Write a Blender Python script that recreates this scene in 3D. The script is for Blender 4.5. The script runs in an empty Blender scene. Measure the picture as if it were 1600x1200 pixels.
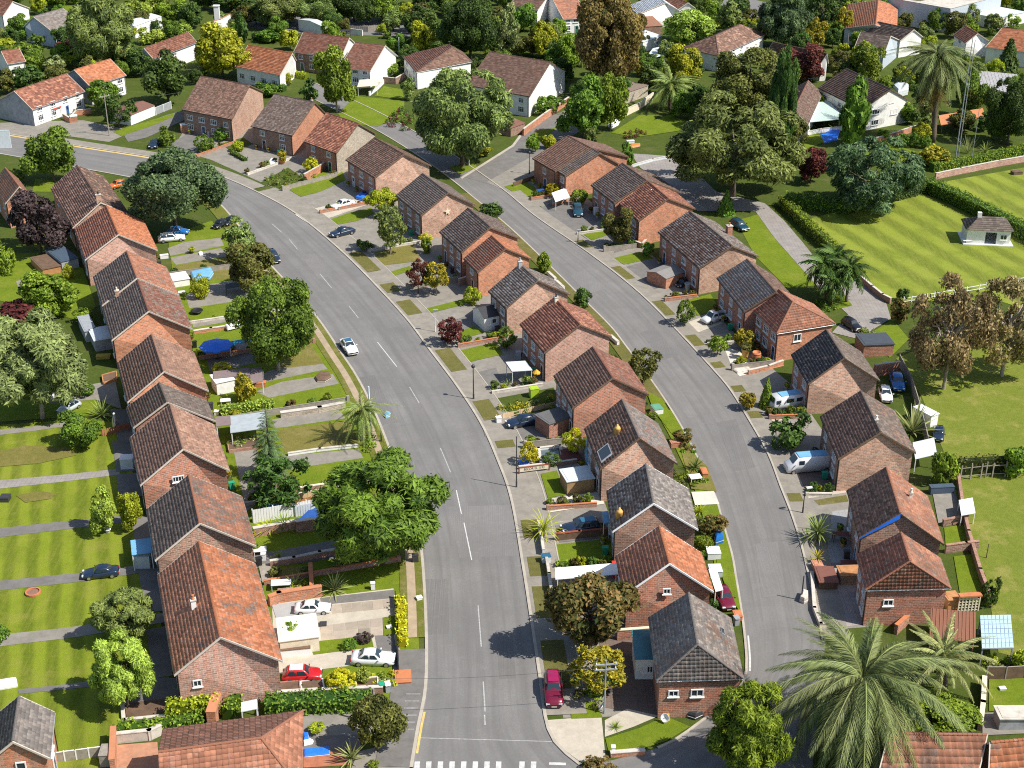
import bpy, math, random
import numpy as np
from mathutils import Vector, Matrix
# ---------------------------------------------------------------- camera, light, exposure
SC = bpy.context.scene
COL = SC.collection
F_PX, Y_HOR, SLOPE = 2200.0, -500.0, 0.0098
PITCH = math.atan((600 - Y_HOR) / F_PX)
CAM_H = math.cos(PITCH) / SLOPE
cd = bpy.data.cameras.new('camera')
cam = bpy.data.objects.new('camera', cd)
COL.objects.link(cam)
cam.location = (0, 0, CAM_H)
cam.rotation_euler = (math.pi / 2 - PITCH, 0, 0)
cd.sensor_width = 36
cd.lens = 36 * F_PX / 1600
cd.clip_start = 1
cd.clip_end = 4000
SC.camera = cam
SUN_EL, SUN_AZ = math.radians(50), math.radians(-21)     # azimuth measured from +x, negative = towards the camera
sdir = Vector((math.cos(SUN_EL) * math.cos(SUN_AZ), math.cos(SUN_EL) * math.sin(SUN_AZ), math.sin(SUN_EL)))
w = bpy.data.worlds.new('World')
SC.world = w
w.use_nodes = True
nt = w.node_tree
bg = nt.nodes['Background']
sky = nt.nodes.new('ShaderNodeTexSky')
sky.sky_type = 'NISHITA'
sky.sun_disc = False
sky.sun_elevation = SUN_EL
sky.sun_rotation = math.pi / 2 - SUN_AZ
bg.inputs[1].default_value = 0.1
nt.links.new(sky.outputs[0], bg.inputs[0])
sl = bpy.data.lights.new('sun', 'SUN')
sl.energy = 4.6
sl.angle = math.radians(0.5)
sl.color = (1.0, 0.95, 0.86)
so = bpy.data.objects.new('sun', sl)
COL.objects.link(so)
so.rotation_euler = sdir.to_track_quat('Z', 'Y').to_euler()
so.location = (60, -40, 120)
SC.view_settings.view_transform = 'Standard'
SC.view_settings.look = 'None'
SC.view_settings.gamma = 1
SC.view_settings.use_curve_mapping = False
SC.view_settings.exposure = 0.56
SC.cycles.use_denoising = False
SC.cycles.filter_width = 1.1
SC.cycles.max_bounces = 5
SC.cycles.transparent_max_bounces = 6
# ---------------------------------------------------------------- helpers
rng = random.Random(7)
NR = np.random.RandomState(11)
CP, SP = math.cos(PITCH), math.sin(PITCH)
def ray(u, v):
 x = (u - 800) / F_PX
 y = -(v - 600) / F_PX
 return Vector((x, CP + y * SP, -SP + y * CP))
def G(u, v, z=0.0):
 """the place on the level z (metres) that is seen at this spot of the photograph"""
 d = ray(u, v)
 t = (z - CAM_H) / d.z
 return Vector((d.x * t, d.y * t, z))
def GP(p, z=0.0):
 return G(p[0], p[1], z)
def scale_at(v):
 return SLOPE * (v - Y_HOR)
def height_at(base, v):
 """height above the ground point base at which photograph row v is crossed"""
 k = (v - 600) / F_PX
 y = base.y
 h = -(y * (SP + k * CP)) / (CP - k * SP)
 return h + CAM_H
def link(o, parent=None):
 COL.objects.link(o)
 if parent is not None:
  o.parent = parent
 return o
def tag(o, label=None, cat=None, group=None, kind=None):
 if label:
  o['label'] = label
 if cat:
  o['category'] = cat
 if group:
  o['group'] = group
 if kind:
  o['kind'] = kind
 return o
def thing(name, label, cat, loc, rz=0.0, group=None):
 o = bpy.data.objects.new(name, None)
 o.empty_display_size = 0.3
 o.location = loc
 o.rotation_euler = (0, 0, rz)
 link(o)
 return tag(o, label, cat, group)
def copy_tree(o, parent=None):
 c = o.copy()
 COL.objects.link(c)
 if parent is not None:
  c.parent = parent
 for ch in o.children:
  copy_tree(ch, c)
 return c
class MB:
 """collects faces and makes one mesh object with metre UVs"""
 def __init__(s):
  s.v = []
  s.f = []
  s.m = []
  s.mats = []
 def mi(s, mat):
  if mat not in s.mats:
   s.mats.append(mat)
  return s.mats.index(mat)
 def face(s, pts, mat):
  b = len(s.v)
  s.v.extend([tuple(p) for p in pts])
  s.f.append(tuple(range(b, b + len(pts))))
  s.m.append(s.mi(mat))
 def mesh(s, V, Fs, mat):
  b = len(s.v)
  s.v.extend([tuple(p) for p in V])
  k = s.mi(mat)
  for f in Fs:
   s.f.append(tuple(i + b for i in f))
   s.m.append(k)
 def box(s, c, size, mat, rz=0.0, taper=1.0):
  cx, cy, cz = c
  sx, sy, sz = size[0] / 2, size[1] / 2, size[2] / 2
  ca, sa = math.cos(rz), math.sin(rz)
  V = []
  for z, k in ((-sz, 1.0), (sz, taper)):
   for x, y in ((-sx, -sy), (sx, -sy), (sx, sy), (-sx, sy)):
    x2, y2 = x * k, y * k
    V.append((cx + x2 * ca - y2 * sa, cy + x2 * sa + y2 * ca, cz + z))
  s.mesh(V, [(3, 2, 1, 0), (4, 5, 6, 7), (0, 1, 5, 4), (1, 2, 6, 5), (2, 3, 7, 6), (3, 0, 4, 7)], mat)
 def tube(s, p0, p1, r0, r1, mat, n=8, caps=True):
  p0, p1 = Vector(p0), Vector(p1)
  d = (p1 - p0)
  if d.length < 1e-6:
   return
  q = d.to_track_quat('Z', 'Y')
  V = []
  for p, r in ((p0, r0), (p1, r1)):
   for i in range(n):
    a = 2 * math.pi * i / n
    V.append(p + q @ Vector((r * math.cos(a), r * math.sin(a), 0)))
  Fs = [(i, (i + 1) % n, n + (i + 1) % n, n + i) for i in range(n)]
  if caps:
   Fs += [tuple(range(n - 1, -1, -1)), tuple(range(n, 2 * n))]
  s.mesh(V, Fs, mat)
 def path(s, pts, radii, mat, n=7):
  pts = [Vector(p) for p in pts]
  V, Fs = [], []
  for k, p in enumerate(pts):
   d = pts[min(k + 1, len(pts) - 1)] - pts[max(k - 1, 0)]
   q = d.to_track_quat('Z', 'Y')
   for i in range(n):
    a = 2 * math.pi * i / n
    V.append(p + q @ Vector((radii[k] * math.cos(a), radii[k] * math.sin(a), 0)))
  for k in range(len(pts) - 1):
   for i in range(n):
    j = (i + 1) % n
    Fs.append((k * n + i, k * n + j, (k + 1) * n + j, (k + 1) * n + i))
  Fs.append(tuple(range(n - 1, -1, -1)))
  Fs.append(tuple((len(pts) - 1) * n + i for i in range(n)))
  s.mesh(V, Fs, mat)
 def lathe(s, prof, mat, c=(0, 0, 0), n=12, sx=1.0, sy=1.0):
  V, Fs = [], []
  for r, z in prof:
   for i in range(n):
    a = 2 * math.pi * i / n
    V.append((c[0] + r * math.cos(a) * sx, c[1] + r * math.sin(a) * sy, c[2] + z))
  m = len(prof)
  for k in range(m - 1):
   for i in range(n):
    j = (i + 1) % n
    Fs.append((k * n + i, k * n + j, (k + 1) * n + j, (k + 1) * n + i))
  Fs.append(tuple(range(n - 1, -1, -1)))
  Fs.append(tuple((m - 1) * n + i for i in range(n)))
  s.mesh(V, Fs, mat)
 def make_mesh(s, name, smooth=False, origin=None):
  me = bpy.data.meshes.new(name)
  V = s.v
  if origin is not None:
   ox, oy, oz = origin
   V = [(a - ox, b - oy, c - oz) for a, b, c in V]
  me.from_pydata(V, [], s.f)
  for m in s.mats:
   me.materials.append(m)
  me.polygons.foreach_set('material_index', s.m)
  if smooth:
   me.polygons.foreach_set('use_smooth', [True] * len(s.f))
  uv = me.uv_layers.new(name='UVMap')
  dat = []
  for p in me.polygons:
   n = p.normal
   if abs(n.z) < 0.75:
    L = math.hypot(n.x, n.y) or 1
    tx, ty = -n.y / L, n.x / L
    for vi in p.vertices:
     a = V[vi]
     dat += [a[0] * tx + a[1] * ty, a[2]]
   else:
    for vi in p.vertices:
     dat += [V[vi][0], V[vi][1]]
  uv.data.foreach_set('uv', dat)
  return me
 def obj(s, name, parent=None, smooth=False, origin=None, loc=None):
  o = bpy.data.objects.new(name, s.make_mesh(name, smooth, origin))
  if loc is not None:
   o.location = loc
  return link(o, parent)
def mobj(name, me, parent=None, loc=(0, 0, 0), rot=(0, 0, 0), sc=(1, 1, 1), mat=None):
 o = bpy.data.objects.new(name, me)
 o.location = loc
 o.rotation_euler = rot
 o.scale = sc
 link(o, parent)
 if mat is not None:
  for i, s in enumerate(o.material_slots):
   s.link = 'OBJECT'
   s.material = mat if not isinstance(mat, (list, tuple)) else mat[i]
 return o
def np_mesh(name, V, Q, tv=None, mat=None, extra_mats=(), smooth=False):
 """quads Q (n,4) over vertices V (m,3), point attribute tv"""
 me = bpy.data.meshes.new(name)
 V = np.asarray(V, dtype=np.float32)
 Q = np.asarray(Q, dtype=np.int32)
 n, k = Q.shape
 me.vertices.add(len(V))
 me.vertices.foreach_set('co', V.ravel())
 me.loops.add(n * k)
 me.loops.foreach_set('vertex_index', Q.ravel())
 me.polygons.add(n)
 me.polygons.foreach_set('loop_start', np.arange(0, n * k, k, dtype=np.int32))
 me.polygons.foreach_set('loop_total', np.full(n, k, dtype=np.int32))
 me.update(calc_edges=True)
 if tv is not None:
  a = me.attributes.new('tv', 'FLOAT', 'POINT')
  a.data.foreach_set('value', np.asarray(tv, dtype=np.float32))
 if mat is not None:
  me.materials.append(mat)
 for m in extra_mats:
  me.materials.append(m)
 if smooth:
  me.polygons.foreach_set('use_smooth', [True] * n)
 return me
# ---------------------------------------------------------------- materials
_M = {}
def _new(name):
 m = bpy.data.materials.new(name)
 m.use_nodes = True
 n = m.node_tree.nodes
 return m, n, m.node_tree.links, n['Principled BSDF']
def _math(n, l, op, a, b=None):
 x = n.new('ShaderNodeMath')
 x.operation = op
 for i, q in enumerate((a, b)):
  if q is None:
   continue
  if isinstance(q, (int, float)):
   x.inputs[i].default_value = q
  else:
   l.new(q, x.inputs[i])
 return x.outputs[0]
def _mix(n, l, fac, a, b, mode='MIX'):
 x = n.new('ShaderNodeMix')
 x.data_type = 'RGBA'
 x.blend_type = mode
 for i, q in ((0, fac), (6, a), (7, b)):
  if isinstance(q, (int, float)):
   x.inputs[i].default_value = q
  elif isinstance(q, tuple):
   x.inputs[i].default_value = q if len(q) == 4 else q + (1,)
  else:
   l.new(q, x.inputs[i])
 return x.outputs[2]
def _noise(n, l, vec, scale, detail=4, rough=0.55):
 x = n.new('ShaderNodeTexNoise')
 x.inputs['Scale'].default_value = scale
 x.inputs['Detail'].default_value = detail
 x.inputs['Roughness'].default_value = rough
 if vec is not None:
  l.new(vec, x.inputs['Vector'])
 return x.outputs['Fac']
def _ramp(n, l, fac, lo, hi):
 x = n.new('ShaderNodeMapRange')
 x.inputs[1].default_value = lo
 x.inputs[2].default_value = hi
 x.clamp = True
 l.new(fac, x.inputs[0])
 return x.outputs[0]
def _bump(n, l, h, strength, dist, bsdf):
 b = n.new('ShaderNodeBump')
 b.inputs['Strength'].default_value = strength
 b.inputs['Distance'].default_value = dist
 l.new(h, b.inputs['Height'])
 l.new(b.outputs[0], bsdf.inputs['Normal'])
def paint(name, col, rough=0.5, metal=0.0, var=0.12, vscale=1.5, bump=0.0, dirt=None):
 """plain coloured surface with a little wear"""
 if name in _M:
  return _M[name]
 m, n, l, b = _new(name)
 tc = n.new('ShaderNodeNewGeometry').outputs['Position']
 f = _noise(n, l, tc, vscale, 5, 0.65)
 c = _mix(n, l, _ramp(n, l, f, 0.3, 0.7), tuple(x * (1 - var) for x in col), tuple(min(1, x * (1 + var)) for x in col))
 if dirt:
  f2 = _noise(n, l, tc, vscale * 0.45, 6, 0.7)
  c = _mix(n, l, _ramp(n, l, f2, 0.5, 0.72), c, dirt)
 l.new(c, b.inputs['Base Color'])
 b.inputs['Roughness'].default_value = rough
 b.inputs['Metallic'].default_value = metal
 if bump:
  _bump(n, l, _noise(n, l, tc, vscale * 14, 3), bump, 0.03, b)
 _M[name] = m
 return m
def car_paint(name, col):
 if name in _M:
  return _M[name]
 m, n, l, b = _new(name)
 b.inputs['Base Color'].default_value = col + (1,)
 b.inputs['Roughness'].default_value = 0.28
 b.inputs['Coat Weight'].default_value = 0.6
 b.inputs['Coat Roughness'].default_value = 0.06
 _M[name] = m
 return m
def glass(name='window_glass', col=(0.03, 0.04, 0.05), rough=0.06):
 if name in _M:
  return _M[name]
 m, n, l, b = _new(name)
 b.inputs['Base Color'].default_value = col + (1,)
 b.inputs['Roughness'].default_value = rough
 b.inputs['Specular IOR Level'].default_value = 0.8
 _M[name] = m
 return m
def brick(name, c1, c2, mortar=(0.42, 0.36, 0.30), bw=0.52, bh=0.22):
 if name in _M:
  return _M[name]
 m, n, l, b = _new(name)
 uv = n.new('ShaderNodeUVMap').outputs[0]
 t = n.new('ShaderNodeTexBrick')
 l.new(uv, t.inputs['Vector'])
 t.inputs['Scale'].default_value = 1.0
 t.inputs['Brick Width'].default_value = bw
 t.inputs['Row Height'].default_value = bh
 t.inputs['Mortar Size'].default_value = 0.03
 t.inputs['Mortar Smooth'].default_value = 0.3
 t.inputs['Color1'].default_value = tuple(min(1, 1.15 * x) for x in c1) + (1,)
 t.inputs['Color2'].default_value = tuple(0.8 * x for x in c2) + (1,)
 t.inputs['Mortar'].default_value = mortar + (1,)
 t.inputs['Bias'].default_value = -0.1
 pos = n.new('ShaderNodeNewGeometry').outputs['Position']
 f = _noise(n, l, pos, 0.5, 5, 0.7)
 c = _mix(n, l, _math(n, l, 'MULTIPLY', _ramp(n, l, f, 0.42, 0.75), 0.55), t.outputs[0], tuple(0.55 * x for x in c2))
 f2 = _noise(n, l, pos, 3.2, 4, 0.75)
 c = _mix(n, l, _math(n, l, 'MULTIPLY', _ramp(n, l, f2, 0.5, 0.7), 0.55), c, tuple(min(1, 1.5 * x + 0.04) for x in c1))
 f2 = _noise(n, l, pos, 4.1, 4, 0.75)
 c = _mix(n, l, _math(n, l, 'MULTIPLY', _ramp(n, l, f2, 0.52, 0.7), 0.6), c, tuple(0.5 * x for x in c2))
 l.new(c, b.inputs['Base Color'])
 b.inputs['Roughness'].default_value = 0.9
 h = _math(n, l, 'SUBTRACT', 1.0, t.outputs['Fac'])
 _bump(n, l, h, 0.7, 0.03, b)
 _M[name] = m
 return m
def roofmat(c1, c2, patch=0.5, lich=0.15):
 """clay tiles: colour from the tile attribute, weathered patches of a second colour, pale lichen"""
 key = ('roof', c1, c2, patch, lich)
 if key in _M:
  return _M[key]
 m, n, l, b = _new('roof_tiles')
 at = n.new('ShaderNodeAttribute')
 at.attribute_name = 'tv'
 tv = at.outputs['Fac']
 pos = n.new('ShaderNodeNewGeometry').outputs['Position']
 c = _mix(n, l, tv, tuple(0.62 * x for x in c1), tuple(min(1, 1.30 * x) for x in c1))
 f = _noise(n, l, pos, 0.42, 6, 0.72)
 f = _math(n, l, 'ADD', f, _math(n, l, 'MULTIPLY', _math(n, l, 'SUBTRACT', tv, 0.5), 0.22))
 mk = _ramp(n, l, f, 0.62 - 0.25 * patch, 0.74 - 0.2 * patch)
 c2v = _mix(n, l, tv, tuple(0.7 * x for x in c2), tuple(min(1, 1.3 * x) for x in c2))
 c = _mix(n, l, mk, c, c2v)
 f3 = _noise(n, l, pos, 1.7, 5, 0.75)
 f3 = _math(n, l, 'ADD', f3, _math(n, l, 'MULTIPLY', tv, 0.12))
 c = _mix(n, l, _math(n, l, 'MULTIPLY', _ramp(n, l, f3, 0.60, 0.72), lich * 3), c, (0.36, 0.33, 0.28))
 f4 = _noise(n, l, pos, 5.0, 3, 0.7)
 c = _mix(n, l, _math(n, l, 'MULTIPLY', _ramp(n, l, f4, 0.5, 0.8), 0.5), c, tuple(0.35 * x for x in c1))
 l.new(c, b.inputs['Base Color'])
 b.inputs['Roughness'].default_value = 0.85
 _bump(n, l, _noise(n, l, pos, 22, 2), 0.35, 0.02, b)
 _M[key] = m
 return m
def leafmat(name, dark, light, trans=0.28, tip=None):
 if name in _M:
  return _M[name]
 m, n, l, b = _new(name)
 n.remove(b)
 out = n['Material Output']
 at = n.new('ShaderNodeAttribute')
 at.attribute_name = 'tv'
 c = _mix(n, l, at.outputs['Fac'], dark, light)
 oi = n.new('ShaderNodeObjectInfo').outputs['Random']
 hs = n.new('ShaderNodeHueSaturation')
 hs.inputs['Saturation'].default_value = 1.0
 l.new(_math(n, l, 'ADD', 0.485, _math(n, l, 'MULTIPLY', oi, 0.03)), hs.inputs['Hue'])
 l.new(_math(n, l, 'ADD', 0.85, _math(n, l, 'MULTIPLY', oi, 0.3)), hs.inputs['Value'])
 l.new(c, hs.inputs['Color'])
 d = n.new('ShaderNodeBsdfPrincipled')
 d.inputs['Roughness'].default_value = 0.6
 d.inputs['Specular IOR Level'].default_value = 0.25
 t = n.new('ShaderNodeBsdfTranslucent')
 l.new(hs.outputs[0], d.inputs['Base Color'])
 l.new(hs.outputs[0], t.inputs['Color'])
 mx = n.new('ShaderNodeMixShader')
 mx.inputs[0].default_value = trans
 l.new(d.outputs[0], mx.inputs[1])
 l.new(t.outputs[0], mx.inputs[2])
 l.new(mx.outputs[0], out.inputs['Surface'])
 _M[name] = m
 return m
def lawnmat(name, c1, c2, dry, stripe=0.0, ang=0.0, period=1.6, dryamt=0.5):
 if name in _M:
  return _M[name]
 m, n, l, b = _new(name)
 pos = n.new('ShaderNodeNewGeometry').outputs['Position']
 f = _noise(n, l, pos, 0.35, 6, 0.7)
 c = _mix(n, l, _ramp(n, l, f, 0.3, 0.7), c1, c2)
 fm = _noise(n, l, pos, 1.6, 6, 0.75)
 c = _mix(n, l, _math(n, l, 'MULTIPLY', _ramp(n, l, fm, 0.42, 0.72), 0.55), c, tuple(0.62 * x for x in c1))
 if stripe:
  mp = n.new('ShaderNodeMapping')
  mp.inputs['Rotation'].default_value = (0, 0, ang)
  l.new(pos, mp.inputs[0])
  wv = n.new('ShaderNodeTexWave')
  wv.inputs['Scale'].default_value = 0.314 / period
  wv.inputs['Distortion'].default_value = 2.2
  wv.inputs['Detail'].default_value = 2
  wv.inputs['Detail Scale'].default_value = 0.6
  l.new(mp.outputs[0], wv.inputs[0])
  mp2 = n.new('ShaderNodeMapping')
  mp2.inputs['Rotation'].default_value = (0, 0, ang)
  mp2.inputs['Scale'].default_value = (2.2, 0.12, 1)
  l.new(pos, mp2.inputs[0])
  fs = _noise(n, l, mp2.outputs[0], 1.0, 4, 0.7)
  msk = _ramp(n, l, _noise(n, l, pos, 0.11, 5, 0.7), 0.25, 0.52)
  c = _mix(n, l, _math(n, l, 'MULTIPLY', _math(n, l, 'MULTIPLY', _ramp(n, l, wv.outputs['Fac'], 0.2, 0.8), stripe), msk), c, tuple(min(1, 1.55 * x) for x in c2))
  c = _mix(n, l, _math(n, l, 'MULTIPLY', _ramp(n, l, fs, 0.45, 0.75), stripe), c, tuple(min(1, 0.5 * x + 0.5 * y) for x, y in zip(c2, dry)))
 f2 = _noise(n, l, pos, 0.22, 7, 0.75)
 c = _mix(n, l, _math(n, l, 'MULTIPLY', _ramp(n, l, f2, 0.52, 0.72), dryamt), c, dry)
 f3 = _noise(n, l, pos, 9, 4, 0.8)
 c = _mix(n, l, _math(n, l, 'MULTIPLY', _ramp(n, l, f3, 0.35, 0.8), 0.4), c, tuple(0.45 * x for x in c1))
 l.new(c, b.inputs['Base Color'])
 b.inputs['Roughness'].default_value = 0.95
 b.inputs['Specular IOR Level'].default_value = 0.1
 _bump(n, l, _noise(n, l, pos, 7, 5, 0.8), 0.8, 0.12, b)
 _M[name] = m
 return m
def pavemat(name, col, var=0.2, stain=(0.12, 0.11, 0.09), amt=0.5, slab=0.0, moss=0.0):
 if name in _M:
  return _M[name]
 m, n, l, b = _new(name)
 pos = n.new('ShaderNodeNewGeometry').outputs['Position']
 f = _noise(n, l, pos, 0.5, 6, 0.7)
 c = _mix(n, l, _ramp(n, l, f, 0.3, 0.7), tuple(x * (1 - var) for x in col), tuple(min(1, x * (1 + var)) for x in col))
 f2 = _noise(n, l, pos, 1.1, 7, 0.75)
 c = _mix(n, l, _math(n, l, 'MULTIPLY', _ramp(n, l, f2, 0.48, 0.75), amt), c, stain)
 f3 = _noise(n, l, pos, 14, 3, 0.8)
 c = _mix(n, l, _math(n, l, 'MULTIPLY', _ramp(n, l, f3, 0.4, 0.8), 0.3), c, tuple(0.5 * x for x in col))
 if moss:
  f4 = _noise(n, l, pos, 0.6, 6, 0.8)
  c = _mix(n, l, _math(n, l, 'MULTIPLY', _ramp(n, l, f4, 0.55, 0.7), moss), c, (0.10, 0.13, 0.03))
 if slab:
  t = n.new('ShaderNodeTexBrick')
  l.new(pos, t.inputs['Vector'])
  t.offset = 0.0
  t.inputs['Scale'].default_value = 1
  t.inputs['Brick Width'].default_value = slab
  t.inputs['Row Height'].default_value = slab
  t.inputs['Mortar Size'].default_value = 0.02
  c = _mix(n, l, _math(n, l, 'MULTIPLY', t.outputs['Fac'], 0.6), c, tuple(0.4 * x for x in col))
 l.new(c, b.inputs['Base Color'])
 b.inputs['Roughness'].default_value = 0.9
 _bump(n, l, _noise(n, l, pos, 9, 4, 0.7), 0.3, 0.03, b)
 _M[name] = m
 return m
def roadmat(name, col):
 """asphalt with wheel tracks along the road (UV: x across 0..1, y along in metres) and tar-dark patches"""
 if name in _M:
  return _M[name]
 m, n, l, b = _new(name)
 uvn = n.new('ShaderNodeUVMap')
 sp = n.new('ShaderNodeSeparateXYZ')
 l.new(uvn.outputs[0], sp.inputs[0])
 pos = n.new('ShaderNodeNewGeometry').outputs['Position']
 f = _noise(n, l, pos, 0.14, 6, 0.65)
 c = _mix(n, l, _ramp(n, l, f, 0.3, 0.7), tuple(0.82 * x for x in col), tuple(1.15 * x for x in col))
 mp = n.new('ShaderNodeMapping')
 mp.inputs['Scale'].default_value = (14, 0.035, 1)
 l.new(uvn.outputs[0], mp.inputs[0])
 fs = _noise(n, l, mp.outputs[0], 1.0, 4, 0.65)
 c = _mix(n, l, _math(n, l, 'MULTIPLY', _ramp(n, l, fs, 0.42, 0.68), 0.75), c, tuple(0.66 * x for x in col))
 tr = _math(n, l, 'ABSOLUTE', _math(n, l, 'SINE', _math(n, l, 'MULTIPLY', sp.outputs[0], math.pi * 4)))
 tr = _math(n, l, 'MULTIPLY', _ramp(n, l, tr, 0.5, 1.0), 0.22)
 c = _mix(n, l, tr, c, tuple(0.62 * x for x in col))
 f5 = _noise(n, l, pos, 0.9, 6, 0.75)
 c = _mix(n, l, _math(n, l, 'MULTIPLY', _ramp(n, l, f5, 0.55, 0.75), 0.4), c, tuple(1.35 * x for x in col))
 f6 = _noise(n, l, pos, 0.35, 8, 0.8)
 c = _mix(n, l, _math(n, l, 'MULTIPLY', _ramp(n, l, f6, 0.5, 0.68), 0.45), c, tuple(0.66 * x for x in col))
 f3 = _noise(n, l, pos, 5, 6, 0.9)
 c = _mix(n, l, _math(n, l, 'MULTIPLY', _ramp(n, l, f3, 0.4, 0.66), 0.6), c, tuple(0.62 * x for x in col))
 l.new(c, b.inputs['Base Color'])
 b.inputs['Roughness'].default_value = 0.88
 _bump(n, l, _noise(n, l, pos, 16, 4, 0.8), 0.35, 0.02, b)
 _M[name] = m
 return m
WHITE = paint('white_render', (0.78, 0.77, 0.74), 0.7, var=0.06, dirt=(0.6, 0.57, 0.52))
WTRIM = paint('white_trim', (0.75, 0.75, 0.74), 0.5, var=0.05)
GLASS = glass()
CARGLASS = glass('car_glass', (0.02, 0.035, 0.045), 0.03)
BLACK = paint('black_plastic', (0.015, 0.015, 0.016), 0.5)
TYRE = paint('tyre_rubber', (0.02, 0.02, 0.02), 0.85)
RIM = paint('alloy_rim', (0.5, 0.5, 0.52), 0.35, 0.8)
LAMPW = paint('headlight_lens', (0.7, 0.72, 0.75), 0.15)
LAMPR = paint('tail_light_lens', (0.35, 0.01, 0.01), 0.25)
GREYW = paint('pale_blue_render', (0.42, 0.47, 0.52), 0.8, var=0.1)
GREYR = paint('grey_render', (0.34, 0.35, 0.36), 0.85, var=0.2, dirt=(0.2, 0.2, 0.2))
METALP = paint('pale_metal_sheet', (0.55, 0.6, 0.62), 0.45, var=0.08)
GREYMET = paint('grey_painted_metal', (0.30, 0.32, 0.34), 0.5)
DKMET = paint('dark_metal', (0.04, 0.04, 0.045), 0.5)
CONC = paint('pale_concrete', (0.52, 0.48, 0.42), 0.9, var=0.15, dirt=(0.3, 0.27, 0.22))
WOODO = paint('orange_wood', (0.42, 0.20, 0.08), 0.7, var=0.25)
WOODB = paint('brown_wood', (0.13, 0.08, 0.05), 0.8, var=0.3)
WOODG = paint('weathered_wood', (0.28, 0.25, 0.21), 0.85, var=0.25)
TERRA = paint('terracotta', (0.48, 0.17, 0.07), 0.75, var=0.15)
YPOT = paint('ochre_clay', (0.62, 0.36, 0.10), 0.7, var=0.12)
BLUE = paint('blue_cover', (0.02, 0.17, 0.75), 0.5, var=0.15)
CYAN = paint('pale_blue_cover', (0.16, 0.38, 0.58), 0.5, var=0.15)
TEAL = paint('teal_roof_sheet', (0.05, 0.20, 0.24), 0.45, var=0.2)
GREENP = paint('green_plastic', (0.02, 0.30, 0.17), 0.5)
REDP = paint('red_cloth', (0.60, 0.04, 0.02), 0.6)
CREAM = paint('cream_paint', (0.68, 0.60, 0.45), 0.7)
SOIL = pavemat('soil', (0.13, 0.08, 0.05), 0.35, (0.05, 0.03, 0.02), 0.7)
BR_RED = brick('brick_red', (0.40, 0.15, 0.085), (0.30, 0.11, 0.065))
BR_ORG = brick('brick_orange', (0.52, 0.20, 0.10), (0.40, 0.15, 0.075), (0.45, 0.34, 0.26))
BR_BRN = brick('brick_brown', (0.30, 0.16, 0.105), (0.20, 0.105, 0.075))
BR_TAN = brick('brick_tan', (0.47, 0.26, 0.17), (0.34, 0.17, 0.115), (0.5, 0.45, 0.38))
BR_PINK = brick('brick_pink', (0.46, 0.24, 0.17), (0.36, 0.17, 0.12), (0.55, 0.48, 0.42))
BR_STN = brick('stone_tan', (0.42, 0.36, 0.28), (0.36, 0.30, 0.23), (0.42, 0.38, 0.32))
BR_WALL = brick('garden_brick', (0.40, 0.17, 0.10), (0.30, 0.12, 0.07), (0.36, 0.3, 0.25), 0.3, 0.12)
# ---------------------------------------------------------------- ground, roads, lawns
LAWN = lawnmat('mown_lawn', (0.125, 0.185, 0.014), (0.185, 0.235, 0.017), (0.31, 0.28, 0.07), dryamt=0.4)
ROUGHG = lawnmat('garden_ground', (0.060, 0.090, 0.016), (0.09, 0.12, 0.02), (0.15, 0.125, 0.06), dryamt=0.7)
FIELD = lawnmat('striped_lawn', (0.128, 0.172, 0.020), (0.180, 0.215, 0.026), (0.32, 0.30, 0.09), 0.75, math.radians(-19), 5.5, 0.3)
BACKL = lawnmat('mown_back_lawn', (0.112, 0.160, 0.013), (0.160, 0.198, 0.016), (0.30, 0.26, 0.07), 0.75, math.radians(-15), 2.6, 0.6)
FIELD2 = lawnmat('worn_field', (0.155, 0.195, 0.026), (0.205, 0.235, 0.038), (0.38, 0.31, 0.11), dryamt=0.8)
VERGE = lawnmat('dry_verge', (0.13, 0.125, 0.035), (0.17, 0.155, 0.05), (0.25, 0.20, 0.10), dryamt=0.8)
DRYL = lawnmat('dry_lawn', (0.17, 0.16, 0.04), (0.22, 0.19, 0.055), (0.33, 0.25, 0.11), dryamt=0.7)
ASPH = roadmat('asphalt', (0.195, 0.188, 0.180))
ASPH2 = roadmat('asphalt_worn', (0.195, 0.187, 0.178))
PAVE = pavemat('pavement_concrete', (0.25, 0.225, 0.19), 0.2, (0.15, 0.135, 0.10), 0.5, moss=0.3)
DRIVE = pavemat('driveway_concrete', (0.235, 0.215, 0.185), 0.2, (0.13, 0.115, 0.09), 0.55, moss=0.35)
DRIVED = pavemat('driveway_dark', (0.16, 0.15, 0.14), 0.2, (0.09, 0.08, 0.07), 0.5, moss=0.25)
DRIVEP = pavemat('driveway_pale', (0.46, 0.41, 0.33), 0.15, (0.28, 0.25, 0.2), 0.45)
PALE = pavemat('pale_paving', (0.58, 0.54, 0.46), 0.12, (0.38, 0.35, 0.29), 0.4)
PAVER = pavemat('paver_path', (0.27, 0.245, 0.225), 0.2, (0.17, 0.15, 0.13), 0.4, slab=0.6)
PATIO = pavemat('patio_tiles', (0.16, 0.115, 0.095), 0.15, (0.09, 0.07, 0.06), 0.4, slab=0.9)
SLABS = [pavemat('slab_%d' % i, c, 0.12, (0.16, 0.14, 0.11), 0.35) for i, c in enumerate(((0.33, 0.28, 0.22), (0.40, 0.33, 0.26), (0.24, 0.21, 0.16), (0.36, 0.30, 0.24)))]
KERB = pavemat('kerb_stone', (0.40, 0.36, 0.30), 0.15, (0.25, 0.22, 0.17), 0.4)
KERBY = paint('yellow_line_paint', (0.60, 0.42, 0.12), 0.8, var=0.2, dirt=(0.35, 0.28, 0.16))
ROADW = paint('road_paint', (0.52, 0.52, 0.50), 0.8, var=0.2, vscale=3, dirt=(0.32, 0.32, 0.31))
LEVEL = {}
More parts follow.
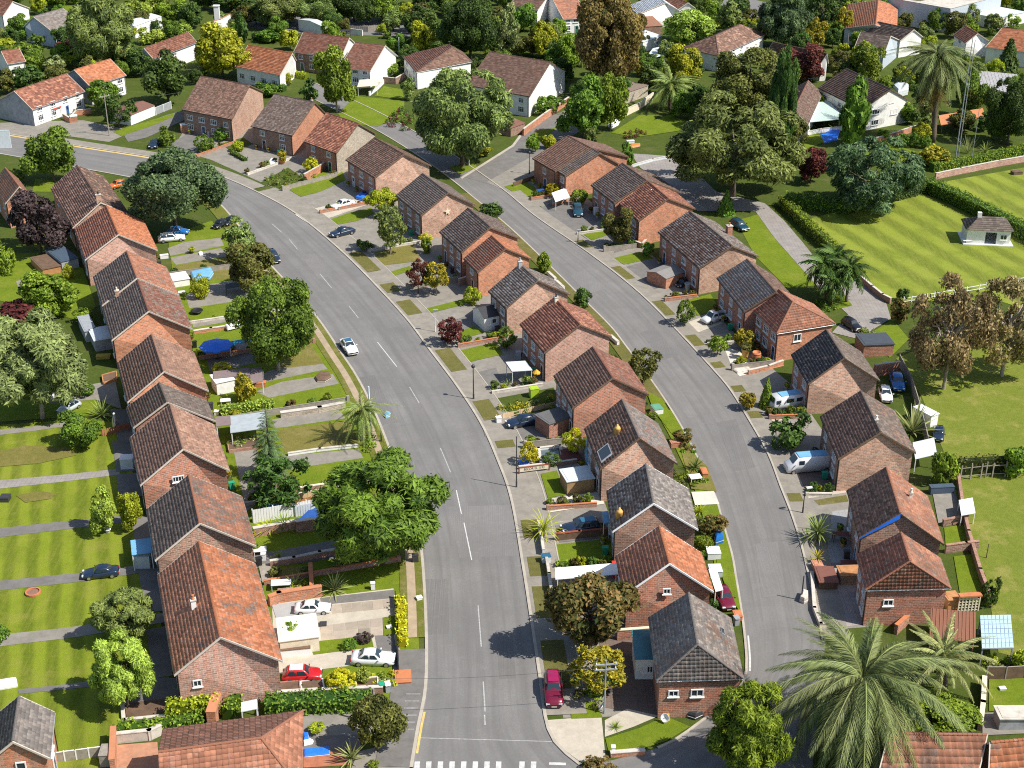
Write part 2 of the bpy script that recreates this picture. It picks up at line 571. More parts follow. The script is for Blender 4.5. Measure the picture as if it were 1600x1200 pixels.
def sheet(name, pts, mat, z, px=True, parent=None):
 LEVEL['n'] = LEVEL.get('n', 0) + 1
 z = z + (LEVEL['n'] % 24) * 0.001
 P = [G(p[0], p[1], 0) if px else Vector((p[0], p[1], 0)) for p in pts]
 P = [Vector((p.x, p.y, z)) for p in P]
 a = sum(P[i].x * P[(i + 1) % len(P)].y - P[(i + 1) % len(P)].x * P[i].y for i in range(len(P)))
 if a < 0:
  P.reverse()
 mb = MB()
 mb.face(P, mat)
 o = mb.obj(name, parent)
 if parent is None:
  o['kind'] = 'structure'
 return o
def smooth_line(pts, step=2.0):
 """Catmull-Rom through ground points, evenly spaced"""
 P = [pts[0]] + list(pts) + [pts[-1]]
 out = []
 for i in range(1, len(P) - 2):
  p0, p1, p2, p3 = P[i - 1], P[i], P[i + 1], P[i + 2]
  n = 10
  for k in range(n):
   t = k / n
   out.append(0.5 * ((2 * p1) + (p2 - p0) * t + (2 * p0 - 5 * p1 + 4 * p2 - p3) * t * t + (3 * p1 - p0 - 3 * p2 + p3) * t ** 3))
 out.append(pts[-1])
 return resample(out, step)
def resample(P, step=None, n=None):
 L = [0.0]
 for a, b in zip(P, P[1:]):
  L.append(L[-1] + (b - a).length)
 if n is None:
  n = max(2, int(L[-1] / step) + 1)
 out, j = [], 0
 for k in range(n):
  s = L[-1] * k / (n - 1)
  while j < len(L) - 2 and L[j + 1] < s:
   j += 1
  t = (s - L[j]) / max(1e-9, L[j + 1] - L[j])
  out.append(P[j].lerp(P[j + 1], t))
 return out
def offset(P, d):
 """positive d = to the right of the direction of travel"""
 out = []
 for i, p in enumerate(P):
  t = P[min(i + 1, len(P) - 1)] - P[max(i - 1, 0)]
  t = Vector((t.y, -t.x, 0)).normalized()
  out.append(p + t * d)
 return out
def strip(name, P, d0, d1, z, mat, parent=None, h=0.0, z0=0.0):
 A, B = offset(P, d0), offset(P, d1)
 mb = MB()
 V, Fs = [], []
 for a, b in zip(A, B):
  V += [(a.x, a.y, z), (b.x, b.y, z)]
 n = len(A)
 for i in range(n - 1):
  Fs.append((2 * i, 2 * i + 2, 2 * i + 3, 2 * i + 1) if d1 < d0 else (2 * i, 2 * i + 1, 2 * i + 3, 2 * i + 2))
 if h:
  for a, b in zip(A, B):
   V += [(a.x, a.y, z0), (b.x, b.y, z0)]
  for i in range(n - 1):
   Fs.append((2 * i, 2 * i + 2, 2 * n + 2 * i + 2, 2 * n + 2 * i))
   Fs.append((2 * i + 1, 2 * i + 3, 2 * n + 2 * i + 3, 2 * n + 2 * i + 1))
 mb.mesh(V, Fs, mat)
 o = mb.obj(name, parent)
 if parent is None:
  o['kind'] = 'structure'
 return o
def road(name, Lp, Rp, mat, z):
 n = 90
 A, B = resample(smooth_line(Lp), n=n), resample(smooth_line(Rp), n=n)
 V, Fs, UV = [], [], []
 s = 0
 for i, (a, b) in enumerate(zip(A, B)):
  if i:
   s += (a - A[i - 1]).length
  for k in range(5):
   p = a.lerp(b, k / 4)
   V.append((p.x, p.y, z))
   UV.append((k / 4, s))
 for i in range(n - 1):
  for k in range(4):
   Fs.append((i * 5 + k, i * 5 + k + 1, i * 5 + k + 6, i * 5 + k + 5))
 me = bpy.data.meshes.new(name)
 me.from_pydata(V, [], Fs)
 me.materials.append(mat)
 uv = me.uv_layers.new(name='UVMap')
 for lp in me.loops:
  uv.data[lp.index].uv = UV[lp.vertex_index]
 if me.polygons[0].normal.z < 0:
  me.flip_normals()
 o = link(bpy.data.objects.new(name, me))
 o['kind'] = 'structure'
 return o
gmb = MB()
gmb.face([(-900, -40, 0), (900, -40, 0), (900, 2600, 0), (-900, 2600, 0)], ROUGHG)
tag(gmb.obj('ground'), kind='structure')
ML = [(640, 1260), (645, 1200), (655, 1140), (668, 1065), (667, 950), (658, 840), (640, 770), (614, 710), (588, 645), (560, 590), (535, 552), (500, 500), (462, 455), (425, 415), (395, 380), (368, 345), (335, 312), (280, 293), (205, 277), (100, 258), (0, 240), (-120, 220)]
MR = [(960, 1260), (905, 1197), (868, 1165), (851, 1128), (840, 1050), (827, 962), (816, 890), (797, 780), (775, 717), (750, 662), (712, 603), (670, 547), (635, 500), (582, 442), (537, 397), (485, 352), (447, 325), (400, 300), (350, 278), (285, 256), (230, 245), (120, 228), (0, 208), (-120, 190)]
MLg = [GP(p) for p in ML]
MRg = [GP(p) for p in MR]
main_road = road('main_road', MLg, MRg, ASPH, 0.012)
RL = [(905, 1197), (960, 1188), (1040, 1166), (1092, 1132), (1135, 1098), (1166, 1060), (1165, 990), (1150, 892), (1145, 865), (1132, 820), (1117, 770), (1087, 707), (1065, 665), (1030, 610), (980, 542), (955, 510), (915, 470), (870, 425), (800, 358), (740, 308), (690, 268), (640, 234), (575, 196), (480, 150)]
RR = [(1200, 1290), (1235, 1200), (1250, 1100), (1283, 1000), (1275, 955), (1262, 900), (1250, 850), (1235, 803), (1218, 760), (1198, 708), (1165, 650), (1140, 610), (1115, 580), (1057, 517), (997, 457), (925, 400), (837, 339), (790, 300), (740, 264), (690, 231), (640, 202), (575, 168), (480, 125)]
RLg = [GP(p) for p in RL]
RRg = [GP(p) for p in RR]
second_road = road('curving_road', RLg, RRg, ASPH2, 0.008)
sheet('road_junction', [(905, 1197), (960, 1187), (1040, 1165), (1092, 1132), (1135, 1098), (1166, 1055), (1290, 1000), (1260, 1290), (900, 1290)], ASPH2, 0.004)
mlS, mrS, rlS, rrS = smooth_line(MLg[1:]), smooth_line(MRg[1:]), smooth_line(RLg), smooth_line(RRg[3:])
# kerbs and pavements along the edges
strip('kerb', mlS, -0.32, 0.0, 0.12, KERB, h=1)
strip('kerb', mrS, 0.0, 0.32, 0.12, KERB, h=1)
strip('kerb', rlS[4:], -0.25, 0.0, 0.12, KERB, h=1)
strip('kerb', rrS, 0.0, 0.25, 0.12, KERB, h=1)
def between(S, v0, v1):
 """the stretch of a road edge between two photograph rows"""
 out = [p for p in S if G_row(p) <= max(v0, v1) and G_row(p) >= min(v0, v1)]
 return out
def G_row(p):
 h = -CAM_H
 fwd = p.y * CP - h * SP
 up = p.y * SP + h * CP
 return 600 - F_PX * up / fwd
# right-hand side of the main road: pavement with dry verge panels and crossovers
strip('pavement', between(mrS, 1130, 300), 0.32, 4.3, 0.10, PAVE, h=1)
strip('path_kerb', between(mrS, 1090, 330), 4.3, 4.45, 0.13, KERB, h=1)
for a, b in ((397, 430), (442, 463), (468, 497), (548, 590), (622, 662), (690, 710), (805, 850), (868, 905), (915, 985), (1000, 1090)):
 seg = between(mrS, a, b)
 if len(seg) > 1:
  strip('verge', seg, 0.75, 3.2, 0.125, VERGE)
# top edge of the far part of the main road
strip('pavement', between(mrS, 300, 195), 0.32, 3.2, 0.10, PAVE, h=1)
strip('yellow_line', between(mrS, 262, 195), -0.75, -0.1, 0.018, KERBY)
# left-hand side of the main road: verge, narrow path, verge
lv = between(mlS, 1000, 300)
strip('verge', lv, -2.9, -0.32, 0.10, lawnmat('verge_grass', (0.13, 0.15, 0.025), (0.17, 0.175, 0.035), (0.28, 0.22, 0.11), dryamt=0.9), h=1)
strip('footpath', between(mlS, 1000, 420), -2.1, -1.15, 0.115, pavemat('footpath_dirt', (0.36, 0.28, 0.19), 0.2, (0.22, 0.17, 0.1), 0.5))
strip('pavement', between(mlS, 1200, 1000), -3.6, -0.32, 0.10, DRIVED, h=1)
strip('yellow_line', between(mlS, 1190, 1105), 0.05, 0.28, 0.018, KERBY)
# second road
strip('verge', between(rlS, 900, 640), -2.4, -0.25, 0.10, LAWN, h=1)
strip('verge', between(rlS, 640, 300), -2.2, -0.25, 0.10, VERGE, h=1)
strip('pavement', between(rrS, 1000, 300), 0.25, 3.0, 0.10, PAVE, h=1)
for a, b in ((375, 392), (418, 440), (470, 500), (520, 545), (560, 585), (598, 618), (640, 665), (768, 790)):
 seg = between(rrS, a, b)
 if len(seg) > 1:
  strip('verge', seg, 0.5, 2.2, 0.125, VERGE)
strip('road_edge_line', between(rlS, 1056, 985), 0.15, 0.33, 0.016, ROADW)
Z1, Z2, Z3, Z4 = 0.025, 0.05, 0.075, 0.10
# --- left back gardens
sheet('back_lawn', [(-60, 668), (60, 660), (130, 655), (178, 660), (205, 730), (225, 800), (240, 890), (250, 960), (262, 1050), (275, 1100), (190, 1110), (180, 1200), (60, 1260), (-160, 1260), (-140, 900)], BACKL, Z1)
for pts, m in (([(-70, 666), (0, 672), (60, 666), (110, 659), (112, 665), (60, 673), (0, 680), (-70, 676)], DRIVE),
               ([(-80, 757), (0, 751), (100, 742), (185, 733), (188, 742), (100, 753), (0, 764), (-80, 770)], PAVER),
               ([(-90, 832), (0, 826), (90, 816), (205, 805), (207, 815), (100, 828), (0, 840), (-90, 848)], DRIVED),
               ([(-100, 918), (0, 908), (120, 896), (245, 880), (247, 892), (120, 910), (0, 923), (-100, 934)], DRIVED),
               ([(-100, 1005), (20, 990), (100, 982), (258, 958), (262, 972), (120, 996), (20, 1008), (-100, 1024)], DRIVE),
               ([(28, 1078), (100, 1070), (200, 1058), (268, 1048), (270, 1056), (180, 1070), (30, 1085)], DRIVED)):
 sheet('garden_path', pts, m, Z2)
for pts in ([(172, 640), (200, 640), (212, 690), (185, 690)], [(175, 690), (212, 685), (222, 735), (182, 738)], [(182, 742), (224, 738), (232, 775), (186, 780)], [(207, 810), (236, 805), (248, 880), (215, 886)], [(215, 886), (250, 880), (258, 955), (228, 958)], [(228, 985), (262, 978), (272, 1050), (240, 1056)], [(190, 1100), (240, 1060), (275, 1060), (285, 1095)]):
 sheet('back_yard', pts, DRIVED, Z2)
sheet('soil_bed', [(195, 1100), (262, 1092), (270, 1115), (198, 1122)], SOIL, Z3)
sheet('dry_patch', [(25, 775), (60, 768), (90, 772), (80, 780), (40, 786)], DRYL, Z3)
sheet('dry_patch', [(0, 705), (40, 697), (110, 700), (120, 712), (60, 725), (0, 730)], DRYL, Z3)
for pts in ([(-40, 400), (60, 395), (130, 420), (150, 480), (120, 500), (0, 470)], [(-60, 600), (0, 605), (60, 618), (150, 625), (160, 650), (60, 655), (-60, 664)]):
 sheet('back_lawn', pts, LAWN, Z1)
sheet('garden_path', [(25, 440), (55, 432), (58, 448), (30, 454)], DRIVE, Z2)
sheet('back_yard', [(75, 612), (180, 595), (190, 640), (150, 625), (78, 630)], DRIVE, Z2)
# --- left front gardens
sheet('front_gardens', [(262, 370), (330, 345), (365, 370), (412, 425), (470, 500), (540, 590), (580, 660), (605, 715), (640, 800), (650, 890), (655, 1020), (610, 1095), (440, 1120), (430, 1030), (400, 855), (360, 740), (320, 610), (275, 460)], LAWN, Z1)
for nm, pts, m in (('driveway', [(262, 388), (290, 378), (345, 372), (350, 384), (266, 400)], DRIVE), ('driveway', [(266, 403), (345, 388), (360, 400), (275, 414)], DRIVE),
               ('dry_lawn', [(270, 416), (355, 402), (366, 436), (290, 436)], DRYL), ('driveway', [(290, 462), (330, 444), (392, 434), (402, 466), (296, 482)], DRIVE),
               ('garden_path', [(300, 503), (372, 492), (376, 500), (302, 512)], DRIVE), ('dry_lawn', [(455, 532), (480, 530), (508, 572), (430, 580)], DRYL),
               ('patio', [(318, 545), (400, 530), (425, 560), (330, 585)], DRIVED),
               ('garden_path', [(400, 590), (425, 578), (505, 569), (512, 577), (412, 598)], DRIVE), ('driveway', [(400, 612), (440, 597), (520, 585), (530, 600), (420, 622)], DRIVE),
               ('driveway', [(425, 656), (530, 641), (540, 654), (430, 670)], DRIVE), ('dry_lawn', [(432, 672), (545, 658), (565, 695), (445, 708)], DRYL),
               ('driveway', [(440, 714), (560, 702), (568, 716), (450, 734)], DRIVE), ('patio', [(362, 690), (400, 684), (412, 780), (385, 800)], DRIVE),
               ('driveway', [(395, 868), (590, 832), (640, 822), (640, 848), (560, 868), (430, 886), (400, 888)], DRIVED),
               ('driveway', [(405, 905), (425, 893), (432, 905), (415, 915)], DRIVE), ('dry_lawn', [(425, 890), (470, 886), (470, 905), (430, 908)], DRYL),
               ('driveway', [(425, 945), (500, 934), (615, 920), (620, 1010), (640, 1030), (430, 1055)], DRIVEP),
               ('terrace_path', [(500, 935), (616, 922), (617, 935), (502, 946)], DRIVED),
               ('lawn', [(482, 1004), (580, 994), (584, 1012), (490, 1024)], LAWN), ('driveway', [(585, 994), (615, 992), (620, 1018), (590, 1018)], DRIVED),
               ('front_garden', [(545, 1045), (622, 1038), (624, 1072), (550, 1080)], LAWN), ('garden_bed', [(432, 1068), (505, 1062), (506, 1082), (432, 1088)], SOIL),
               ('driveway', [(470, 1115), (560, 1112), (600, 1120), (590, 1150), (475, 1152)], DRIVE), ('patio', [(470, 1152), (560, 1148), (565, 1172), (474, 1176)], DRIVED),
               ('brick_patio', [(474, 1176), (540, 1172), (545, 1196), (474, 1200)], paint('red_paving', (0.34, 0.13, 0.07), 0.85, var=0.2)),
               ('pavement_crossover', [(622, 1016), (664, 1022), (665, 1066), (632, 1082), (622, 1075)], paint('salmon_concrete', (0.60, 0.46, 0.34), 0.9, var=0.1)),
               ('pavement', [(560, 1175), (600, 1165), (640, 1165), (640, 1270), (520, 1270)], DRIVE)):
 sheet(nm, pts, m, Z2 if m is not LAWN else Z3)
slab_me = {}
drv = sheet('slab_driveway', [(499, 946), (614, 934), (618, 998), (500, 1002)], DRIVEP, 0.0625)
def slab_row(c00, c10, c01, c11, n, m, z=0.09, gap=0.04, jitter=True):
 A, B, C, D = GP(c00), GP(c10), GP(c01), GP(c11)
 for j in range(m):
  for i in range(n):
   q = []
   for u, v in ((i, j), (i + 1, j), (i + 1, j + 1), (i, j + 1)):
    q.append(A.lerp(B, u / n).lerp(C.lerp(D, u / n), v / m))
   c = sum(q, Vector()) / 4
   q = [c + (p - c) * 0.955 for p in q]
   mb = MB()
   zz = z + (rng.uniform(-0.012, 0.012) if jitter else 0)
   top = [Vector((p.x, p.y, zz)) for p in q]
   bot = [Vector((p.x, p.y, zz - 0.06)) for p in q]
   mt = rng.choice(SLABS)
   mb.face(list(reversed(top)), mt)
   for k in range(4):
    mb.face([bot[k], bot[(k + 1) % 4], top[(k + 1) % 4], top[k]], mt)
   me = mb.make_mesh('slab', origin=(c.x, c.y, 0))
   if me.polygons[0].normal.z < 0:
    me.flip_normals()
   mobj('slab', me, drv, (c.x, c.y, 0))
slab_row((517, 946), (613, 936), (519, 960), (614, 951), 6, 1)
slab_row((500, 979), (597, 966), (502, 1001), (598, 993), 5, 2)
# --- main-road front yards of the middle row
sheet('front_yards', [(290, 200), (350, 175), (480, 195), (600, 270), (690, 340), (760, 440), (840, 545), (900, 660), (950, 800), (985, 930), (1030, 1065), (1032, 1118), (880, 1122), (866, 1050), (855, 990), (845, 930), (835, 850), (822, 770), (800, 715), (776, 662), (738, 600), (695, 540), (655, 490), (600, 435), (520, 355), (430, 295), (330, 250), (270, 232)], DRIVE, Z1)
for nm, pts, m in (('lawn', [(452, 297), (500, 272), (535, 268), (540, 282), (500, 300), (470, 308)], LAWN), ('flower_bed', [(408, 285), (450, 262), (476, 280), (440, 298)], ROUGHG),
               ('lawn', [(508, 346), (545, 333), (580, 325), (584, 334), (560, 345), (520, 353)], LAWN), ('dry_lawn', [(585, 395), (645, 380), (658, 408), (592, 416)], DRYL),
               ('lawn', [(601, 428), (640, 416), (645, 422), (608, 434)], LAWN), ('lawn', [(652, 486), (728, 467), (738, 473), (660, 493)], LAWN),
               ('lawn', [(716, 520), (740, 510), (758, 520), (722, 530)], LAWN), ('lawn', [(707, 551), (775, 535), (786, 554), (722, 569)], LAWN),
               ('driveway', [(700, 505), (745, 487), (760, 510), (715, 520)], DRIVED), ('driveway', [(742, 583), (775, 575), (785, 600), (750, 612)], DRIVED),
               ('garden_bed', [(760, 626), (865, 606), (878, 638), (778, 655)], ROUGHG), ('driveway', [(772, 672), (900, 648), (912, 690), (800, 700)], DRIVED),
               ('driveway', [(752, 662), (770, 658), (780, 676), (758, 682)], DRIVED), ('garden_bed', [(812, 700), (838, 694), (842, 728), (818, 732)], DRYL),
               ('lawn', [(818, 745), (841, 741), (852, 778), (828, 783)], LAWN), ('lawn', [(845, 741), (870, 736), (884, 774), (856, 779)], LAWN),
               ('concrete_driveway', [(800, 790), (828, 785), (938, 769), (944, 788), (832, 806), (804, 810)], PALE), ('driveway', [(868, 822), (960, 805), (970, 838), (874, 848)], DRIVED),
               ('lawn', [(866, 852), (958, 842), (970, 872), (870, 884)], LAWN), ('yard', [(862, 905), (975, 890), (985, 935), (868, 945)], DRIVED),
               ('patio', [(935, 1000), (1020, 990), (1030, 1118), (978, 1112), (945, 1106), (948, 1072)], PATIO), ('lawn', [(888, 1092), (930, 1098), (942, 1122), (893, 1124)], LAWN),
               ('concrete_path', [(945, 1126), (980, 1108), (1030, 1119), (990, 1136), (945, 1152)], DRIVEP), ('lawn', [(946, 1155), (1000, 1138), (1040, 1120), (1078, 1136), (1042, 1158), (1000, 1172), (952, 1180)], LAWN),
               ('corner_pavement', [(852, 1126), (890, 1123), (940, 1122), (946, 1184), (908, 1192), (872, 1165)], DRIVEP),
               ('driveway', [(190, 205), (260, 180), (290, 172), (292, 186), (230, 215), (200, 222)], DRIVED), ('verge', [(176, 206), (230, 190), (270, 178), (272, 182), (240, 196), (190, 213)], LAWN),
               ('driveway', [(258, 230), (300, 205), (320, 210), (310, 232), (285, 246)], DRIVED),
               ('concrete_driveway', [(461, 336), (492, 326), (510, 345), (487, 353)], PALE), ('concrete_driveway', [(492, 326), (560, 310), (575, 320), (512, 342)], DRIVEP)):
 sheet(nm, pts, m, Z3 if m is LAWN or m is PALE else Z2)
sheet('sunken_bed', [(345, 225), (380, 215), (395, 225), (365, 240)], ROUGHG, Z2)
slab_row((829, 786), (884, 777), (835, 804), (892, 795), 3, 1, 0.105, 0.05)
# --- second-road strip behind the middle row
for nm, pts, m in (('lawn', [(1010, 612), (1035, 625), (1070, 690), (1050, 680), (1020, 640)], LAWN), ('garden_bed', [(1060, 690), (1105, 730), (1120, 770), (1080, 765)], DRYL),
               ('concrete_driveway', [(1080, 770), (1115, 769), (1124, 789), (1086, 791)], PALE), ('lawn', [(1115, 845), (1128, 822), (1148, 900), (1158, 960), (1140, 935), (1120, 880)], LAWN)):
 sheet(nm, pts, m, 0.14)
# --- right row front yards
sheet('front_yards', [(760, 285), (830, 245), (880, 280), (960, 345), (1020, 400), (1110, 480), (1170, 545), (1235, 600), (1290, 680), (1330, 790), (1350, 900), (1360, 980), (1285, 985), (1280, 940), (1262, 860), (1240, 780), (1215, 720), (1180, 655), (1130, 585), (1070, 510), (1010, 450), (940, 390), (850, 325)], DRIVE, Z1)
for nm, pts, m in (('lawn', [(788, 292), (820, 282), (846, 302), (820, 312)], LAWN), ('lawn', [(912, 367), (945, 357), (955, 366), (925, 376)], LAWN),
               ('driveway', [(845, 325), (885, 308), (940, 342), (900, 366)], DRIVED), ('lawn', [(958, 404), (1000, 394), (1022, 404), (975, 414)], LAWN),
               ('driveway', [(952, 372), (985, 368), (1000, 385), (960, 395)], DRIVED), ('driveway', [(962, 422), (1025, 404), (1068, 440), (1000, 458)], DRIVED),
               ('lawn', [(1072, 470), (1110, 460), (1125, 485), (1090, 494)], LAWN), ('concrete_driveway', [(1072, 505), (1112, 490), (1130, 505), (1090, 520)], DRIVEP),
               ('patio', [(1138, 562), (1210, 548), (1225, 572), (1160, 588)], paint('orange_patio', (0.38, 0.20, 0.12), 0.9, var=0.2)), ('concrete_driveway', [(1130, 540), (1165, 555), (1185, 580), (1150, 590)], PALE),
               ('pale_path', [(1180, 640), (1215, 630), (1250, 650), (1210, 660)], DRIVEP), ('brick_driveway', [(1222, 742), (1300, 728), (1310, 765), (1236, 770)], PATIO),
               ('pale_path', [(1226, 768), (1318, 758), (1322, 770), (1232, 784)], DRIVEP), ('garden_bed', [(1272, 782), (1322, 774), (1326, 784), (1280, 790)], VERGE),
               ('patio', [(1300, 800), (1335, 795), (1345, 880), (1290, 880)], pavemat('grey_patio', (0.30, 0.30, 0.30), 0.12, (0.2, 0.2, 0.2), 0.4, slab=0.8)),
               ('patio', [(1272, 890), (1345, 885), (1358, 975), (1284, 985)], pavemat('pink_patio', (0.33, 0.28, 0.26), 0.12, (0.2, 0.18, 0.16), 0.4, slab=0.8))):
 sheet(nm, pts, m, Z3 if m is LAWN else Z2)
# --- right fields
sheet('side_lawn', [(1150, 345), (1195, 332), (1240, 385), (1290, 445), (1230, 450), (1180, 400)], LAWN, Z1)
sheet('striped_field', [(1265, 342), (1330, 325), (1440, 303), (1500, 322), (1600, 372), (1700, 420), (1720, 520), (1560, 470), (1390, 470), (1345, 432)], FIELD, Z1)
sheet('far_field', [(1470, 285), (1600, 262), (1720, 250), (1720, 400), (1600, 352), (1490, 306)], FIELD, Z1)
sheet('worn_field', [(1400, 560), (1500, 520), (1720, 540), (1760, 760), (1800, 1080), (1560, 1020), (1540, 900), (1500, 800), (1480, 720), (1440, 620)], FIELD2, Z1)
sheet('paved_path', [(985, 240), (1060, 245), (1120, 300), (1195, 318), (1225, 345), (1255, 380), (1290, 425), (1345, 440), (1385, 475), (1392, 498), (1340, 530), (1300, 520), (1325, 492), (1270, 440), (1210, 372), (1180, 330), (1090, 330), (1000, 262)], PAVER, Z2)
sheet('lawn', [(1272, 470), (1310, 450), (1332, 478), (1290, 488)], LAWN, Z3)
sheet('lawn', [(1362, 520), (1395, 500), (1420, 530), (1390, 560)], LAWN, Z3)
sheet('lawn', [(1475, 825), (1508, 820), (1525, 855), (1478, 858)], LAWN, Z3)
sheet('lawn', [(1490, 870), (1530, 866), (1545, 925), (1500, 930)], LAWN, Z3)
sheet('yard', [(1455, 760), (1490, 755), (1502, 812), (1466, 818)], DRIVE, Z3)
sheet('lawn', [(1545, 1062), (1640, 1058), (1650, 1115), (1545, 1112)], LAWN, Z3)
sheet('yard', [(1535, 1115), (1640, 1110), (1650, 1145), (1535, 1150)], DRIVE, Z3)
sheet('lawn', [(990, 200), (1045, 180), (1080, 192), (1060, 205), (1000, 214)], LAWN, Z3)
sheet('lawn', [(955, 208), (1000, 180), (1030, 180), (990, 214)], LAWN, Z2)
sheet('lawn', [(1352, 240), (1400, 228), (1440, 240), (1400, 258), (1356, 258)], LAWN, Z3)
sheet('lawn', [(1238, 218), (1280, 208), (1290, 222), (1245, 238)], LAWN, Z3)
sheet('lawn', [(1505, 100), (1548, 78), (1570, 88), (1560, 110), (1520, 112)], LAWN, Z3)
# --- upper middle
sheet('lawn', [(528, 178), (555, 150), (632, 158), (630, 180), (590, 198), (540, 192)], LAWN, Z2)
sheet('lawn', [(585, 150), (600, 135), (628, 140), (632, 156), (600, 152)], LAWN, Z3)
sheet('lawn', [(632, 112), (660, 88), (672, 86), (640, 116)], LAWN, Z2)
sheet('side_street', [(722, 276), (800, 228), (812, 212), (850, 185), (885, 172), (905, 205), (880, 225), (835, 245), (780, 292)], DRIVED, 0.02)
sheet('pale_edge', [(719, 278), (800, 227), (812, 211), (815, 213), (803, 229), (722, 280)], KERB, 0.06)
sheet('verge', [(700, 262), (740, 250), (745, 262), (720, 272)], LAWN, Z2)
sheet('verge', [(820, 222), (838, 205), (870, 200), (840, 225)], LAWN, Z3)
sheet('lawn', [(95, 8), (130, 0), (160, -5), (150, 22), (110, 26)], LAWN, Z2)
sheet('side_street', [(380, 42), (470, 52), (560, 55), (700, 60), (700, 35), (560, 28), (430, 20), (380, 22)], ASPH2, 0.02)
sheet('side_street', [(1120, 20), (1250, 40), (1270, 20), (1180, 0), (1120, 0)], ASPH2, 0.02)
sheet('forecourt', [(0, 192), (130, 188), (210, 205), (170, 222), (100, 212), (0, 206)], DRIVE, Z1)
sheet('lawn', [(55, 280), (85, 282), (82, 300), (50, 300)], LAWN, Z2)
sheet('lawn', [(465, 285), (500, 262), (520, 262), (490, 290)], LAWN, Z2)
# --- paint on the roads
def dash(p0, p1, wd, name, mat=ROADW, parent=main_road, z=0.02):
 a, b = GP(p0, 0), GP(p1, 0)
 t = (b - a).normalized()
 nn = Vector((-t.y, t.x, 0)) * wd / 2
 mb = MB()
 mb.face([Vector((p.x, p.y, z)) for p in (a - nn, b - nn, b + nn, a + nn)], mat)
 o = mb.obj(name, parent)
 return o
DIRTYW = paint('worn_road_paint', (0.36, 0.36, 0.35), 0.85, var=0.3, vscale=3, dirt=(0.24, 0.24, 0.24))
for p0, p1, m in (((590, 535), (620, 573), ROADW), ((688, 700), (704, 738), DIRTYW), ((713, 766), (721, 803), ROADW), ((725, 817), (737, 875), ROADW), ((747, 946), (752, 1011), DIRTYW), ((755, 1065), (758, 1112), DIRTYW), ((757, 1117), (758, 1133), DIRTYW), ((500, 428), (518, 450), DIRTYW), ((452, 374), (465, 390), DIRTYW), ((425, 350), (440, 363), DIRTYW), ((545, 478), (560, 497), DIRTYW), ((640, 605), (655, 630), DIRTYW)):
 dash(p0, p1, 0.13, 'centre_dash', m)
dash((655, 1153), (868, 1159), 0.09, 'road_joint', DIRTYW)
for i in range(11):
 x = 652 + i * 18.2
 if i == 8:
  continue
 dash((x, 1190), (x - 2, 1225), 0.5, 'crossing_stripe')
dash((858, 1193), (884, 1194), 0.35, 'crossing_stripe')
for i in range(6):
 y = 1086 + i * 11
 dash((634 - i * 1.5, y), (657 - i * 2.0, y), 0.12, 'bay_line', DIRTYW, None, 0.13)['kind'] = 'structure'
# repaired patches in the asphalt, a shade apart from the rest
PATCHD = roadmat('asphalt_patch', (0.176, 0.169, 0.162))
PATCHL = roadmat('asphalt_relaid', (0.208, 0.200, 0.192))
for i, (q, m_, pr) in enumerate((([(700, 792), (797, 789), (812, 868), (718, 872)], PATCHL, 0), ([(664, 905), (700, 904), (702, 990), (667, 992)], PATCHD, 0), ([(560, 590), (585, 586), (622, 660), (597, 664)], PATCHD, 0), ([(775, 985), (800, 984), (806, 1060), (780, 1061)], PATCHD, 0), ([(470, 400), (492, 396), (520, 430), (498, 436)], PATCHL, 0), ([(1120, 660), (1150, 655), (1180, 730), (1148, 736)], PATCHD, 1), ([(1000, 520), (1022, 512), (1060, 555), (1036, 563)], PATCHD, 1), ([(1180, 850), (1215, 846), (1228, 930), (1190, 934)], PATCHL, 1), ([(890, 430), (915, 422), (945, 452), (918, 460)], PATCHL, 1))):
 sheet('road_patch', q, m_, 0.0145 + 0.0003 * i - 0.001 * (LEVEL['n'] + 1 - 24 * ((LEVEL['n'] + 1) // 24)), parent=(main_road, second_road)[pr])
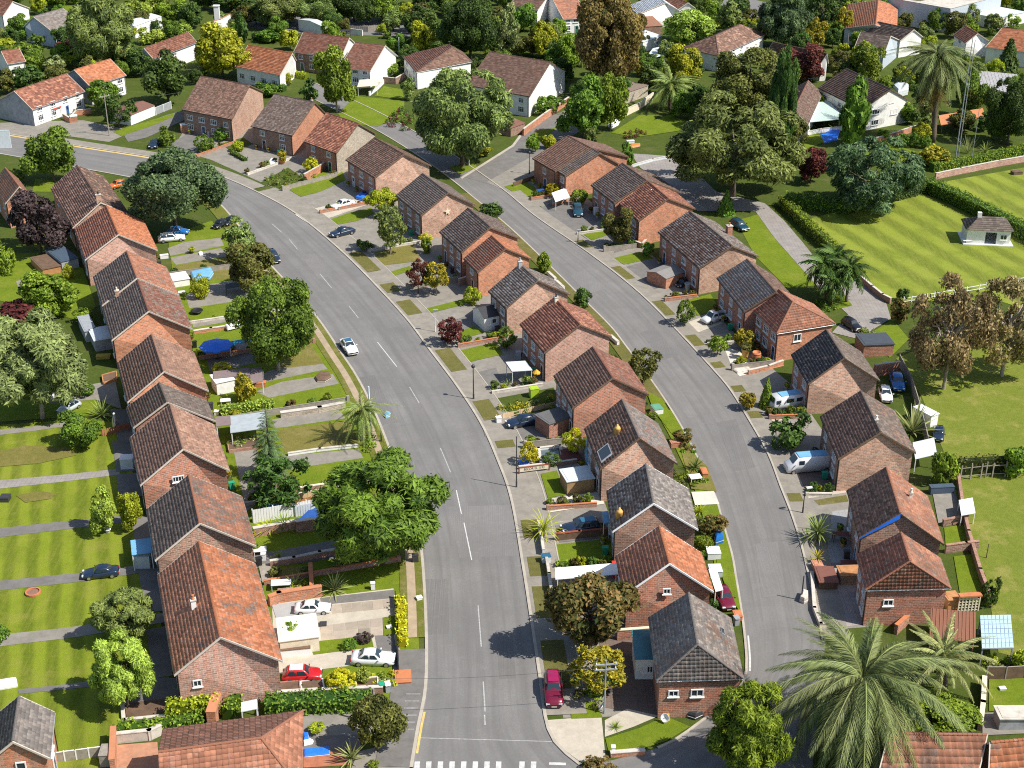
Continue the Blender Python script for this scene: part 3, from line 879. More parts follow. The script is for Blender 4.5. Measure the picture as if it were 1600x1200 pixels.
# ---------------------------------------------------------------- houses
ORANGE, REDBR, BROWN, CHAR = (0.42, 0.148, 0.064), (0.23, 0.088, 0.054), (0.175, 0.095, 0.066), (0.120, 0.084, 0.068)
DKGREY, GREYR_, TAN, TERR = (0.145, 0.112, 0.092), (0.19, 0.165, 0.15), (0.34, 0.19, 0.13), (0.36, 0.15, 0.085)
DKBR = (0.135, 0.078, 0.055)
def tiles(e0, e1, r0, r1, tw=0.42, cw=0.40, lift=0.05, fine=True):
 """rows of overlapping clay tiles over the slope e0-e1 (eave) r0-r1 (ridge): vertices, quads, tile value"""
 e0, e1, r0, r1 = (Vector(p) for p in (e0, e1, r0, r1))
 X = (e1 - e0)
 L = X.length
 X = X / L
 n = X.cross(((r0 + r1) / 2) - e0)
 n = n.normalized()
 if n.z < 0:
  n = -n
 Y = n.cross(X)
 if Y.dot((r0 + r1) / 2 - e0) < 0:
  Y = -Y
 h = (r0 - e0).dot(Y)
 x0, x1 = (r0 - e0).dot(X), (r1 - e0).dot(X)
 rows = max(2, int(round(h / cw)))
 prof = [(0.0, 0.0), (0.52, 0.0), (0.76, 0.045), (1.0, 0.0)] if fine else [(0.0, 0.0), (1.0, 0.0)]
 npf = len(prof)
 pts, tv = [], []
 for r in range(rows):
  ya, yb = h * r / rows, h * (r + 1) / rows + 0.03
  yb = min(yb, h)
  la, ra = x0 * ya / h, L + (x1 - L) * ya / h
  lb, rb = x0 * yb / h, L + (x1 - L) * yb / h
  lo, hi = min(la, lb), max(ra, rb)
  k0, k1 = int(math.floor(lo / tw)), int(math.ceil(hi / tw))
  ks = np.arange(k0, k1)
  xs0, xs1 = ks * tw, (ks + 1) * tw
  jit = NR.uniform(-0.012, 0.012, len(ks))
  val = NR.uniform(0, 1, len(ks))
  for y, l_, r_, kind in ((ya, la, ra, 0), (ya, la, ra, 1), (yb, lb, rb, 2)):
   a = np.clip(xs0, l_, r_)
   b = np.clip(xs1, l_, r_)
   arr = np.zeros((len(ks), npf, 3))
   for i, (f, z) in enumerate(prof):
    arr[:, i, 0] = a + (b - a) * f
    arr[:, i, 1] = y - (jit if kind < 2 else 0)
    arr[:, i, 2] = (z + lift + jit if kind == 1 else (0.0 if kind == 0 else z * 0.8 + 0.004))
   pts.append((r, kind, arr, val))
 V, Q, T = [], [], []
 base = 0
 for r in range(rows):
  A, B, Cc = pts[3 * r][2], pts[3 * r + 1][2], pts[3 * r + 2][2]
  val = pts[3 * r][3]
  m = A.shape[0]
  blk = np.stack([A, B, Cc], axis=1).reshape(m, 3 * npf, 3)
  idx = base + np.arange(m)[:, None] * 3 * npf
  q = []
  for s in range(2):
   for i in range(npf - 1):
    q.append(np.stack([idx[:, 0] + s * npf + i, idx[:, 0] + s * npf + i + 1, idx[:, 0] + (s + 1) * npf + i + 1, idx[:, 0] + (s + 1) * npf + i], axis=1))
  V.append(blk.reshape(-1, 3))
  Q.append(np.concatenate(q))
  T.append(np.repeat(val, 3 * npf))
  base += m * 3 * npf
 V = np.concatenate(V)
 O, Xn, Yn, Nn = (np.array(v) for v in (e0, X, Y, n))
 W = O + V[:, :1] * Xn + V[:, 1:2] * Yn + V[:, 2:3] * Nn
 return W, np.concatenate(Q), np.concatenate(T)
def tile_part(slopes, parent, origin, fine=True, tw=0.42, cw=0.40, name='roof'):
 """slopes: (e0, e1, r0, r1, material); one roof mesh of many tiles"""
 Vs, Qs, Ts, ms, mats = [], [], [], [], []
 b = 0
 for e0, e1, r0, r1, mt in slopes:
  V, Q, T = tiles(e0, e1, r0, r1, tw, cw, fine=fine)
  Vs.append(V - np.array(origin))
  Qs.append(Q + b)
  Ts.append(T)
  if mt not in mats:
   mats.append(mt)
  ms.append(np.full(len(Q), mats.index(mt), dtype=np.int32))
  b += len(V)
 me = np_mesh(name, np.concatenate(Vs), np.concatenate(Qs), np.concatenate(Ts), mats[0], mats[1:])
 me.polygons.foreach_set('material_index', np.concatenate(ms))
 o = link(bpy.data.objects.new(name, me), parent)
 o['kind'] = 'stuff'
 return o
def cap_line(mb, a, b, r, mat, seg=0.42, tilt=True):
 """half-round ridge tiles, each a short piece slightly lapping the next"""
 a, b = Vector(a), Vector(b)
 n = max(1, int((b - a).length / seg))
 d = (b - a) / n
 side = d.cross(Vector((0, 0, 1)))
 if side.length < 1e-5:
  return
 side.normalize()
 up = side.cross(d).normalized()
 if up.z < 0:
  up = -up
 for i in range(n):
  p0, p1 = a + d * i, a + d * (i + 1.0)
  V, Fs = [], []
  for p, rr in ((p0, r * 1.1), (p1, r * 0.92)):
   for k in range(5):
    t = math.pi * k / 4
    V.append(p + side * (rr * math.cos(t)) + up * (rr * 0.75 * math.sin(t) - 0.03))
  Fs = [(k, k + 1, k + 6, k + 5) for k in range(4)] + [(0, 1, 2, 3, 4), (9, 8, 7, 6, 5)]
  mb.mesh(V, Fs, mat)
_WIN = {}
def window_mesh(wd, ht, nx=2, ny=2, frame=None):
 key = ('w', round(wd, 2), round(ht, 2), nx, ny, frame)
 if key in _WIN:
  return _WIN[key]
 fr = frame or WTRIM
 mb = MB()
 t = 0.10
 for s in (-1, 1):
  mb.box((s * (wd / 2 - t / 2), -0.03, ht / 2), (t, 0.14, ht), fr)
 for z in (t / 2, ht - t / 2):
  mb.box((0, -0.03, z), (wd - 2 * t, 0.136, t), fr)
 for i in range(1, nx):
  mb.box((-wd / 2 + wd * i / nx, -0.028, ht / 2), (0.075, 0.11, ht - 2 * t), fr)
 for j in range(1, ny):
  for i in range(nx):
   mb.box((-wd / 2 + wd * (i + 0.5) / nx, -0.026, ht * (0.66 if ny == 2 else j / ny)), (wd / nx - 0.08, 0.09, 0.06), fr)
 m1 = mb.make_mesh('window')
 mb = MB()
 mb.box((0, 0.005, ht / 2), (wd - 0.06, 0.05, ht - 0.06), GLASS)
 m2 = mb.make_mesh('pane')
 mb = MB()
 mb.box((0, -0.09, -0.05), (wd + 0.2, 0.24, 0.08), fr)
 m3 = mb.make_mesh('sill')
 _WIN[key] = (m1, m2, m3)
 return _WIN[key]
def window(parent, p, ang, wd=1.5, ht=1.2, nx=2, ny=2, frame=None):
 """p: middle of the bottom edge on the wall (parent space), ang: direction the window faces"""
 m1, m2, m3 = window_mesh(wd, ht, nx, ny, frame)
 o = mobj('window', m1, parent, p, (0, 0, ang + math.pi / 2))
 mobj('pane', m2, o)
 mobj('sill', m3, o)
 return o
_DOOR = {}
def door(parent, p, ang, mat, wd=0.95, ht=2.05):
 if mat not in _DOOR:
  mb = MB()
  mb.box((0, -0.02, ht / 2), (wd, 0.09, ht), mat)
  mb.box((0, -0.075, ht * 0.75), (wd * 0.6, 0.03, ht * 0.3), GLASS)
  mb.box((0, -0.07, ht * 0.3), (wd * 0.65, 0.03, ht * 0.35), mat)
  for s in (-1, 1):
   mb.box((s * (wd / 2 + 0.05), -0.03, ht / 2), (0.1, 0.14, ht + 0.1), WTRIM)
  mb.box((0, -0.03, ht + 0.11), (wd + 0.2, 0.138, 0.1), WTRIM)
  mh = MB()
  mh.tube((wd * 0.38, -0.09, 1.0), (wd * 0.38, -0.09, 1.14), 0.025, 0.025, RIM)
  _DOOR[mat] = (mb.make_mesh('door'), mh.make_mesh('handle'))
 a, b = _DOOR[mat]
 o = mobj('door', a, parent, p, (0, 0, ang + math.pi / 2))
 mobj('handle', b, o)
 return o
DOORMATS = [paint('door_white', (0.7, 0.7, 0.7), 0.4), paint('door_blue', (0.05, 0.12, 0.3), 0.4), paint('door_brown', (0.16, 0.07, 0.03), 0.5), paint('door_green', (0.03, 0.16, 0.08), 0.4)]
HOUSES = {}
def house(key, label, An, Af, EL, ER, roofL, roofR, wallm, hr=8.0, ze=4.9, mat2=None, patch=(0.4, 0.4), wins=2, rwins=2, gable=(), hip=0, hipf=0, group=None, verge=None, cap=None, fine=True, tw=0.42, cw=0.4, gmat=None, name='row_house', storeys=2, dn=None, kmax=1.6, cat='house', lich=0.1):
 """roof corners as seen in the photograph (near/far ridge ends, near eave tips left and right), levels in metres"""
 A, B = GP(An, hr), GP(Af, hr)
 d = Vector((B.x - A.x, B.y - A.y, 0)).normalized()
 lat = Vector((d.y, -d.x, 0))                      # to the right of the ridge looking along it
 def side(e, sgn):
  E = GP(e, ze)
  r = E - A
  k = r.x * d.x + r.y * d.y
  wv = r.x * lat.x + r.y * lat.y
  return k, wv
 if EL is not None:
  kL, wL = side(EL, -1)
 if ER is not None:
  kR, wR = side(ER, 1)
 if EL is None:
  kL, wL = (kR if hip else 0), -wR
 if ER is None:
  kR, wR = (kL if hip else 0), -wL
 if not hip:
  kL, kR = max(-kmax, min(kmax, kL)), max(-kmax, min(kmax, kR))
 PL = A + d * kL + lat * wL
 PR = A + d * kR + lat * wR
 PL.z = PR.z = ze
 ab = B - A
 if hip:
  k = (kL + kR) / 2
  farsh = hipf
  QL, QR = B + lat * wL + d * farsh, B + lat * wR + d * farsh
 else:
  QL, QR = PL + ab, PR + ab
 QL.z = QR.z = ze
 ctr = (PL + PR + QL + QR) / 4
 ctr = Vector((ctr.x, ctr.y, 0))
 h = thing(name, label, cat, ctr, 0, group)
 HOUSES[key] = dict(root=h, A=A, B=B, PL=PL, PR=PR, QL=QL, QR=QR, d=d, lat=lat, ctr=ctr, hr=hr, ze=ze)
 c1 = roofL if not callable(roofL) else roofL
 kl, kr = (1.55, 0.9) if key[0] in 'LMR' else (1.0, 0.95)  # sun balance put into tile colour: shaded left slopes lighter, sunlit right darker
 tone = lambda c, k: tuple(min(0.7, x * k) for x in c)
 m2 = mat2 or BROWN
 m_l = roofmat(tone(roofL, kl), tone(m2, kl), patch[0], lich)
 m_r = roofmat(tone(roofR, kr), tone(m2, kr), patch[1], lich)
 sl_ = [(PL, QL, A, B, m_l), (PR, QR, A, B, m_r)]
 if hip:
  sl_.append((PL, PR, A, A, m_r))
  if hipf:
   sl_.append((QL, QR, B, B, m_l))
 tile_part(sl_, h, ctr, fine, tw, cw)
 T = Vector((0, 0, 0.03))
 bt = Vector((0, 0, 0.16))
 mb = MB()
 quads = [(PL, QL, B, A), (PR, A, B, QR)]
 if hip:
  quads.append((PL, A, PR))
  if hipf:
   quads.append((QL, QR, B))
 for q in quads:
  mb.face([p - T for p in q], WOODB)
  mb.face([p - bt for p in reversed(q)], WTRIM)
 mb.obj('roof_deck', h, origin=ctr)
 mb = MB()
 cm = roofmat(cap or tuple(min(1, x * 1.15) for x in roofR), TAN, 0.5, 0.2)
 up = Vector((0, 0, 0.05))
 cap_line(mb, A + up, B + up, 0.15, cm)
 if hip:
  cap_line(mb, PL + up, A + up, 0.13, cm)
  cap_line(mb, PR + up, A + up, 0.13, cm)
  if hipf:
   cap_line(mb, QL + up, B + up, 0.13, cm)
   cap_line(mb, QR + up, B + up, 0.13, cm)
 mb.obj('ridge_cap', h, origin=ctr)
 vm = verge or VERGEW
 if not hip:
  for P0, P1, R, s in ((PL, PR, A, -1), (QL, QR, B, 1)):
   mb = MB()
   for a, b in ((P0, R), (P1, R)):
    o = d * (0.05 * s)
    o2 = d * (0.12 * s)
    z1, z2 = Vector((0, 0, 0.03)), Vector((0, 0, -0.2))
    mb.face([a + o2 + z1, b + o2 + z1, b + o2 + z2, a + o2 + z2], vm)
    mb.face([a + z1, a + o2 + z1, a + o2 + z2, a + z2], vm)
    mb.face([a + z1, b + z1, b + o2 + z1, a + o2 + z1], vm)
    mb.face([a + z2, a + o2 + z2, b + o2 + z2, b + z2], vm)
   mb.obj('barge_board', h, origin=ctr)
 for P0, P1 in ((PL, QL), (PR, QR)):
  mb = MB()
  mb.tube(P0 - Vector((0, 0, 0.08)), P1 - Vector((0, 0, 0.08)), 0.07, 0.07, BLACK if verge else GREYMET, 6)
  mb.obj('gutter', h, origin=ctr)
 i_n = 0.22
 fL, fR = 1 - 0.35 / abs(wL), 1 - 0.35 / abs(wR)
 drop = Vector((0, 0, -0.17))
 def on(P, R, f):
  return R + (P - R) * f
 if hip:
  wl_n = PL + d * 0.35 + lat * 0.35
  wr_n = PR + d * 0.35 - lat * 0.35
  if wL > 0:
   wl_n, wr_n = PL + d * 0.35 - lat * 0.35, PR + d * 0.35 + lat * 0.35
  ft = d * (-0.35 if hipf else -i_n)
  wl_f, wr_f = QL + ft + (wl_n - PL - d * 0.35), QR + ft + (wr_n - PR - d * 0.35)
  an = None
  af = None if hipf else B + drop - d * i_n
  for p in (wl_n, wr_n, wl_f, wr_f):
   p.z = ze - 0.16 + 0.35 * (hr - ze) / abs(wL)
 else:
  wl_n, wr_n = on(PL, A, fL) + drop + d * i_n, on(PR, A, fR) + drop + d * i_n
  wl_f, wr_f = on(QL, B, fL) + drop - d * i_n, on(QR, B, fR) + drop - d * i_n
  an, af = A + drop + d * i_n, B + drop - d * i_n
 def gz(p):
  return Vector((p.x, p.y, -0.05))
 mb = MB()
 g = gmat or wallm
 mb.face([gz(wl_n), gz(wr_n), wr_n] + ([an] if an else []) + [wl_n], g)
 mb.face([gz(wr_f), gz(wl_f), wl_f] + ([af] if af else []) + [wr_f], g)
 mb.face([gz(wl_f), gz(wl_n), wl_n, wl_f], wallm)
 mb.face([gz(wr_n), gz(wr_f), wr_f, wr_n], wallm)
 mb.obj('wall', h, origin=ctr)
 H = HOUSES[key]
 H['walls'] = {}
 for nm, a, b, nw in (('L', wl_f, wl_n, wins), ('R', wr_n, wr_f, rwins)):
  v = gz(b) - gz(a)
  v.z = 0
  ln = v.length
  v.normalize()
  nrm = Vector((v.y, -v.x, 0))
  ang = math.atan2(nrm.y, nrm.x)
  H['walls'][nm] = (gz(a), v, nrm, ang, ln)
  if nw <= 0:
   continue
  dpos = rng.randrange(nw)
  for k in range(nw):
   t = ln * (k + 0.5) / nw
   p = gz(a) + v * t - ctr
   ww = min(1.7, ln / nw - 0.8)
   if ww < 0.6:
    ww = 0.7
   if storeys == 2:
    q = p.copy()
    q.z = 3.05
    window(h, q, ang, ww * rng.choice((1.0, 0.8)), 1.2, 2 if ww < 1.5 else 3, 2)
   q = p.copy()
   if k == dpos and nm == ('L' if nw == wins else 'R') and storeys == 2:
    q.z = 0.0
    door(h, q + v * 0.3, ang, rng.choice(DOORMATS))
   else:
    q.z = 0.85 if storeys == 2 else 1.1
    window(h, q, ang, ww, 1.35, 3 if ww > 1.4 else 2, 2)
  mbp = MB()
  q = gz(b) - v * 0.2 + nrm * 0.09
  mbp.tube(q, Vector((q.x, q.y, b.z - 0.1)), 0.05, 0.05, BLACK, 6)
  mbp.obj('downpipe', h, origin=ctr)
 v = gz(wr_n) - gz(wl_n)
 nrm = Vector((v.y, -v.x, 0)).normalized()
 H['walls']['N'] = (gz(wl_n), v.normalized(), nrm, math.atan2(nrm.y, nrm.x), v.length)
 for (t, z, wd, ht, nx) in gable:
  p = gz(wl_n) + v * t - ctr
  p.z = z
  window(h, p, H['walls']['N'][3], wd, ht, nx, 1)
 return h
def on_roof(key, side_, t, s):
 """point on a roof slope: t along the ridge (0 near, 1 far), s from eave 0 to ridge 1; relative to the house"""
 H = HOUSES[key]
 P, Q = (H['PL'], H['QL']) if side_ == 'L' else (H['PR'], H['QR'])
 e = P.lerp(Q, t)
 r = H['A'].lerp(H['B'], t)
 return e.lerp(r, s) - H['ctr']
def chimney(key, side_, t, s, size=(0.55, 0.55), up=1.2, mat=None, pot=None, n=1):
 H = HOUSES[key]
 p = on_roof(key, side_, t, s)
 rz = math.atan2(H['d'].y, H['d'].x)
 mb = MB()
 mb.box((p.x, p.y, p.z + up / 2 - 0.4), (size[0], size[1], up + 0.8), mat or BR_RED, rz)
 mb.box((p.x, p.y, p.z + up + 0.05), (size[0] + 0.14, size[1] + 0.14, 0.12), CONC, rz)
 c = mb.obj('chimney', H['root'])
 for i in range(n):
  q = MB()
  off = (i - (n - 1) / 2) * 0.4
  q.lathe([(0.17, 0), (0.2, 0.06), (0.15, 0.1), (0.13, 0.45), (0.16, 0.5), (0.12, 0.52)], pot or TERRA, (p.x + off * H['d'].x, p.y + off * H['d'].y, p.z + up + 0.1), 10)
  q.obj('chimney_pot', c, True)
 return c
def vent_pot(key, side_, t, s, mat, r=0.3, hgt=0.9):
 """big clay pot standing on a roof slope"""
 p = on_roof(key, side_, t, s)
 mb = MB()
 mb.lathe([(r, -0.5), (r, hgt * 0.55), (r * 1.08, hgt * 0.6), (r * 0.8, hgt * 0.8), (r * 0.35, hgt * 0.92), (r * 0.3, hgt * 1.1), (0.02, hgt * 1.15)], mat, p, 12)
 return mb.obj('roof_pot', HOUSES[key]['root'], True)
def skylight(key, side_, t0, t1, s0, s1):
 a, b, c, e = (on_roof(key, side_, *q) for q in ((t0, s0), (t1, s0), (t1, s1), (t0, s1)))
 n = (b - a).cross(e - a).normalized()
 if n.z < 0:
  n = -n
 mb = MB()
 ins = lambda p, k: (a + b + c + e) / 4 + (p - (a + b + c + e) / 4) * k
 top = [p + n * 0.17 for p in (a, b, c, e)]
 for i in range(4):
  j = (i + 1) % 4
  q0, q1 = (a, b, c, e)[i], (a, b, c, e)[j]
  mb.face([q0, q1, q1 + n * 0.17, q0 + n * 0.17], GREYMET)
  mb.face([q0 + n * 0.17, q1 + n * 0.17, ins(q1, 0.86) + n * 0.17, ins(q0, 0.86) + n * 0.17], GREYMET)
 o = mb.obj('skylight', HOUSES[key]['root'])
 mb = MB()
 mb.face([ins(p, 0.88) + n * 0.14 for p in (a, b, c, e)], GLASS)
 mb.obj('pane', o)
 return o
VERGEW = paint('weathered_verge', (0.50, 0.44, 0.37), 0.8, var=0.15)
LG = 'brick row houses on the left side of the main road'
MG = 'brick row houses between the two roads'
RG = 'brick row houses on the right side of the curving road'
W2 = (0.3, 3.1, 0.9, 0.9, 2)
house('L1', 'largest orange-roofed brick house of the left row, behind the red hatchback', (344, 995), (311, 846), (272, 1054), (441, 1032), TERR, ORANGE, BR_PINK, mat2=CHAR, patch=(0.1, 0.45), gable=((0.18, 2.9, 0.85, 0.8, 2),), group=LG)
house('L2', 'brick house with charcoal left slope and patchy orange right slope beside the blue tarpaulin', (312, 817), (295, 742), (242, 875), (400, 853), CHAR, TERR, BR_BRN, mat2=CHAR, patch=(0.2, 0.75), group=LG)
house('L3', 'brick house with tan roof and a white panel window high in its gable', (286, 701), (266, 632), (219, 758), (360, 739), BROWN, TAN, BR_RED, mat2=BROWN, patch=(0.2, 0.3), gable=((0.42, 4.3, 1.4, 0.8, 4),), group=LG)
house('L4', 'narrow dark-roofed house squeezed behind the tan-roofed brick house', (261, 628), (249, 598), (208, 668), (340, 664), DKBR, DKGREY, BR_RED, mat2=CHAR, patch=(0.5, 0.5), hr=7.8, ze=4.7, group=LG)
house('L5', 'brick house with mottled brown roof beside the blue parasol', (256, 580), (237, 522), (199, 628), (328, 616), BROWN, TAN, BR_ORG, mat2=DKBR, patch=(0.3, 0.6), group=LG)
house('L6', 'brick house with dark left slope, gable facing the blue parasol house', (232, 486), (215, 437), (175, 534), (305, 525), CHAR, REDBR, BR_ORG, mat2=DKGREY, patch=(0.3, 0.6), group=LG)
house('L7', 'row house, charcoal left slope and rusty right slope, upper half of a shared ridge', (214, 434), (198, 392), (160, 479), (283, 470), CHAR, TERR, BR_PINK, mat2=DKGREY, patch=(0.3, 0.3), gable=(), group=LG)
house('L8', 'row house with bright orange roof beside the white estate car', (185, 366), (166, 321), (134, 409), (249, 396), REDBR, ORANGE, BR_PINK, mat2=TERR, patch=(0.3, 0.2), group=LG)
house('L9', 'grey-brown house at the top of the left row next to the purple tree', (157, 316), (120, 258), (114, 357), (199, 330), BROWN, DKBR, BR_TAN, mat2=TAN, patch=(0.5, 0.3), ze=4.6, group=LG)
house('L10', 'red-roofed house cut off by the left edge above the purple tree', (30, 291), (8, 262), (8, 318), (44, 300), TERR, TERR, BR_ORG, mat2=DKGREY, patch=(0.5, 0.5), ze=5, name='house')
house('M1', 'wide brick house with dark brown roof at the far end of the middle row', (390, 133), (314, 119), (362, 187), (412, 143), DKBR, DKBR, BR_BRN, hr=9.5, ze=5.2, kmax=9, mat2=BROWN, patch=(0.6, 0.4), wins=4, gmat=BR_TAN, group=MG, verge=WOODB)
house('M2', 'brick house with black roof and orange gable near the far end of the middle row', (492, 160), (429, 147), (456, 212), (508, 176), CHAR, CHAR, BR_BRN, hr=8.8, ze=4.7, kmax=8, mat2=DKGREY, patch=(0.3, 0.3), wins=2, gmat=BR_ORG, group=MG, verge=WOODB)
house('M3', 'small house with rust-brown roof and plain tan gable behind the yellow ball bush', (560, 193), (510, 176), (525, 240), (588, 209), REDBR, REDBR, BR_RED, hr=8.5, ze=4.6, kmax=7, mat2=TERR, patch=(0.6, 0.4), wins=2, gmat=BR_STN, group=MG, verge=WOODB)
house('M4', 'brown-roofed brick house beside the white covered car', (631, 241), (585, 215), (592, 282), (674, 259), DKBR, DKBR, BR_RED, mat2=BROWN, patch=(0.5, 0.4), wins=3, gmat=BR_TAN, group=MG, verge=WOODB)
house('M5', 'grey-roofed brick house behind the yellow-green tree, star on its gable', (700, 301), (660, 271), (657, 337), (742, 320), DKGREY, DKGREY, BR_BRN, mat2=CHAR, patch=(0.4, 0.4), wins=3, gmat=BR_TAN, group=MG, verge=WOODB)
house('M6', 'charcoal-roofed brick house with orange gable behind the small column cypress', (766, 355), (731, 325), (722, 396), (812, 372), CHAR, CHAR, BR_RED, mat2=DKGREY, patch=(0.5, 0.4), wins=3, gmat=BR_ORG, group=MG, verge=WOODB)
house('M7', 'low red-roofed house joined to the charcoal-roofed one, maroon tree in front', (790, 388), (768, 368), (750, 430), (830, 404), REDBR, ORANGE, BR_RED, mat2=DKBR, patch=(0.6, 0.3), hr=7.4, ze=4.6, wins=1, gmat=BR_ORG, group=MG, verge=WOODB)
house('M8', 'dark grey house with a brown porch beside the maroon ball bush', (840, 438), (812, 413), (790, 482), (891, 460), DKGREY, DKGREY, BR_BRN, mat2=GREYR_, patch=(0.5, 0.5), wins=2, gmat=BR_TAN, group=MG, verge=WOODB)
house('M9', 'brick house with even red-brown tiles and pale pink gable in the middle row', (906, 507), (866, 465), (850, 551), (956, 526), REDBR, REDBR, BR_RED, mat2=TERR, patch=(0.3, 0.5), wins=3, gmat=BR_PINK, group=MG, verge=WOODB)
house('M10', 'brown-roofed brick house above the dark saloon and flower bed', (957, 590), (926, 542), (895, 640), (1014, 616), BROWN, REDBR, BR_RED, mat2=DKBR, patch=(0.5, 0.5), wins=3, gmat=BR_RED, group=MG, verge=WOODB)
house('M11', 'brown-roofed house with a skylight and a yellow roof pot', (999, 684), (972, 624), (940, 740), (1061, 730), DKBR, GREYR_, BR_BRN, mat2=BROWN, patch=(0.6, 0.5), wins=2, gmat=BR_TAN, group=MG, verge=WOODB)
house('M12', 'house with pale grey right slope and a yellow roof pot above the dark estate car', (1021, 786), (1009, 725), (957, 830), (1091, 827), CHAR, GREYR_, BR_BRN, mat2=GREYR_, patch=(0.5, 0.3), wins=2, gmat=BR_BRN, group=MG, verge=WTRIM, tw=0.43, cw=0.40, lich=0.25)
house('M13', 'orange-tiled brick house behind the dark maroon-green tree', (1046, 880), (1030, 822), (975, 929), (1115, 924), TERR, ORANGE, BR_RED, mat2=REDBR, patch=(0.4, 0.2), wins=2, gmat=BR_RED, gable=((0.48, 4.6, 0.8, 0.7, 2),), group=MG, verge=WTRIM, tw=0.43, cw=0.40)
house('M14', 'grey hip-roofed brick house on the corner by the junction', (1090, 1007), (1076, 926), (1026, 1064), (1162, 1060), GREYR_, GREYR_, BR_RED, mat2=DKBR, patch=(0.4, 0.5), hip=1, wins=0, rwins=1, gable=((0.18, 2.7, 1.0, 0.75, 2), (0.48, 2.6, 1.25, 0.9, 2)), group=MG, tw=0.43, cw=0.40, lich=0.2)
house('R1', 'brown-roofed half of a pair at the top of the right row, beside the white tent', (923, 231), (887, 212), (872, 271), None, BROWN, BROWN, BR_RED, mat2=DKBR, patch=(0.4, 0.4), wins=1, gmat=BR_ORG, group=RG, verge=WOODB)
house('R2', 'dark grey half of a pair at the top of the right row, orange gable', (937, 239), (925, 232), (900, 286), (969, 257), DKGREY, DKGREY, BR_RED, mat2=CHAR, patch=(0.4, 0.4), wins=1, gmat=BR_ORG, group=RG, verge=WOODB)
house('R3', 'black-roofed house behind the teal pickup', (1010, 282), (972, 255), (965, 322), None, CHAR, DKBR, BR_RED, mat2=DKGREY, patch=(0.3, 0.4), wins=3, group=RG, verge=WOODB)
house('R4', 'red-brown roofed house with orange gable behind the round olive tree', (1044, 310), (1013, 284), (1002, 350), (1084, 324), REDBR, REDBR, BR_RED, mat2=TERR, patch=(0.5, 0.4), wins=2, gmat=BR_ORG, group=RG, verge=WOODB)
house('R5', 'long dark-roofed pair with pale lichen streak behind the small brick store', (1144, 384), (1077, 330), (1092, 419), (1185, 400), DKBR, DKGREY, BR_RED, mat2=GREYR_, patch=(0.5, 0.5), wins=4, gmat=BR_TAN, group=RG, verge=WOODB, lich=0.2)
house('R6', 'grey-brown roofed house beside the white pickup', (1212, 456), (1167, 405), (1162, 487), None, GREYR_, DKBR, BR_RED, mat2=DKBR, patch=(0.4, 0.5), wins=3, group=RG, verge=WOODB)
house('R7', 'red hip-roofed brick house with one white window, orange barrel in front', (1239, 472), (1217, 452), (1214, 521), (1306, 506), REDBR, TERR, BR_ORG, mat2=BROWN, patch=(0.4, 0.4), hip=1, wins=3, rwins=2, gable=((0.36, 2.9, 1.3, 1.2, 2),), group=RG)
house('R8', 'jet-black roofed house beside the brick yard wall', (1319, 559), (1291, 515), (1262, 600), (1375, 595), (0.035, 0.033, 0.035), DKGREY, BR_RED, mat2=CHAR, patch=(0.2, 0.4), wins=2, gmat=BR_TAN, group=RG, verge=WOODB)
house('R9', 'brown-roofed brick house with a small dish on its ridge, agave behind it', (1376, 675), (1345, 611), (1309, 717), (1431, 707), DKBR, DKGREY, BR_BRN, mat2=BROWN, patch=(0.5, 0.5), wins=2, gmat=BR_TAN, group=RG, verge=WOODB, tw=0.42, cw=0.38)
house('R10', 'house with a bright blue strip along its gable verge', (1407, 802), (1385, 730), (1342, 840), (1475, 850), DKBR, TERR, BR_BRN, mat2=BROWN, patch=(0.5, 0.6), wins=2, gmat=BR_BRN, group=RG, verge=WOODB, tw=0.42, cw=0.38)
house('R11', 'lowest house of the right row, hip roof of mixed orange tiles behind the big palm', (1422, 877), (1408, 832), (1352, 922), (1486, 919), REDBR, TERR, BR_RED, mat2=DKBR, patch=(0.5, 0.6), hip=1, wins=2, rwins=1, gable=((0.28, 2.6, 1.1, 0.8, 2),), group=RG, tw=0.42, cw=0.38)
# --- top of the picture
TG = 'houses across the far end of the estate'
kw = dict(name='house', fine=False, tw=0.6, cw=0.5, group=TG, rwins=1)
house('T1', 'white house with brown tiled roof and red awning beside the left edge', (22, 142), (104, 115), None, (49, 172), BROWN, REDBR, WHITE, hr=7.2, ze=4.0, gmat=GREYR, mat2=TERR, patch=(0.3, 0.4), wins=2, **dict(kw, rwins=4))
house('T2', 'white house with vivid orange roof behind the brown-roofed white house', (116, 109), (172, 92), None, (140, 136), ORANGE, ORANGE, WHITE, hr=7.6, ze=4.6, gmat=GREYR, patch=(0.1, 0.1), wins=2, **dict(kw, rwins=3))
house('T3', 'pale house with reddish-brown roof left of the bright yellow tree', (225, 75), (294, 50), None, (240, 92), REDBR, REDBR, WHITE, hr=7.2, ze=4.4, gmat=GREYW, patch=(0.3, 0.2), wins=2, **kw)
house('T4', 'white cottage with orange-red roof right of the bright yellow tree', (457, 83), (388, 70), (437, 118), (463, 94), ORANGE, ORANGE, WHITE, hr=7.6, ze=4.0, kmax=9, mat2=TERR, patch=(0.2, 0.2), wins=4, storeys=1, **kw)
house('T5', 'brown-roofed house with a white gable behind the tall split-colour tree', (546, 59), (474, 50), (532, 91), (556, 68), REDBR, REDBR, BR_BRN, hr=8.2, ze=4.8, kmax=9, gmat=WHITE, mat2=BROWN, patch=(0.5, 0.3), wins=4, **kw)
house('T6', 'brown-roofed house with white gable and terrace by the green lawn', (602, 71), (555, 66), (586, 112), (622, 88), REDBR, BROWN, WHITE, hr=7.4, ze=4.2, mat2=BROWN, patch=(0.5, 0.5), wins=3, kmax=3, **kw)
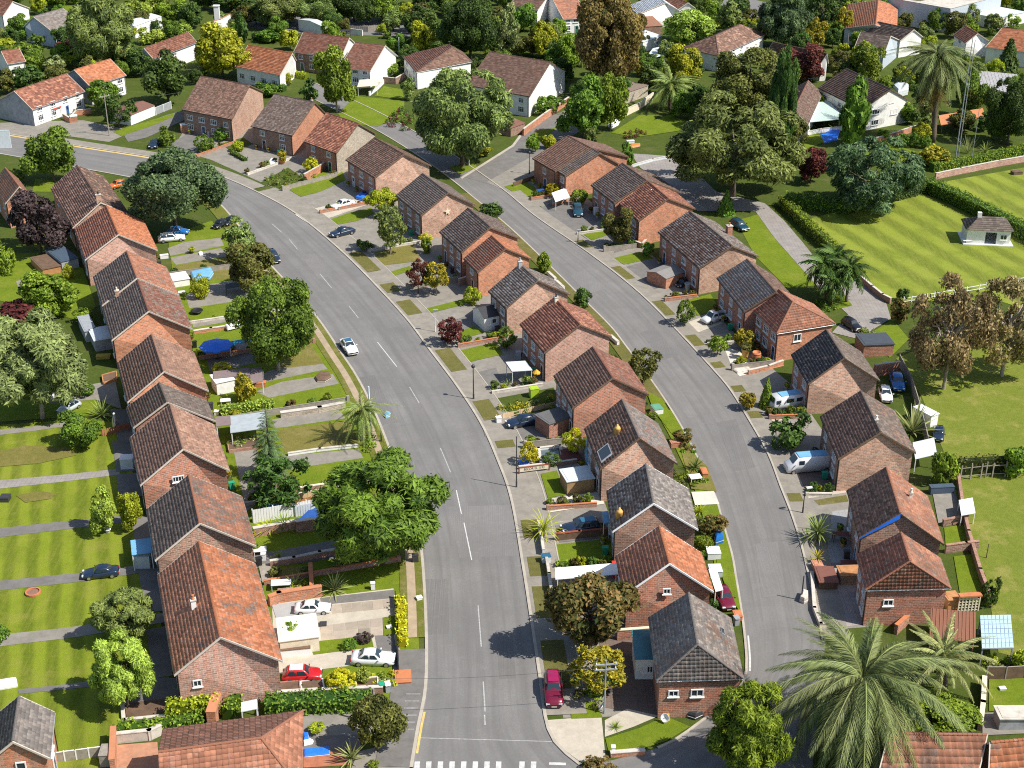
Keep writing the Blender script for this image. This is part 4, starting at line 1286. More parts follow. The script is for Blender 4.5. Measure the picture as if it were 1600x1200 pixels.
house('T7', 'white hip-roofed house left of the big round tree', (706, 74), (702, 70), (650, 113), (738, 96), REDBR, BROWN, WHITE, hr=7.6, ze=4.4, hip=1, hipf=4.5, mat2=BROWN, patch=(0.5, 0.4), wins=2, **kw)
house('T8', 'large white house with grey-brown roof right of the big round tree', (860, 97), (765, 81), (827, 151), (885, 111), BROWN, DKBR, WHITE, hr=8.6, ze=5.0, mat2=DKBR, patch=(0.4, 0.4), wins=4, kmax=9, verge=WOODB, **kw)
house('T9', 'grey-brown hip-roofed house behind the dark olive tree', (1118, 55), (1157, 38), (1066, 75), (1123, 88), BROWN, BROWN, WHITE, hr=7.0, ze=4.2, hip=1, hipf=4, mat2=TAN, patch=(0.3, 0.3), wins=2, **kw)
house('T10', 'big white gabled house with dark roof and many windows at upper right', (1392, 139), (1322, 107), (1354, 175), (1418, 155), DKBR, CHAR, WHITE, hr=8.8, ze=5.2, mat2=CHAR, patch=(0.4, 0.4), wins=3, gable=((0.3, 3.4, 2.2, 1.2, 3), (0.7, 2.6, 2.0, 1.2, 2), (0.62, 5.4, 1.3, 1.1, 2), (0.3, 0.9, 2.2, 1.2, 3)), verge=WOODB, **kw)
house('T10b', 'reddish low wing joined to the big white gabled house', (1263, 126), (1240, 172), (1282, 152), None, DKBR, REDBR, WHITE, hr=6.6, ze=4.2, mat2=CHAR, patch=(0.4, 0.3), wins=1, **kw)
house('T11', 'dark brown roofed house with white gable end behind the maroon-brown shrub', (1292, 84), (1208, 66), (1281, 100), None, DKBR, BROWN, WHITE, hr=7.0, ze=4.4, mat2=CHAR, patch=(0.4, 0.3), wins=2, **kw)
house('T12', 'house with wide vivid orange roof at the top edge', (1368, 38), (1372, 0), (1318, 44), (1402, 30), ORANGE, ORANGE, WHITE, hr=7.2, ze=4.4, mat2=TERR, patch=(0.2, 0.2), wins=2, kmax=6, **kw)
house('T13', 'black-roofed house behind the tall palm, upper of two', (1428, 46), (1372, 34), (1406, 64), None, CHAR, CHAR, WHITE, hr=7.2, ze=4.6, mat2=DKGREY, patch=(0.3, 0.3), wins=2, **kw)
house('T14', 'black-roofed house with pale gutter pipe, lower of two by the tall palm', (1392, 56), (1345, 50), (1384, 84), None, CHAR, CHAR, GREYW, hr=7.2, ze=4.4, mat2=DKGREY, patch=(0.3, 0.3), wins=2, **kw)
house('T15', 'house with bright orange tiles at the upper right edge', (1566, 44), (1640, 52), None, (1540, 74), ORANGE, ORANGE, WHITE, hr=7.0, ze=4.2, mat2=TERR, patch=(0.2, 0.2), wins=2, **kw)
house('T16', 'small white house with red roof left of the orange-tiled house', (1528, 52), (1508, 40), (1516, 72), None, TERR, TERR, WHITE, hr=6.4, ze=4.2, mat2=REDBR, patch=(0.3, 0.3), wins=1, **kw)
house('T17', 'brown-roofed white house cut off by the top left corner', (20, 2), (-40, -6), (18, 27), None, REDBR, TERR, WHITE, hr=7.0, ze=4.0, mat2=BROWN, patch=(0.4, 0.2), wins=3, **kw)
house('T18', 'pale blue house with grey roof near the top left corner', (52, 26), (98, 13), (36, 42), (74, 54), GREYR_, GREYR_, GREYW, hr=7.2, ze=4.2, mat2=DKGREY, patch=(0.3, 0.3), wins=1, kmax=3, gable=((0.25, 1.5, 1.0, 1.4, 1), (0.65, 1.5, 1.0, 1.4, 1)), **kw)
house('T19', 'small dark reddish house at the left edge among bushes', (2, 80), (30, 76), None, (12, 100), BROWN, REDBR, WHITE, hr=5.6, ze=3.4, mat2=BROWN, patch=(0.3, 0.3), wins=1, storeys=1, **kw)
house('T20', 'brown-roofed house at the top edge beside the tall brown conifer', (858, -8), (812, -12), (840, 16), None, BROWN, BROWN, WHITE, hr=6.8, ze=4.2, mat2=DKBR, patch=(0.3, 0.3), wins=2, **kw)
house('T21', 'reddish house with white windows left of the tall brown conifer', (900, -6), (862, -4), (864, 31), None, TERR, REDBR, WHITE, hr=6.8, ze=4.2, mat2=BROWN, patch=(0.3, 0.3), wins=3, **kw)
house('T22', 'white-roofed house behind the pale round tree at the top', (1040, 4), (1024, -8), (1010, 34), (1064, 18), (0.6, 0.62, 0.64), (0.6, 0.62, 0.64), WHITE, hr=6.8, ze=4.4, mat2=(0.5, 0.52, 0.55), patch=(0.2, 0.2), wins=1, kmax=3, **kw)
house('T23', 'house with small red roof at the top edge beside the pale round tree', (1075, 4), (1050, -6), (1060, 14), None, TERR, TERR, WHITE, hr=6.4, ze=4.6, mat2=REDBR, patch=(0.2, 0.2), wins=1, **kw)
# --- bottom of the picture
house('B1', 'orange hip-roofed house at the bottom edge below the red hatchback', (408, 1153), (247, 1175), (470, 1232), (474, 1110), TERR, TERR, BR_ORG, mat2=REDBR, patch=(0.4, 0.3), hr=7.6, ze=4.8, hip=1, wins=0, rwins=0, tw=0.5, cw=0.48, name='house')
house('B2', 'grey-roofed brick house in the bottom left corner', (20, 1158), (30, 1088), None, (78, 1184), DKGREY, GREYR_, BR_ORG, mat2=DKGREY, patch=(0.3, 0.3), hr=7.2, ze=5.0, wins=0, rwins=1, name='house', gable=((0.55, 3.2, 0.9, 1.5, 1),))
house('B3', 'brown-tiled house along the bottom edge at lower right', (1390, 1146), (1542, 1148), None, (1372, 1215), BROWN, TERR, BR_RED, mat2=DKBR, patch=(0.5, 0.5), hr=6.6, ze=4.2, wins=0, rwins=0, tw=0.62, cw=0.6, name='house')
house('B4', 'orange-tiled house in the bottom right corner', (1548, 1160), (1660, 1150), None, (1545, 1225), ORANGE, ORANGE, BR_RED, mat2=DKBR, patch=(0.3, 0.4), hr=6.6, ze=4.2, wins=0, rwins=0, tw=0.62, cw=0.6, name='house')
# roof furniture
chimney('L1', 'L', 0.42, 0.62, (0.5, 0.5), 1.0, WHITE, TERRA)
chimney('L6', 'L', 0.98, 0.42, (0.55, 0.55), 0.9, BR_TAN, CREAM)
chimney('L9', 'L', 0.02, 0.97, (0.5, 0.9), 1.4, BR_TAN, DKMET)
chimney('M8', 'L', 0.9, 0.95, (0.6, 0.6), 1.0, GREYR, GREYMET)
chimney('M9', 'L', 0.88, 0.97, (0.5, 0.5), 0.7, CREAM, DKMET)
chimney('R5', 'R', 0.55, 0.2, (0.9, 0.9), 1.6, BR_RED, TERRA)
chimney('R9', 'R', 0.25, 0.98, (0.4, 0.4), 0.3, WHITE, WHITE)
chimney('R10', 'R', 0.62, 0.55, (0.35, 0.35), 0.6, WHITE, CREAM)
chimney('M2', 'R', 0.1, 0.9, (0.4, 0.4), 0.5, BR_BRN, TERRA)
vent_pot('M11', 'L', 0.42, 0.62, YPOT, 0.4, 1.05)
vent_pot('M12', 'L', 0.22, 0.2, YPOT, 0.4, 1.05)
skylight('M11', 'L', 0.08, 0.34, 0.08, 0.36)
skylight('M14', 'R', 0.55, 0.66, 0.28, 0.36)
# blue strip along the verge of one house
H = HOUSES['R10']
mb = MB()
a, b = H['PL'] - H['d'] * 0.14, H['A'] - H['d'] * 0.14
mb.face([a, b, b + Vector((0, 0, -0.65)), a + Vector((0, 0, -0.12))], BLUE)
mb.face([a + H['d'] * 0.03, a + H['d'] * 0.03 + Vector((0, 0, -0.12)), b + H['d'] * 0.03 + Vector((0, 0, -0.65)), b + H['d'] * 0.03], BLUE)
tag(mb.obj('verge_board', H['root'], origin=H['ctr']), 'bright blue verge board')
# star on a gable
def star(key, t, z, r, mat):
 H = HOUSES[key]
 a, v, n, ang, ln = H['walls']['N']
 c = a + v * (ln * t) + n * 0.05 - H['ctr']
 c.z = z
 P = []
 for k in range(10):
  q = r if k % 2 == 0 else r * 0.4
  t_ = math.pi / 2 + math.pi * k / 5
  P.append(c + v * (q * math.cos(t_)) + Vector((0, 0, q * math.sin(t_))))
 mb = MB()
 mb.face([p + n * 0.06 for p in P], mat)
 for k in range(10):
  j = (k + 1) % 10
  mb.face([P[k], P[j], P[j] + n * 0.06, P[k] + n * 0.06], mat)
 return mb.obj('star', H['root'])
star('M5', 0.5, 4.6, 0.75, CREAM)
# ---------------------------------------------------------------- plants
def leaf_quads(P, N, size, aspect, droop, rs, along=None):
 """one rhomb leaf per point: P (n,3), N (n,3) facing"""
 n = len(P)
 N = N / np.maximum(1e-6, np.linalg.norm(N, axis=1, keepdims=True))
 if along is None:
  t = rs.normal(size=(n, 3))
 else:
  t = along + rs.normal(size=(n, 3)) * 0.35
 t[:, 2] -= droop
 t -= (t * N).sum(1, keepdims=True) * N
 t /= np.maximum(1e-6, np.linalg.norm(t, axis=1, keepdims=True))
 b = np.cross(N, t)
 s = (size * rs.uniform(0.65, 1.3, n))[:, None]
 a0, a1 = P - t * s * 0.5 * aspect, P + t * s * 0.5 * aspect
 m = P + t * s * 0.08
 b0, b1 = m - b * s * 0.42 - N * s * 0.1, m + b * s * 0.42 - N * s * 0.1
 V = np.stack([a0, b0, a1, b1], axis=1).reshape(-1, 3)
 Q = np.arange(4 * n).reshape(n, 4)
 return V, Q
def crown_round(n, size, seed, lobes=26, lobe_r=0.36, shell=0.62, droop=0.3, aspect=1.5, flat=0.5, fill=0.12, jit=0.55, low=-0.75, spray=0.0):
 rs = np.random.RandomState(seed)
 i = np.arange(lobes) + 0.5
 ph = np.arccos(1 - 2 * i / lobes)
 th = math.pi * (1 + 5 ** 0.5) * i + rs.uniform(0, 6)
 C = np.stack([np.sin(ph) * np.cos(th), np.sin(ph) * np.sin(th), np.cos(ph)], 1)
 C += rs.normal(size=C.shape) * 0.21
 C *= (shell * rs.uniform(0.72, 1.18, lobes))[:, None]
 C *= np.minimum(1, 0.9 / np.maximum(1e-6, np.linalg.norm(C, axis=1)))[:, None]
 R = lobe_r * rs.uniform(0.5, 1.35, lobes)
 k = np.concatenate([rs.choice(lobes, n, p=R ** 2 / (R ** 2).sum())])
 D = rs.normal(size=(n, 3))
 D /= np.linalg.norm(D, axis=1, keepdims=True)
 Cn = C[k] / np.maximum(1e-6, np.linalg.norm(C[k], axis=1, keepdims=True))
 D = D + Cn * 0.75 + np.array([0, 0, 0.25])
 D /= np.linalg.norm(D, axis=1, keepdims=True)
 rad = rs.uniform(0.70, 1.10, n) + (rs.rand(n) < 0.08) * rs.uniform(0, 0.3, n)
 inner = rs.rand(n) < fill
 rad[inner] *= rs.uniform(0.2, 0.8, inner.sum())
 P = C[k] + D * (R[k] * rad)[:, None]
 keep = P[:, 2] > low
 P, D, k, Cn = P[keep], D[keep], k[keep], Cn[keep]
 N = D + rs.normal(size=P.shape) * jit
 lv = rs.uniform(0, 1, lobes)
 tv = np.clip(0.22 + 0.40 * lv[k] + rs.normal(size=len(P)) * 0.2, 0, 1)
 along = None
 if spray:
  along = D * spray
 V, Q = leaf_quads(P, N, size, aspect, droop, rs, along)
 return V, Q, np.repeat(tv, 4)
def crown_cone(n, size, seed, layers=10, aspect=1.8, top=0.0):
 """upright cone from -1 to 1 with whorls"""
 rs = np.random.RandomState(seed)
 t = 1 - np.sqrt(rs.uniform(0, 1, n))          # 0 bottom .. 1 top
 lay = np.floor(t * layers) / layers
 f = (t - lay) * layers
 r = (1 - t) ** 0.85 * (1.0 - 0.28 * f) * rs.uniform(0.7, 1.05, n) + 0.03
 a = rs.uniform(0, 2 * math.pi, n)
 arms = 7
 a = np.round(a / (2 * math.pi) * arms * 2) / (arms * 2) * 2 * math.pi + rs.normal(size=n) * 0.22 + lay * 9
 P = np.stack([r * np.cos(a), r * np.sin(a), -1 + 2 * t - 0.05 * f], 1)
 D = np.stack([np.cos(a), np.sin(a), np.full(n, 0.6)], 1)
 N = D + rs.normal(size=P.shape) * 0.5
 tv = np.clip(0.45 + rs.normal(size=n) * 0.22, 0, 1)
 V, Q = leaf_quads(P, N, size, aspect, 0.3, rs, D * 0.9)
 return V, Q, np.repeat(tv, 4)
_CR = {}
KINDS = {
 'big': (lambda s, n, k: crown_round(n, s, k, lobes=44, lobe_r=0.27, shell=0.70, fill=0.2), 0.31, 6.5, 34000),
 'feather': (lambda s, n, k: crown_round(n, s, k, lobes=64, lobe_r=0.22, shell=0.76, droop=0.7, aspect=2.5, jit=0.5, spray=0.9, fill=0.22), 0.28, 7.0, 34000),
 'spray': (lambda s, n, k: crown_round(n, s, k, lobes=58, lobe_r=0.235, shell=0.74, droop=0.25, aspect=3.4, jit=0.4, spray=1.3, fill=0.2), 0.29, 6.0, 30000),
 'mid': (lambda s, n, k: crown_round(n, s, k, lobes=26, lobe_r=0.34, shell=0.64, fill=0.2), 0.29, 3.0, 7500),
 'loose': (lambda s, n, k: crown_round(n, s, k, lobes=30, lobe_r=0.27, shell=0.70, jit=0.9, fill=0.3), 0.27, 2.6, 3600),
 'small': (lambda s, n, k: crown_round(n, s, k, lobes=15, lobe_r=0.40, shell=0.56, low=-0.9, fill=0.2), 0.26, 1.5, 1300),
 'ball': (lambda s, n, k: crown_round(n, s, k, lobes=60, lobe_r=0.24, shell=0.75, jit=0.5, fill=0.1, aspect=1.2, low=-0.95), 0.19, 1.4, 2200),
 'bare': (lambda s, n, k: crown_round(n, s, k, lobes=46, lobe_r=0.25, shell=0.72, jit=1.0, fill=0.4), 0.30, 5.0, 11000),
 'cone': (lambda s, n, k: crown_cone(n, s, k), 0.30, 1.6, 2200),
 'column': (lambda s, n, k: crown_round(n, s, k, lobes=40, lobe_r=0.28, shell=0.7, jit=0.5, fill=0.1, aspect=1.8, droop=-0.8, low=-0.98), 0.24, 1.0, 1300),
}
def crown_mesh(kind, var):
 key = (kind, var)
 if key not in _CR:
  mk, ls, nr, n = KINDS[kind]
  V, Q, tv = mk(ls / nr, n, hash(kind) % 97 * 0 + sum(map(ord, kind)) + var * 31)
  _CR[key] = np_mesh('crown', V, Q, tv, LEAFDEF)
 return _CR[key]
LEAVES = {
 'dark': ((0.012, 0.030, 0.010), (0.060, 0.105, 0.022)),
 'green': ((0.022, 0.052, 0.010), (0.105, 0.170, 0.022)),
 'bright': ((0.030, 0.066, 0.008), (0.150, 0.205, 0.022)),
 'lime': ((0.080, 0.110, 0.008), (0.260, 0.290, 0.020)),
 'yellow': ((0.180, 0.160, 0.006), (0.420, 0.370, 0.020)),
 'greygreen': ((0.030, 0.054, 0.016), (0.165, 0.210, 0.068)),
 'silver': ((0.060, 0.078, 0.034), (0.215, 0.240, 0.110)),
 'olive': ((0.020, 0.028, 0.008), (0.110, 0.115, 0.030)),
 'purple': ((0.008, 0.006, 0.009), (0.060, 0.042, 0.050)),
 'maroon': ((0.018, 0.006, 0.007), (0.110, 0.030, 0.030)),
 'brown': ((0.032, 0.026, 0.010), (0.155, 0.118, 0.042)),
 'bronze': ((0.050, 0.042, 0.022), (0.240, 0.190, 0.105)),
 'blue': ((0.014, 0.032, 0.016), (0.090, 0.135, 0.066)),
 'autumn': ((0.040, 0.060, 0.008), (0.270, 0.225, 0.022)),
 'redgreen': ((0.016, 0.042, 0.010), (0.140, 0.088, 0.034)),
 'palmgreen': ((0.016, 0.030, 0.012), (0.150, 0.180, 0.078)),
 'sage': ((0.045, 0.062, 0.024), (0.165, 0.195, 0.080)),
 'lightgr': ((0.060, 0.100, 0.016), (0.250, 0.320, 0.060)),
}
LM = {k: leafmat('leaves_' + k, (a[0] * 1.75, a[1] * 1.6, a[2] * 1.3), (min(0.75, b[0] * 2.45), min(0.75, b[1] * 2.35), b[2] * 1.9)) for k, (a, b) in LEAVES.items()}
LEAFDEF = LM['green']
BARK = paint('bark', (0.12, 0.09, 0.065), 0.9, var=0.35, vscale=4)
BARKP = paint('pale_bark', (0.34, 0.29, 0.23), 0.9, var=0.3, vscale=4)
_TR = {}
def trunk_mesh(var, mat, bare=False):
 key = (var, mat, bare)
 if key in _TR:
  return _TR[key]
 r = random.Random(100 + var)
 mb = MB()
 mb.path([(0, 0, -0.03), (0.02, 0.01, 0.25), (0.0, 0.03, 0.55), (0.03, 0.0, 0.85)], [0.07, 0.055, 0.045, 0.03], mat, 8)
 for k in range(14 if bare else 7):
  a = k * 2.4 + r.uniform(-0.4, 0.4)
  z0 = r.uniform(0.35, 0.8)
  L = r.uniform(0.35, 0.75)
  ex = Vector((math.cos(a) * L, math.sin(a) * L, z0 + r.uniform(0.15, 0.45)))
  m = Vector((math.cos(a) * L * 0.45, math.sin(a) * L * 0.45, z0 + 0.12))
  mb.path([(0.01, 0.01, z0), m, ex], [0.032, 0.022, 0.009], mat, 6)
  if bare:
   for q in range(4):
    b = a + r.uniform(-1.1, 1.1)
    s = m.lerp(ex, r.uniform(0.1, 1))
    e = s + Vector((math.cos(b) * 0.32, math.sin(b) * 0.32, r.uniform(-0.18, 0.25)))
    mb.path([s, s.lerp(e, 0.5) + Vector((0, 0, 0.04)), e], [0.014, 0.01, 0.005], mat, 5)
 _TR[key] = mb.make_mesh('trunk', True)
 return _TR[key]
NTREE = [0]
def tree(label, box, kind, leaf, tg=None, name='tree', cat='tree', group=None, base=None, bark=None, pot=None, bmin=0.45):
 """box: outline of the crown in the photograph; tg: clear trunk height in metres"""
 x0, y0, x1, y1 = box
 cx, cy = (x0 + x1) / 2, (y0 + y1) / 2
 if tg is None:
  tg = {'big': 1.6, 'feather': 1.2, 'spray': 1.6, 'mid': 1.0, 'loose': 1.2, 'small': 0.15, 'ball': 0.05, 'bare': 1.5, 'cone': 0.1, 'column': 0.05}[kind]
 bv = y1
 for _ in range(6):
  s = scale_at(bv)
  th = PITCH + math.atan((bv - 600) / F_PX)
  a = (x1 - x0) / 2 / s
  q = ((y1 - y0) / 2 / s) ** 2 - (a * math.sin(th)) ** 2
  b = math.sqrt(q) / math.cos(th) if q > 0 else 0
  b = max(b, bmin * a)
  zc = tg + b * 0.96
  bv = cy + s * zc * math.cos(th)
 p = GP(base) if base else G(cx, bv)
 if base:
  zt = height_at(p, y0)
  s = scale_at(base[1])
 NTREE[0] += 1
 var = NTREE[0] % (3 if kind in ('big', 'feather', 'spray') else 5)
 t = thing(name, label, cat, p, NTREE[0] * 1.7, group)
 k = 1.0 / 1.0
 mobj('crown', crown_mesh(kind, var), t, (0, 0, zc), (0, 0, 0), (a * k, a * k, b * k), LM[leaf])
 if kind not in ('ball', 'small', 'column') or tg > 0.3:
  rr = max(0.6, min(1.5, a * 0.28)) * (zc + b * 0.3)
  mobj('trunk', trunk_mesh(var, bark or BARK, kind == 'bare'), t, (0, 0, 0), (0, 0, 0), (max(a * 0.9, 0.9), max(a * 0.9, 0.9), zc + b * (0.5 if kind == 'bare' else 0.25)))
 else:
  mobj('stem', trunk_mesh(0, bark or BARK), t, (0, 0, 0), (0, 0, 0), (a * 0.8, a * 0.8, zc))
 return t
def frond_mesh(key, n=26, L=1.0, droop=0.5, wid=0.2, mat=None, vee=0.5, rise=0.25, tip=0.25):
 """feather frond along +x from the origin, arching down, with leaflets both sides"""
 if key in _CR:
  return _CR[key]
 rs = np.random.RandomState(sum(map(ord, str(key))))
 V, Q, T = [], [], []
 def spine(t):
  return np.array([L * (t - 0.12 * t * t * droop), 0, L * (rise * t - (rise + droop) * t ** 2.2)])
 b = 0
 ts = np.linspace(0, 1, 9)
 for t0, t1 in zip(ts[:-1], ts[1:]):
  p0, p1 = spine(t0), spine(t1)
  w0, w1 = 0.016 * L * (1.15 - t0), 0.016 * L * (1.15 - t1)
  for s in (-1, 1):
   V += [p0, p0 + [0, s * w0, -w0], p1 + [0, s * w1, -w1], p1]
   Q.append([b, b + 1, b + 2, b + 3])
   T += [0.95] * 4
   b += 4
 for i in range(n):
  t = 0.10 + 0.9 * (i + 0.5) / n
  p = spine(t)
  q = spine(min(1, t + 0.05)) - spine(t - 0.05)
  q /= np.linalg.norm(q)
  ll = L * wid * (math.sin(math.pi * min(1, 0.12 + t * 0.86)) ** 0.6) * rs.uniform(0.85, 1.12)
  for s in (-1, 1):
   dirv = q * (0.75 + 0.5 * t) + np.array([0, s * 1.0, -vee + rs.uniform(-0.2, 0.25)])
   dirv /= np.linalg.norm(dirv)
   e = p + dirv * ll + np.array([0, 0, -ll * 0.25])
   m = p + dirv * ll * 0.5 + np.array([0, 0, ll * 0.04])
   wv = q * L * 0.66 / n
   V += [p - wv * 0.6, m - wv, e, m + wv]
   Q.append([b, b + 1, b + 2, b + 3])
   T += [rs.uniform(0.1, 0.8)] * 4
   b += 4
 _CR[key] = np_mesh('frond', np.array(V), np.array(Q), np.array(T), mat or LEAFDEF)
 return _CR[key]
def blade_mesh(key, w=0.05, curve=0.25, mat=None):
 """stiff sword leaf along +x, length 1"""
 if key in _CR:
  return _CR[key]
 V, Q, T = [], [], []
 n = 5
 for i in range(n + 1):
  t = i / n
  ww = w * (0.55 + 1.2 * t - 1.7 * t * t) if t < 1 else 0.002
  z = -curve * t * t
  V += [(t, -ww, z + ww * 0.4), (t, 0, z), (t, ww, z + ww * 0.4)]
  T += [0.3 + 0.5 * t] * 3
 for i in range(n):
  for k in range(2):
   Q.append([3 * i + k, 3 * i + k + 1, 3 * i + k + 4, 3 * i + k + 3])
 _CR[key] = np_mesh('blade', np.array(V), np.array(Q), np.array(T), mat or LEAFDEF)
 return _CR[key]
def palm(label, base, crown_c, L, leaf='green', n=34, name='palm_tree', group=None, droop=0.55, wid=0.2, trunk_r=0.22, up=75, down=-35, key='p', n_leaf=26, bark=None, sag=None, dead=0, seed=1):
 """base: foot in the photograph; crown_c: middle of the crown in the photograph; L: frond length in metres"""
 p = GP(base)
 zc = max(0.3, height_at(p, crown_c[1]))
 r = random.Random(seed)
 top = G(crown_c[0], crown_c[1], zc) - p
 t = thing(name, label, 'palm tree', p, 0, group)
 mb = MB()
 k = 9
 pts = [Vector((top.x * (i / k) ** 1.5, top.y * (i / k) ** 1.5, -0.05 + (zc + 0.05) * i / k)) for i in range(k + 1)]
 mb.path(pts, [trunk_r * (1.25 - 0.35 * i / k) * (1.05 if i % 2 else 0.93) for i in range(k + 1)], bark or BARK, 10)
 mb.obj('trunk', t, True)
 top = pts[-1]
 for i in range(n):
  f = (i + 0.5) / n
  el = math.radians(up + (down - up) * f + r.uniform(-7, 7))
  az = i * 2.39996 + r.uniform(-0.2, 0.2)
  me = frond_mesh((key, i % 3), n_leaf, 1.0, droop * (0.75 + 0.28 * (i % 3)), wid)
  s = L * r.uniform(0.85, 1.1) * (0.72 if f < 0.15 else 1.0)
  lf = leaf if not (dead and i >= n - dead) else 'brown'
  mobj('frond', me, t, top + Vector((0, 0, 0.1 - 0.3 * f)), (0, -el, az), (s, s, s), LM[lf])
 return t
def yucca(label, c, L, leaf='greygreen', n=30, name='yucca', z=0.15, up=85, down=5, key='b', w=0.05, cat='plant', curve=0.2, group=None, stem=0.0, seed=3):
 p = GP(c)
 r = random.Random(seed + n)
 t = thing(name, label, cat, p, 0, group)
 mb = MB()
 mb.path([(0, 0, -0.05), (0, 0, z + stem)], [L * 0.06, L * 0.05], BARK, 7)
 mb.obj('stem', t)
 me = blade_mesh((key, w, curve), w, curve)
 for i in range(n):
  f = (i + 0.5) / n
  el = math.radians(up + (down - up) * f + r.uniform(-9, 9))
  s = L * r.uniform(0.8, 1.1)
  mobj('blade', me, t, (0, 0, z + stem), (0, -el, i * 2.39996 + r.uniform(-0.2, 0.2)), (s, s, s), LM[leaf])
 return t
def hedge(label, pts, wd, ht, leaf, name='hedge', cat='hedge', group=None, dens=22, closed=False, soft=0.1, world=False):
 """clipped hedge along a photograph line"""
 P = [GP(p) for p in pts] if not world else [Vector(p) for p in pts]
 c = sum(P, Vector()) / len(P)
 rs = np.random.RandomState(len(label) * 7 + int(abs(c.x) * 3))
 t = thing(name, label, cat, c, 0, group)
 pos, nor = [], []
 mb = MB()
 for a, b in zip(P, P[1:]):
  d = b - a
  ln = d.length
  d.normalize()
  lat = Vector((d.y, -d.x, 0))
  mid = (a + b) / 2 - c
  mb.box((mid.x, mid.y, ht * 0.46), (ln, wd * 0.82, ht * 0.9), LM[leaf], math.atan2(d.y, d.x))
  n = int(dens * ln * (wd + 2 * ht))
  u = rs.uniform(-0.01, 1.01, n)
  q = rs.uniform(0, wd + 2 * ht, n)
  off = np.where(q < ht, -wd / 2, np.where(q > ht + wd, wd / 2, q - ht - wd / 2))
  z = np.where(q < ht, q, np.where(q > ht + wd, 2 * ht + wd - q, ht))
  N = np.stack([np.where(q < ht, -1, np.where(q > ht + wd, 1, 0)), np.zeros(n), np.where((q >= ht) & (q <= ht + wd), 1, 0.3)], 1).astype(float)
  jx = rs.normal(size=n) * soft
  bump = 0.12 * np.sin(u * ln * 2.1) + 0.08 * np.sin(u * ln * 5.3 + 1)
  off = off + jx + np.sign(off) * bump * 0.5
  z = np.maximum(0.02, z + rs.normal(size=n) * soft + bump * (z > ht * 0.8))
  A, D, Lt = np.array(a - c), np.array(d), np.array(lat)
  pos.append(A + D * (u * ln)[:, None] + Lt * off[:, None] + np.array([0, 0, 1.0]) * z[:, None])
  nor.append(Lt * N[:, :1] + np.array([0, 0, 1.0]) * N[:, 2:3] + rs.normal(size=(n, 3)) * 0.55)
 mb.obj('hedge_core', t)
 V, Q = leaf_quads(np.concatenate(pos), np.concatenate(nor), 0.24, 1.4, 0.0, rs)
 me = np_mesh('foliage', V, Q, np.repeat(rs.uniform(0.1, 0.9, len(Q)), 4), LM[leaf])
 o = link(bpy.data.objects.new('foliage', me), t)
 return t
def bed(label, pts, mats, n=None, hgt=0.5, name='flower_bed', cat='flower bed', size=0.22, z0=0.06):
 """low planting over a small area: one thing of leafy clumps"""
 P = [GP(p) for p in pts]
 c = sum(P, Vector()) / len(P)
 rs = np.random.RandomState(len(label) + int(c.y))
 xs, ys = [p.x for p in P], [p.y for p in P]
 from mathutils.geometry import intersect_point_tri_2d as tri
 area = abs(sum(P[i].x * P[(i + 1) % len(P)].y - P[(i + 1) % len(P)].x * P[i].y for i in range(len(P)))) / 2
 t = thing(name, label, cat, c)
 for mi_, m in enumerate(mats):
  cl = max(3, int(area * 0.55 / len(mats)))
  pts_, nn = [], []
  k = 0
  for _ in range(cl * 8):
   x, y = rs.uniform(min(xs), max(xs)), rs.uniform(min(ys), max(ys))
   if any(tri(Vector((x, y)), P[0].xy, P[i].xy, P[i + 1].xy) for i in range(1, len(P) - 1)):
    r = rs.uniform(0.35, 0.8)
    m_ = int(50 * r / 0.5)
    D = rs.normal(size=(m_, 3))
    D[:, 2] = np.abs(D[:, 2])
    D /= np.linalg.norm(D, axis=1, keepdims=True)
    pts_.append(np.array([x - c.x, y - c.y, z0]) + D * [r, r, hgt * rs.uniform(0.6, 1.3)] * rs.uniform(0.6, 1, (m_, 1)))
    nn.append(D + rs.normal(size=(m_, 3)) * 0.5)
    k += 1
    if k >= cl:
     break
  if not pts_:
   continue
  V, Q = leaf_quads(np.concatenate(pts_), np.concatenate(nn), size, 1.4, 0, rs)
  me = np_mesh('foliage', V, Q, np.repeat(rs.uniform(0.1, 0.9, len(Q)), 4), LM[m])
  link(bpy.data.objects.new('foliage', me), t)
 return t
SH = dict(name='shrub', cat='shrub')
# --- big trees
tree('huge round grey-green tree beside the large white house and pale lamp post', (648, 110, 798, 252), 'feather', 'greygreen', 2.0)
tree('huge feathery light green tree beside the paved path, right of the twin-crowned trees', (1045, 152, 1245, 302), 'feather', 'greygreen', 2.0)
tree('wide feathery green tree overhanging the left kerb of the main road', (503, 712, 692, 878), 'spray', 'green', 2.2)
tree('tall full green tree in a left front garden beside the moving white car', (370, 428, 500, 572), 'big', 'green', 1.6, bark=BARKP)
tree('large dark green tree on the corner above the white estate car', (203, 228, 350, 355), 'big', 'blue', 2.2)
tree('round green tree on the left kerb of the far main road', (48, 207, 122, 277), 'mid', 'green', 1.4)
tree('large pale grey-green tree in the left back gardens', (-8, 495, 142, 645), 'spray', 'sage', 2.0, bark=BARKP)
tree('nearly black purple-leaved tree beside the grey-brown house', (18, 305, 110, 392), 'mid', 'purple', 1.4)
tree('tall grey-green tree behind the two orange-brown roofs at upper left', (113, -8, 216, 102), 'spray', 'greygreen', 2.0)
tree('compact dark green tree left of the wide brown-roofed brick house', (228, 84, 300, 160), 'mid', 'dark', 1.2)
tree('bright yellow-green tree between two white cottages', (308, 47, 388, 118), 'mid', 'lime', 1.2)
tree('very tall red-brown conifer-like tree behind the large white house', (893, -20, 1010, 135), 'big', 'brown', 2.0)
tree('dark olive domed tree above the huge light feathery tree', (1105, 68, 1235, 192), 'big', 'olive', 1.0)
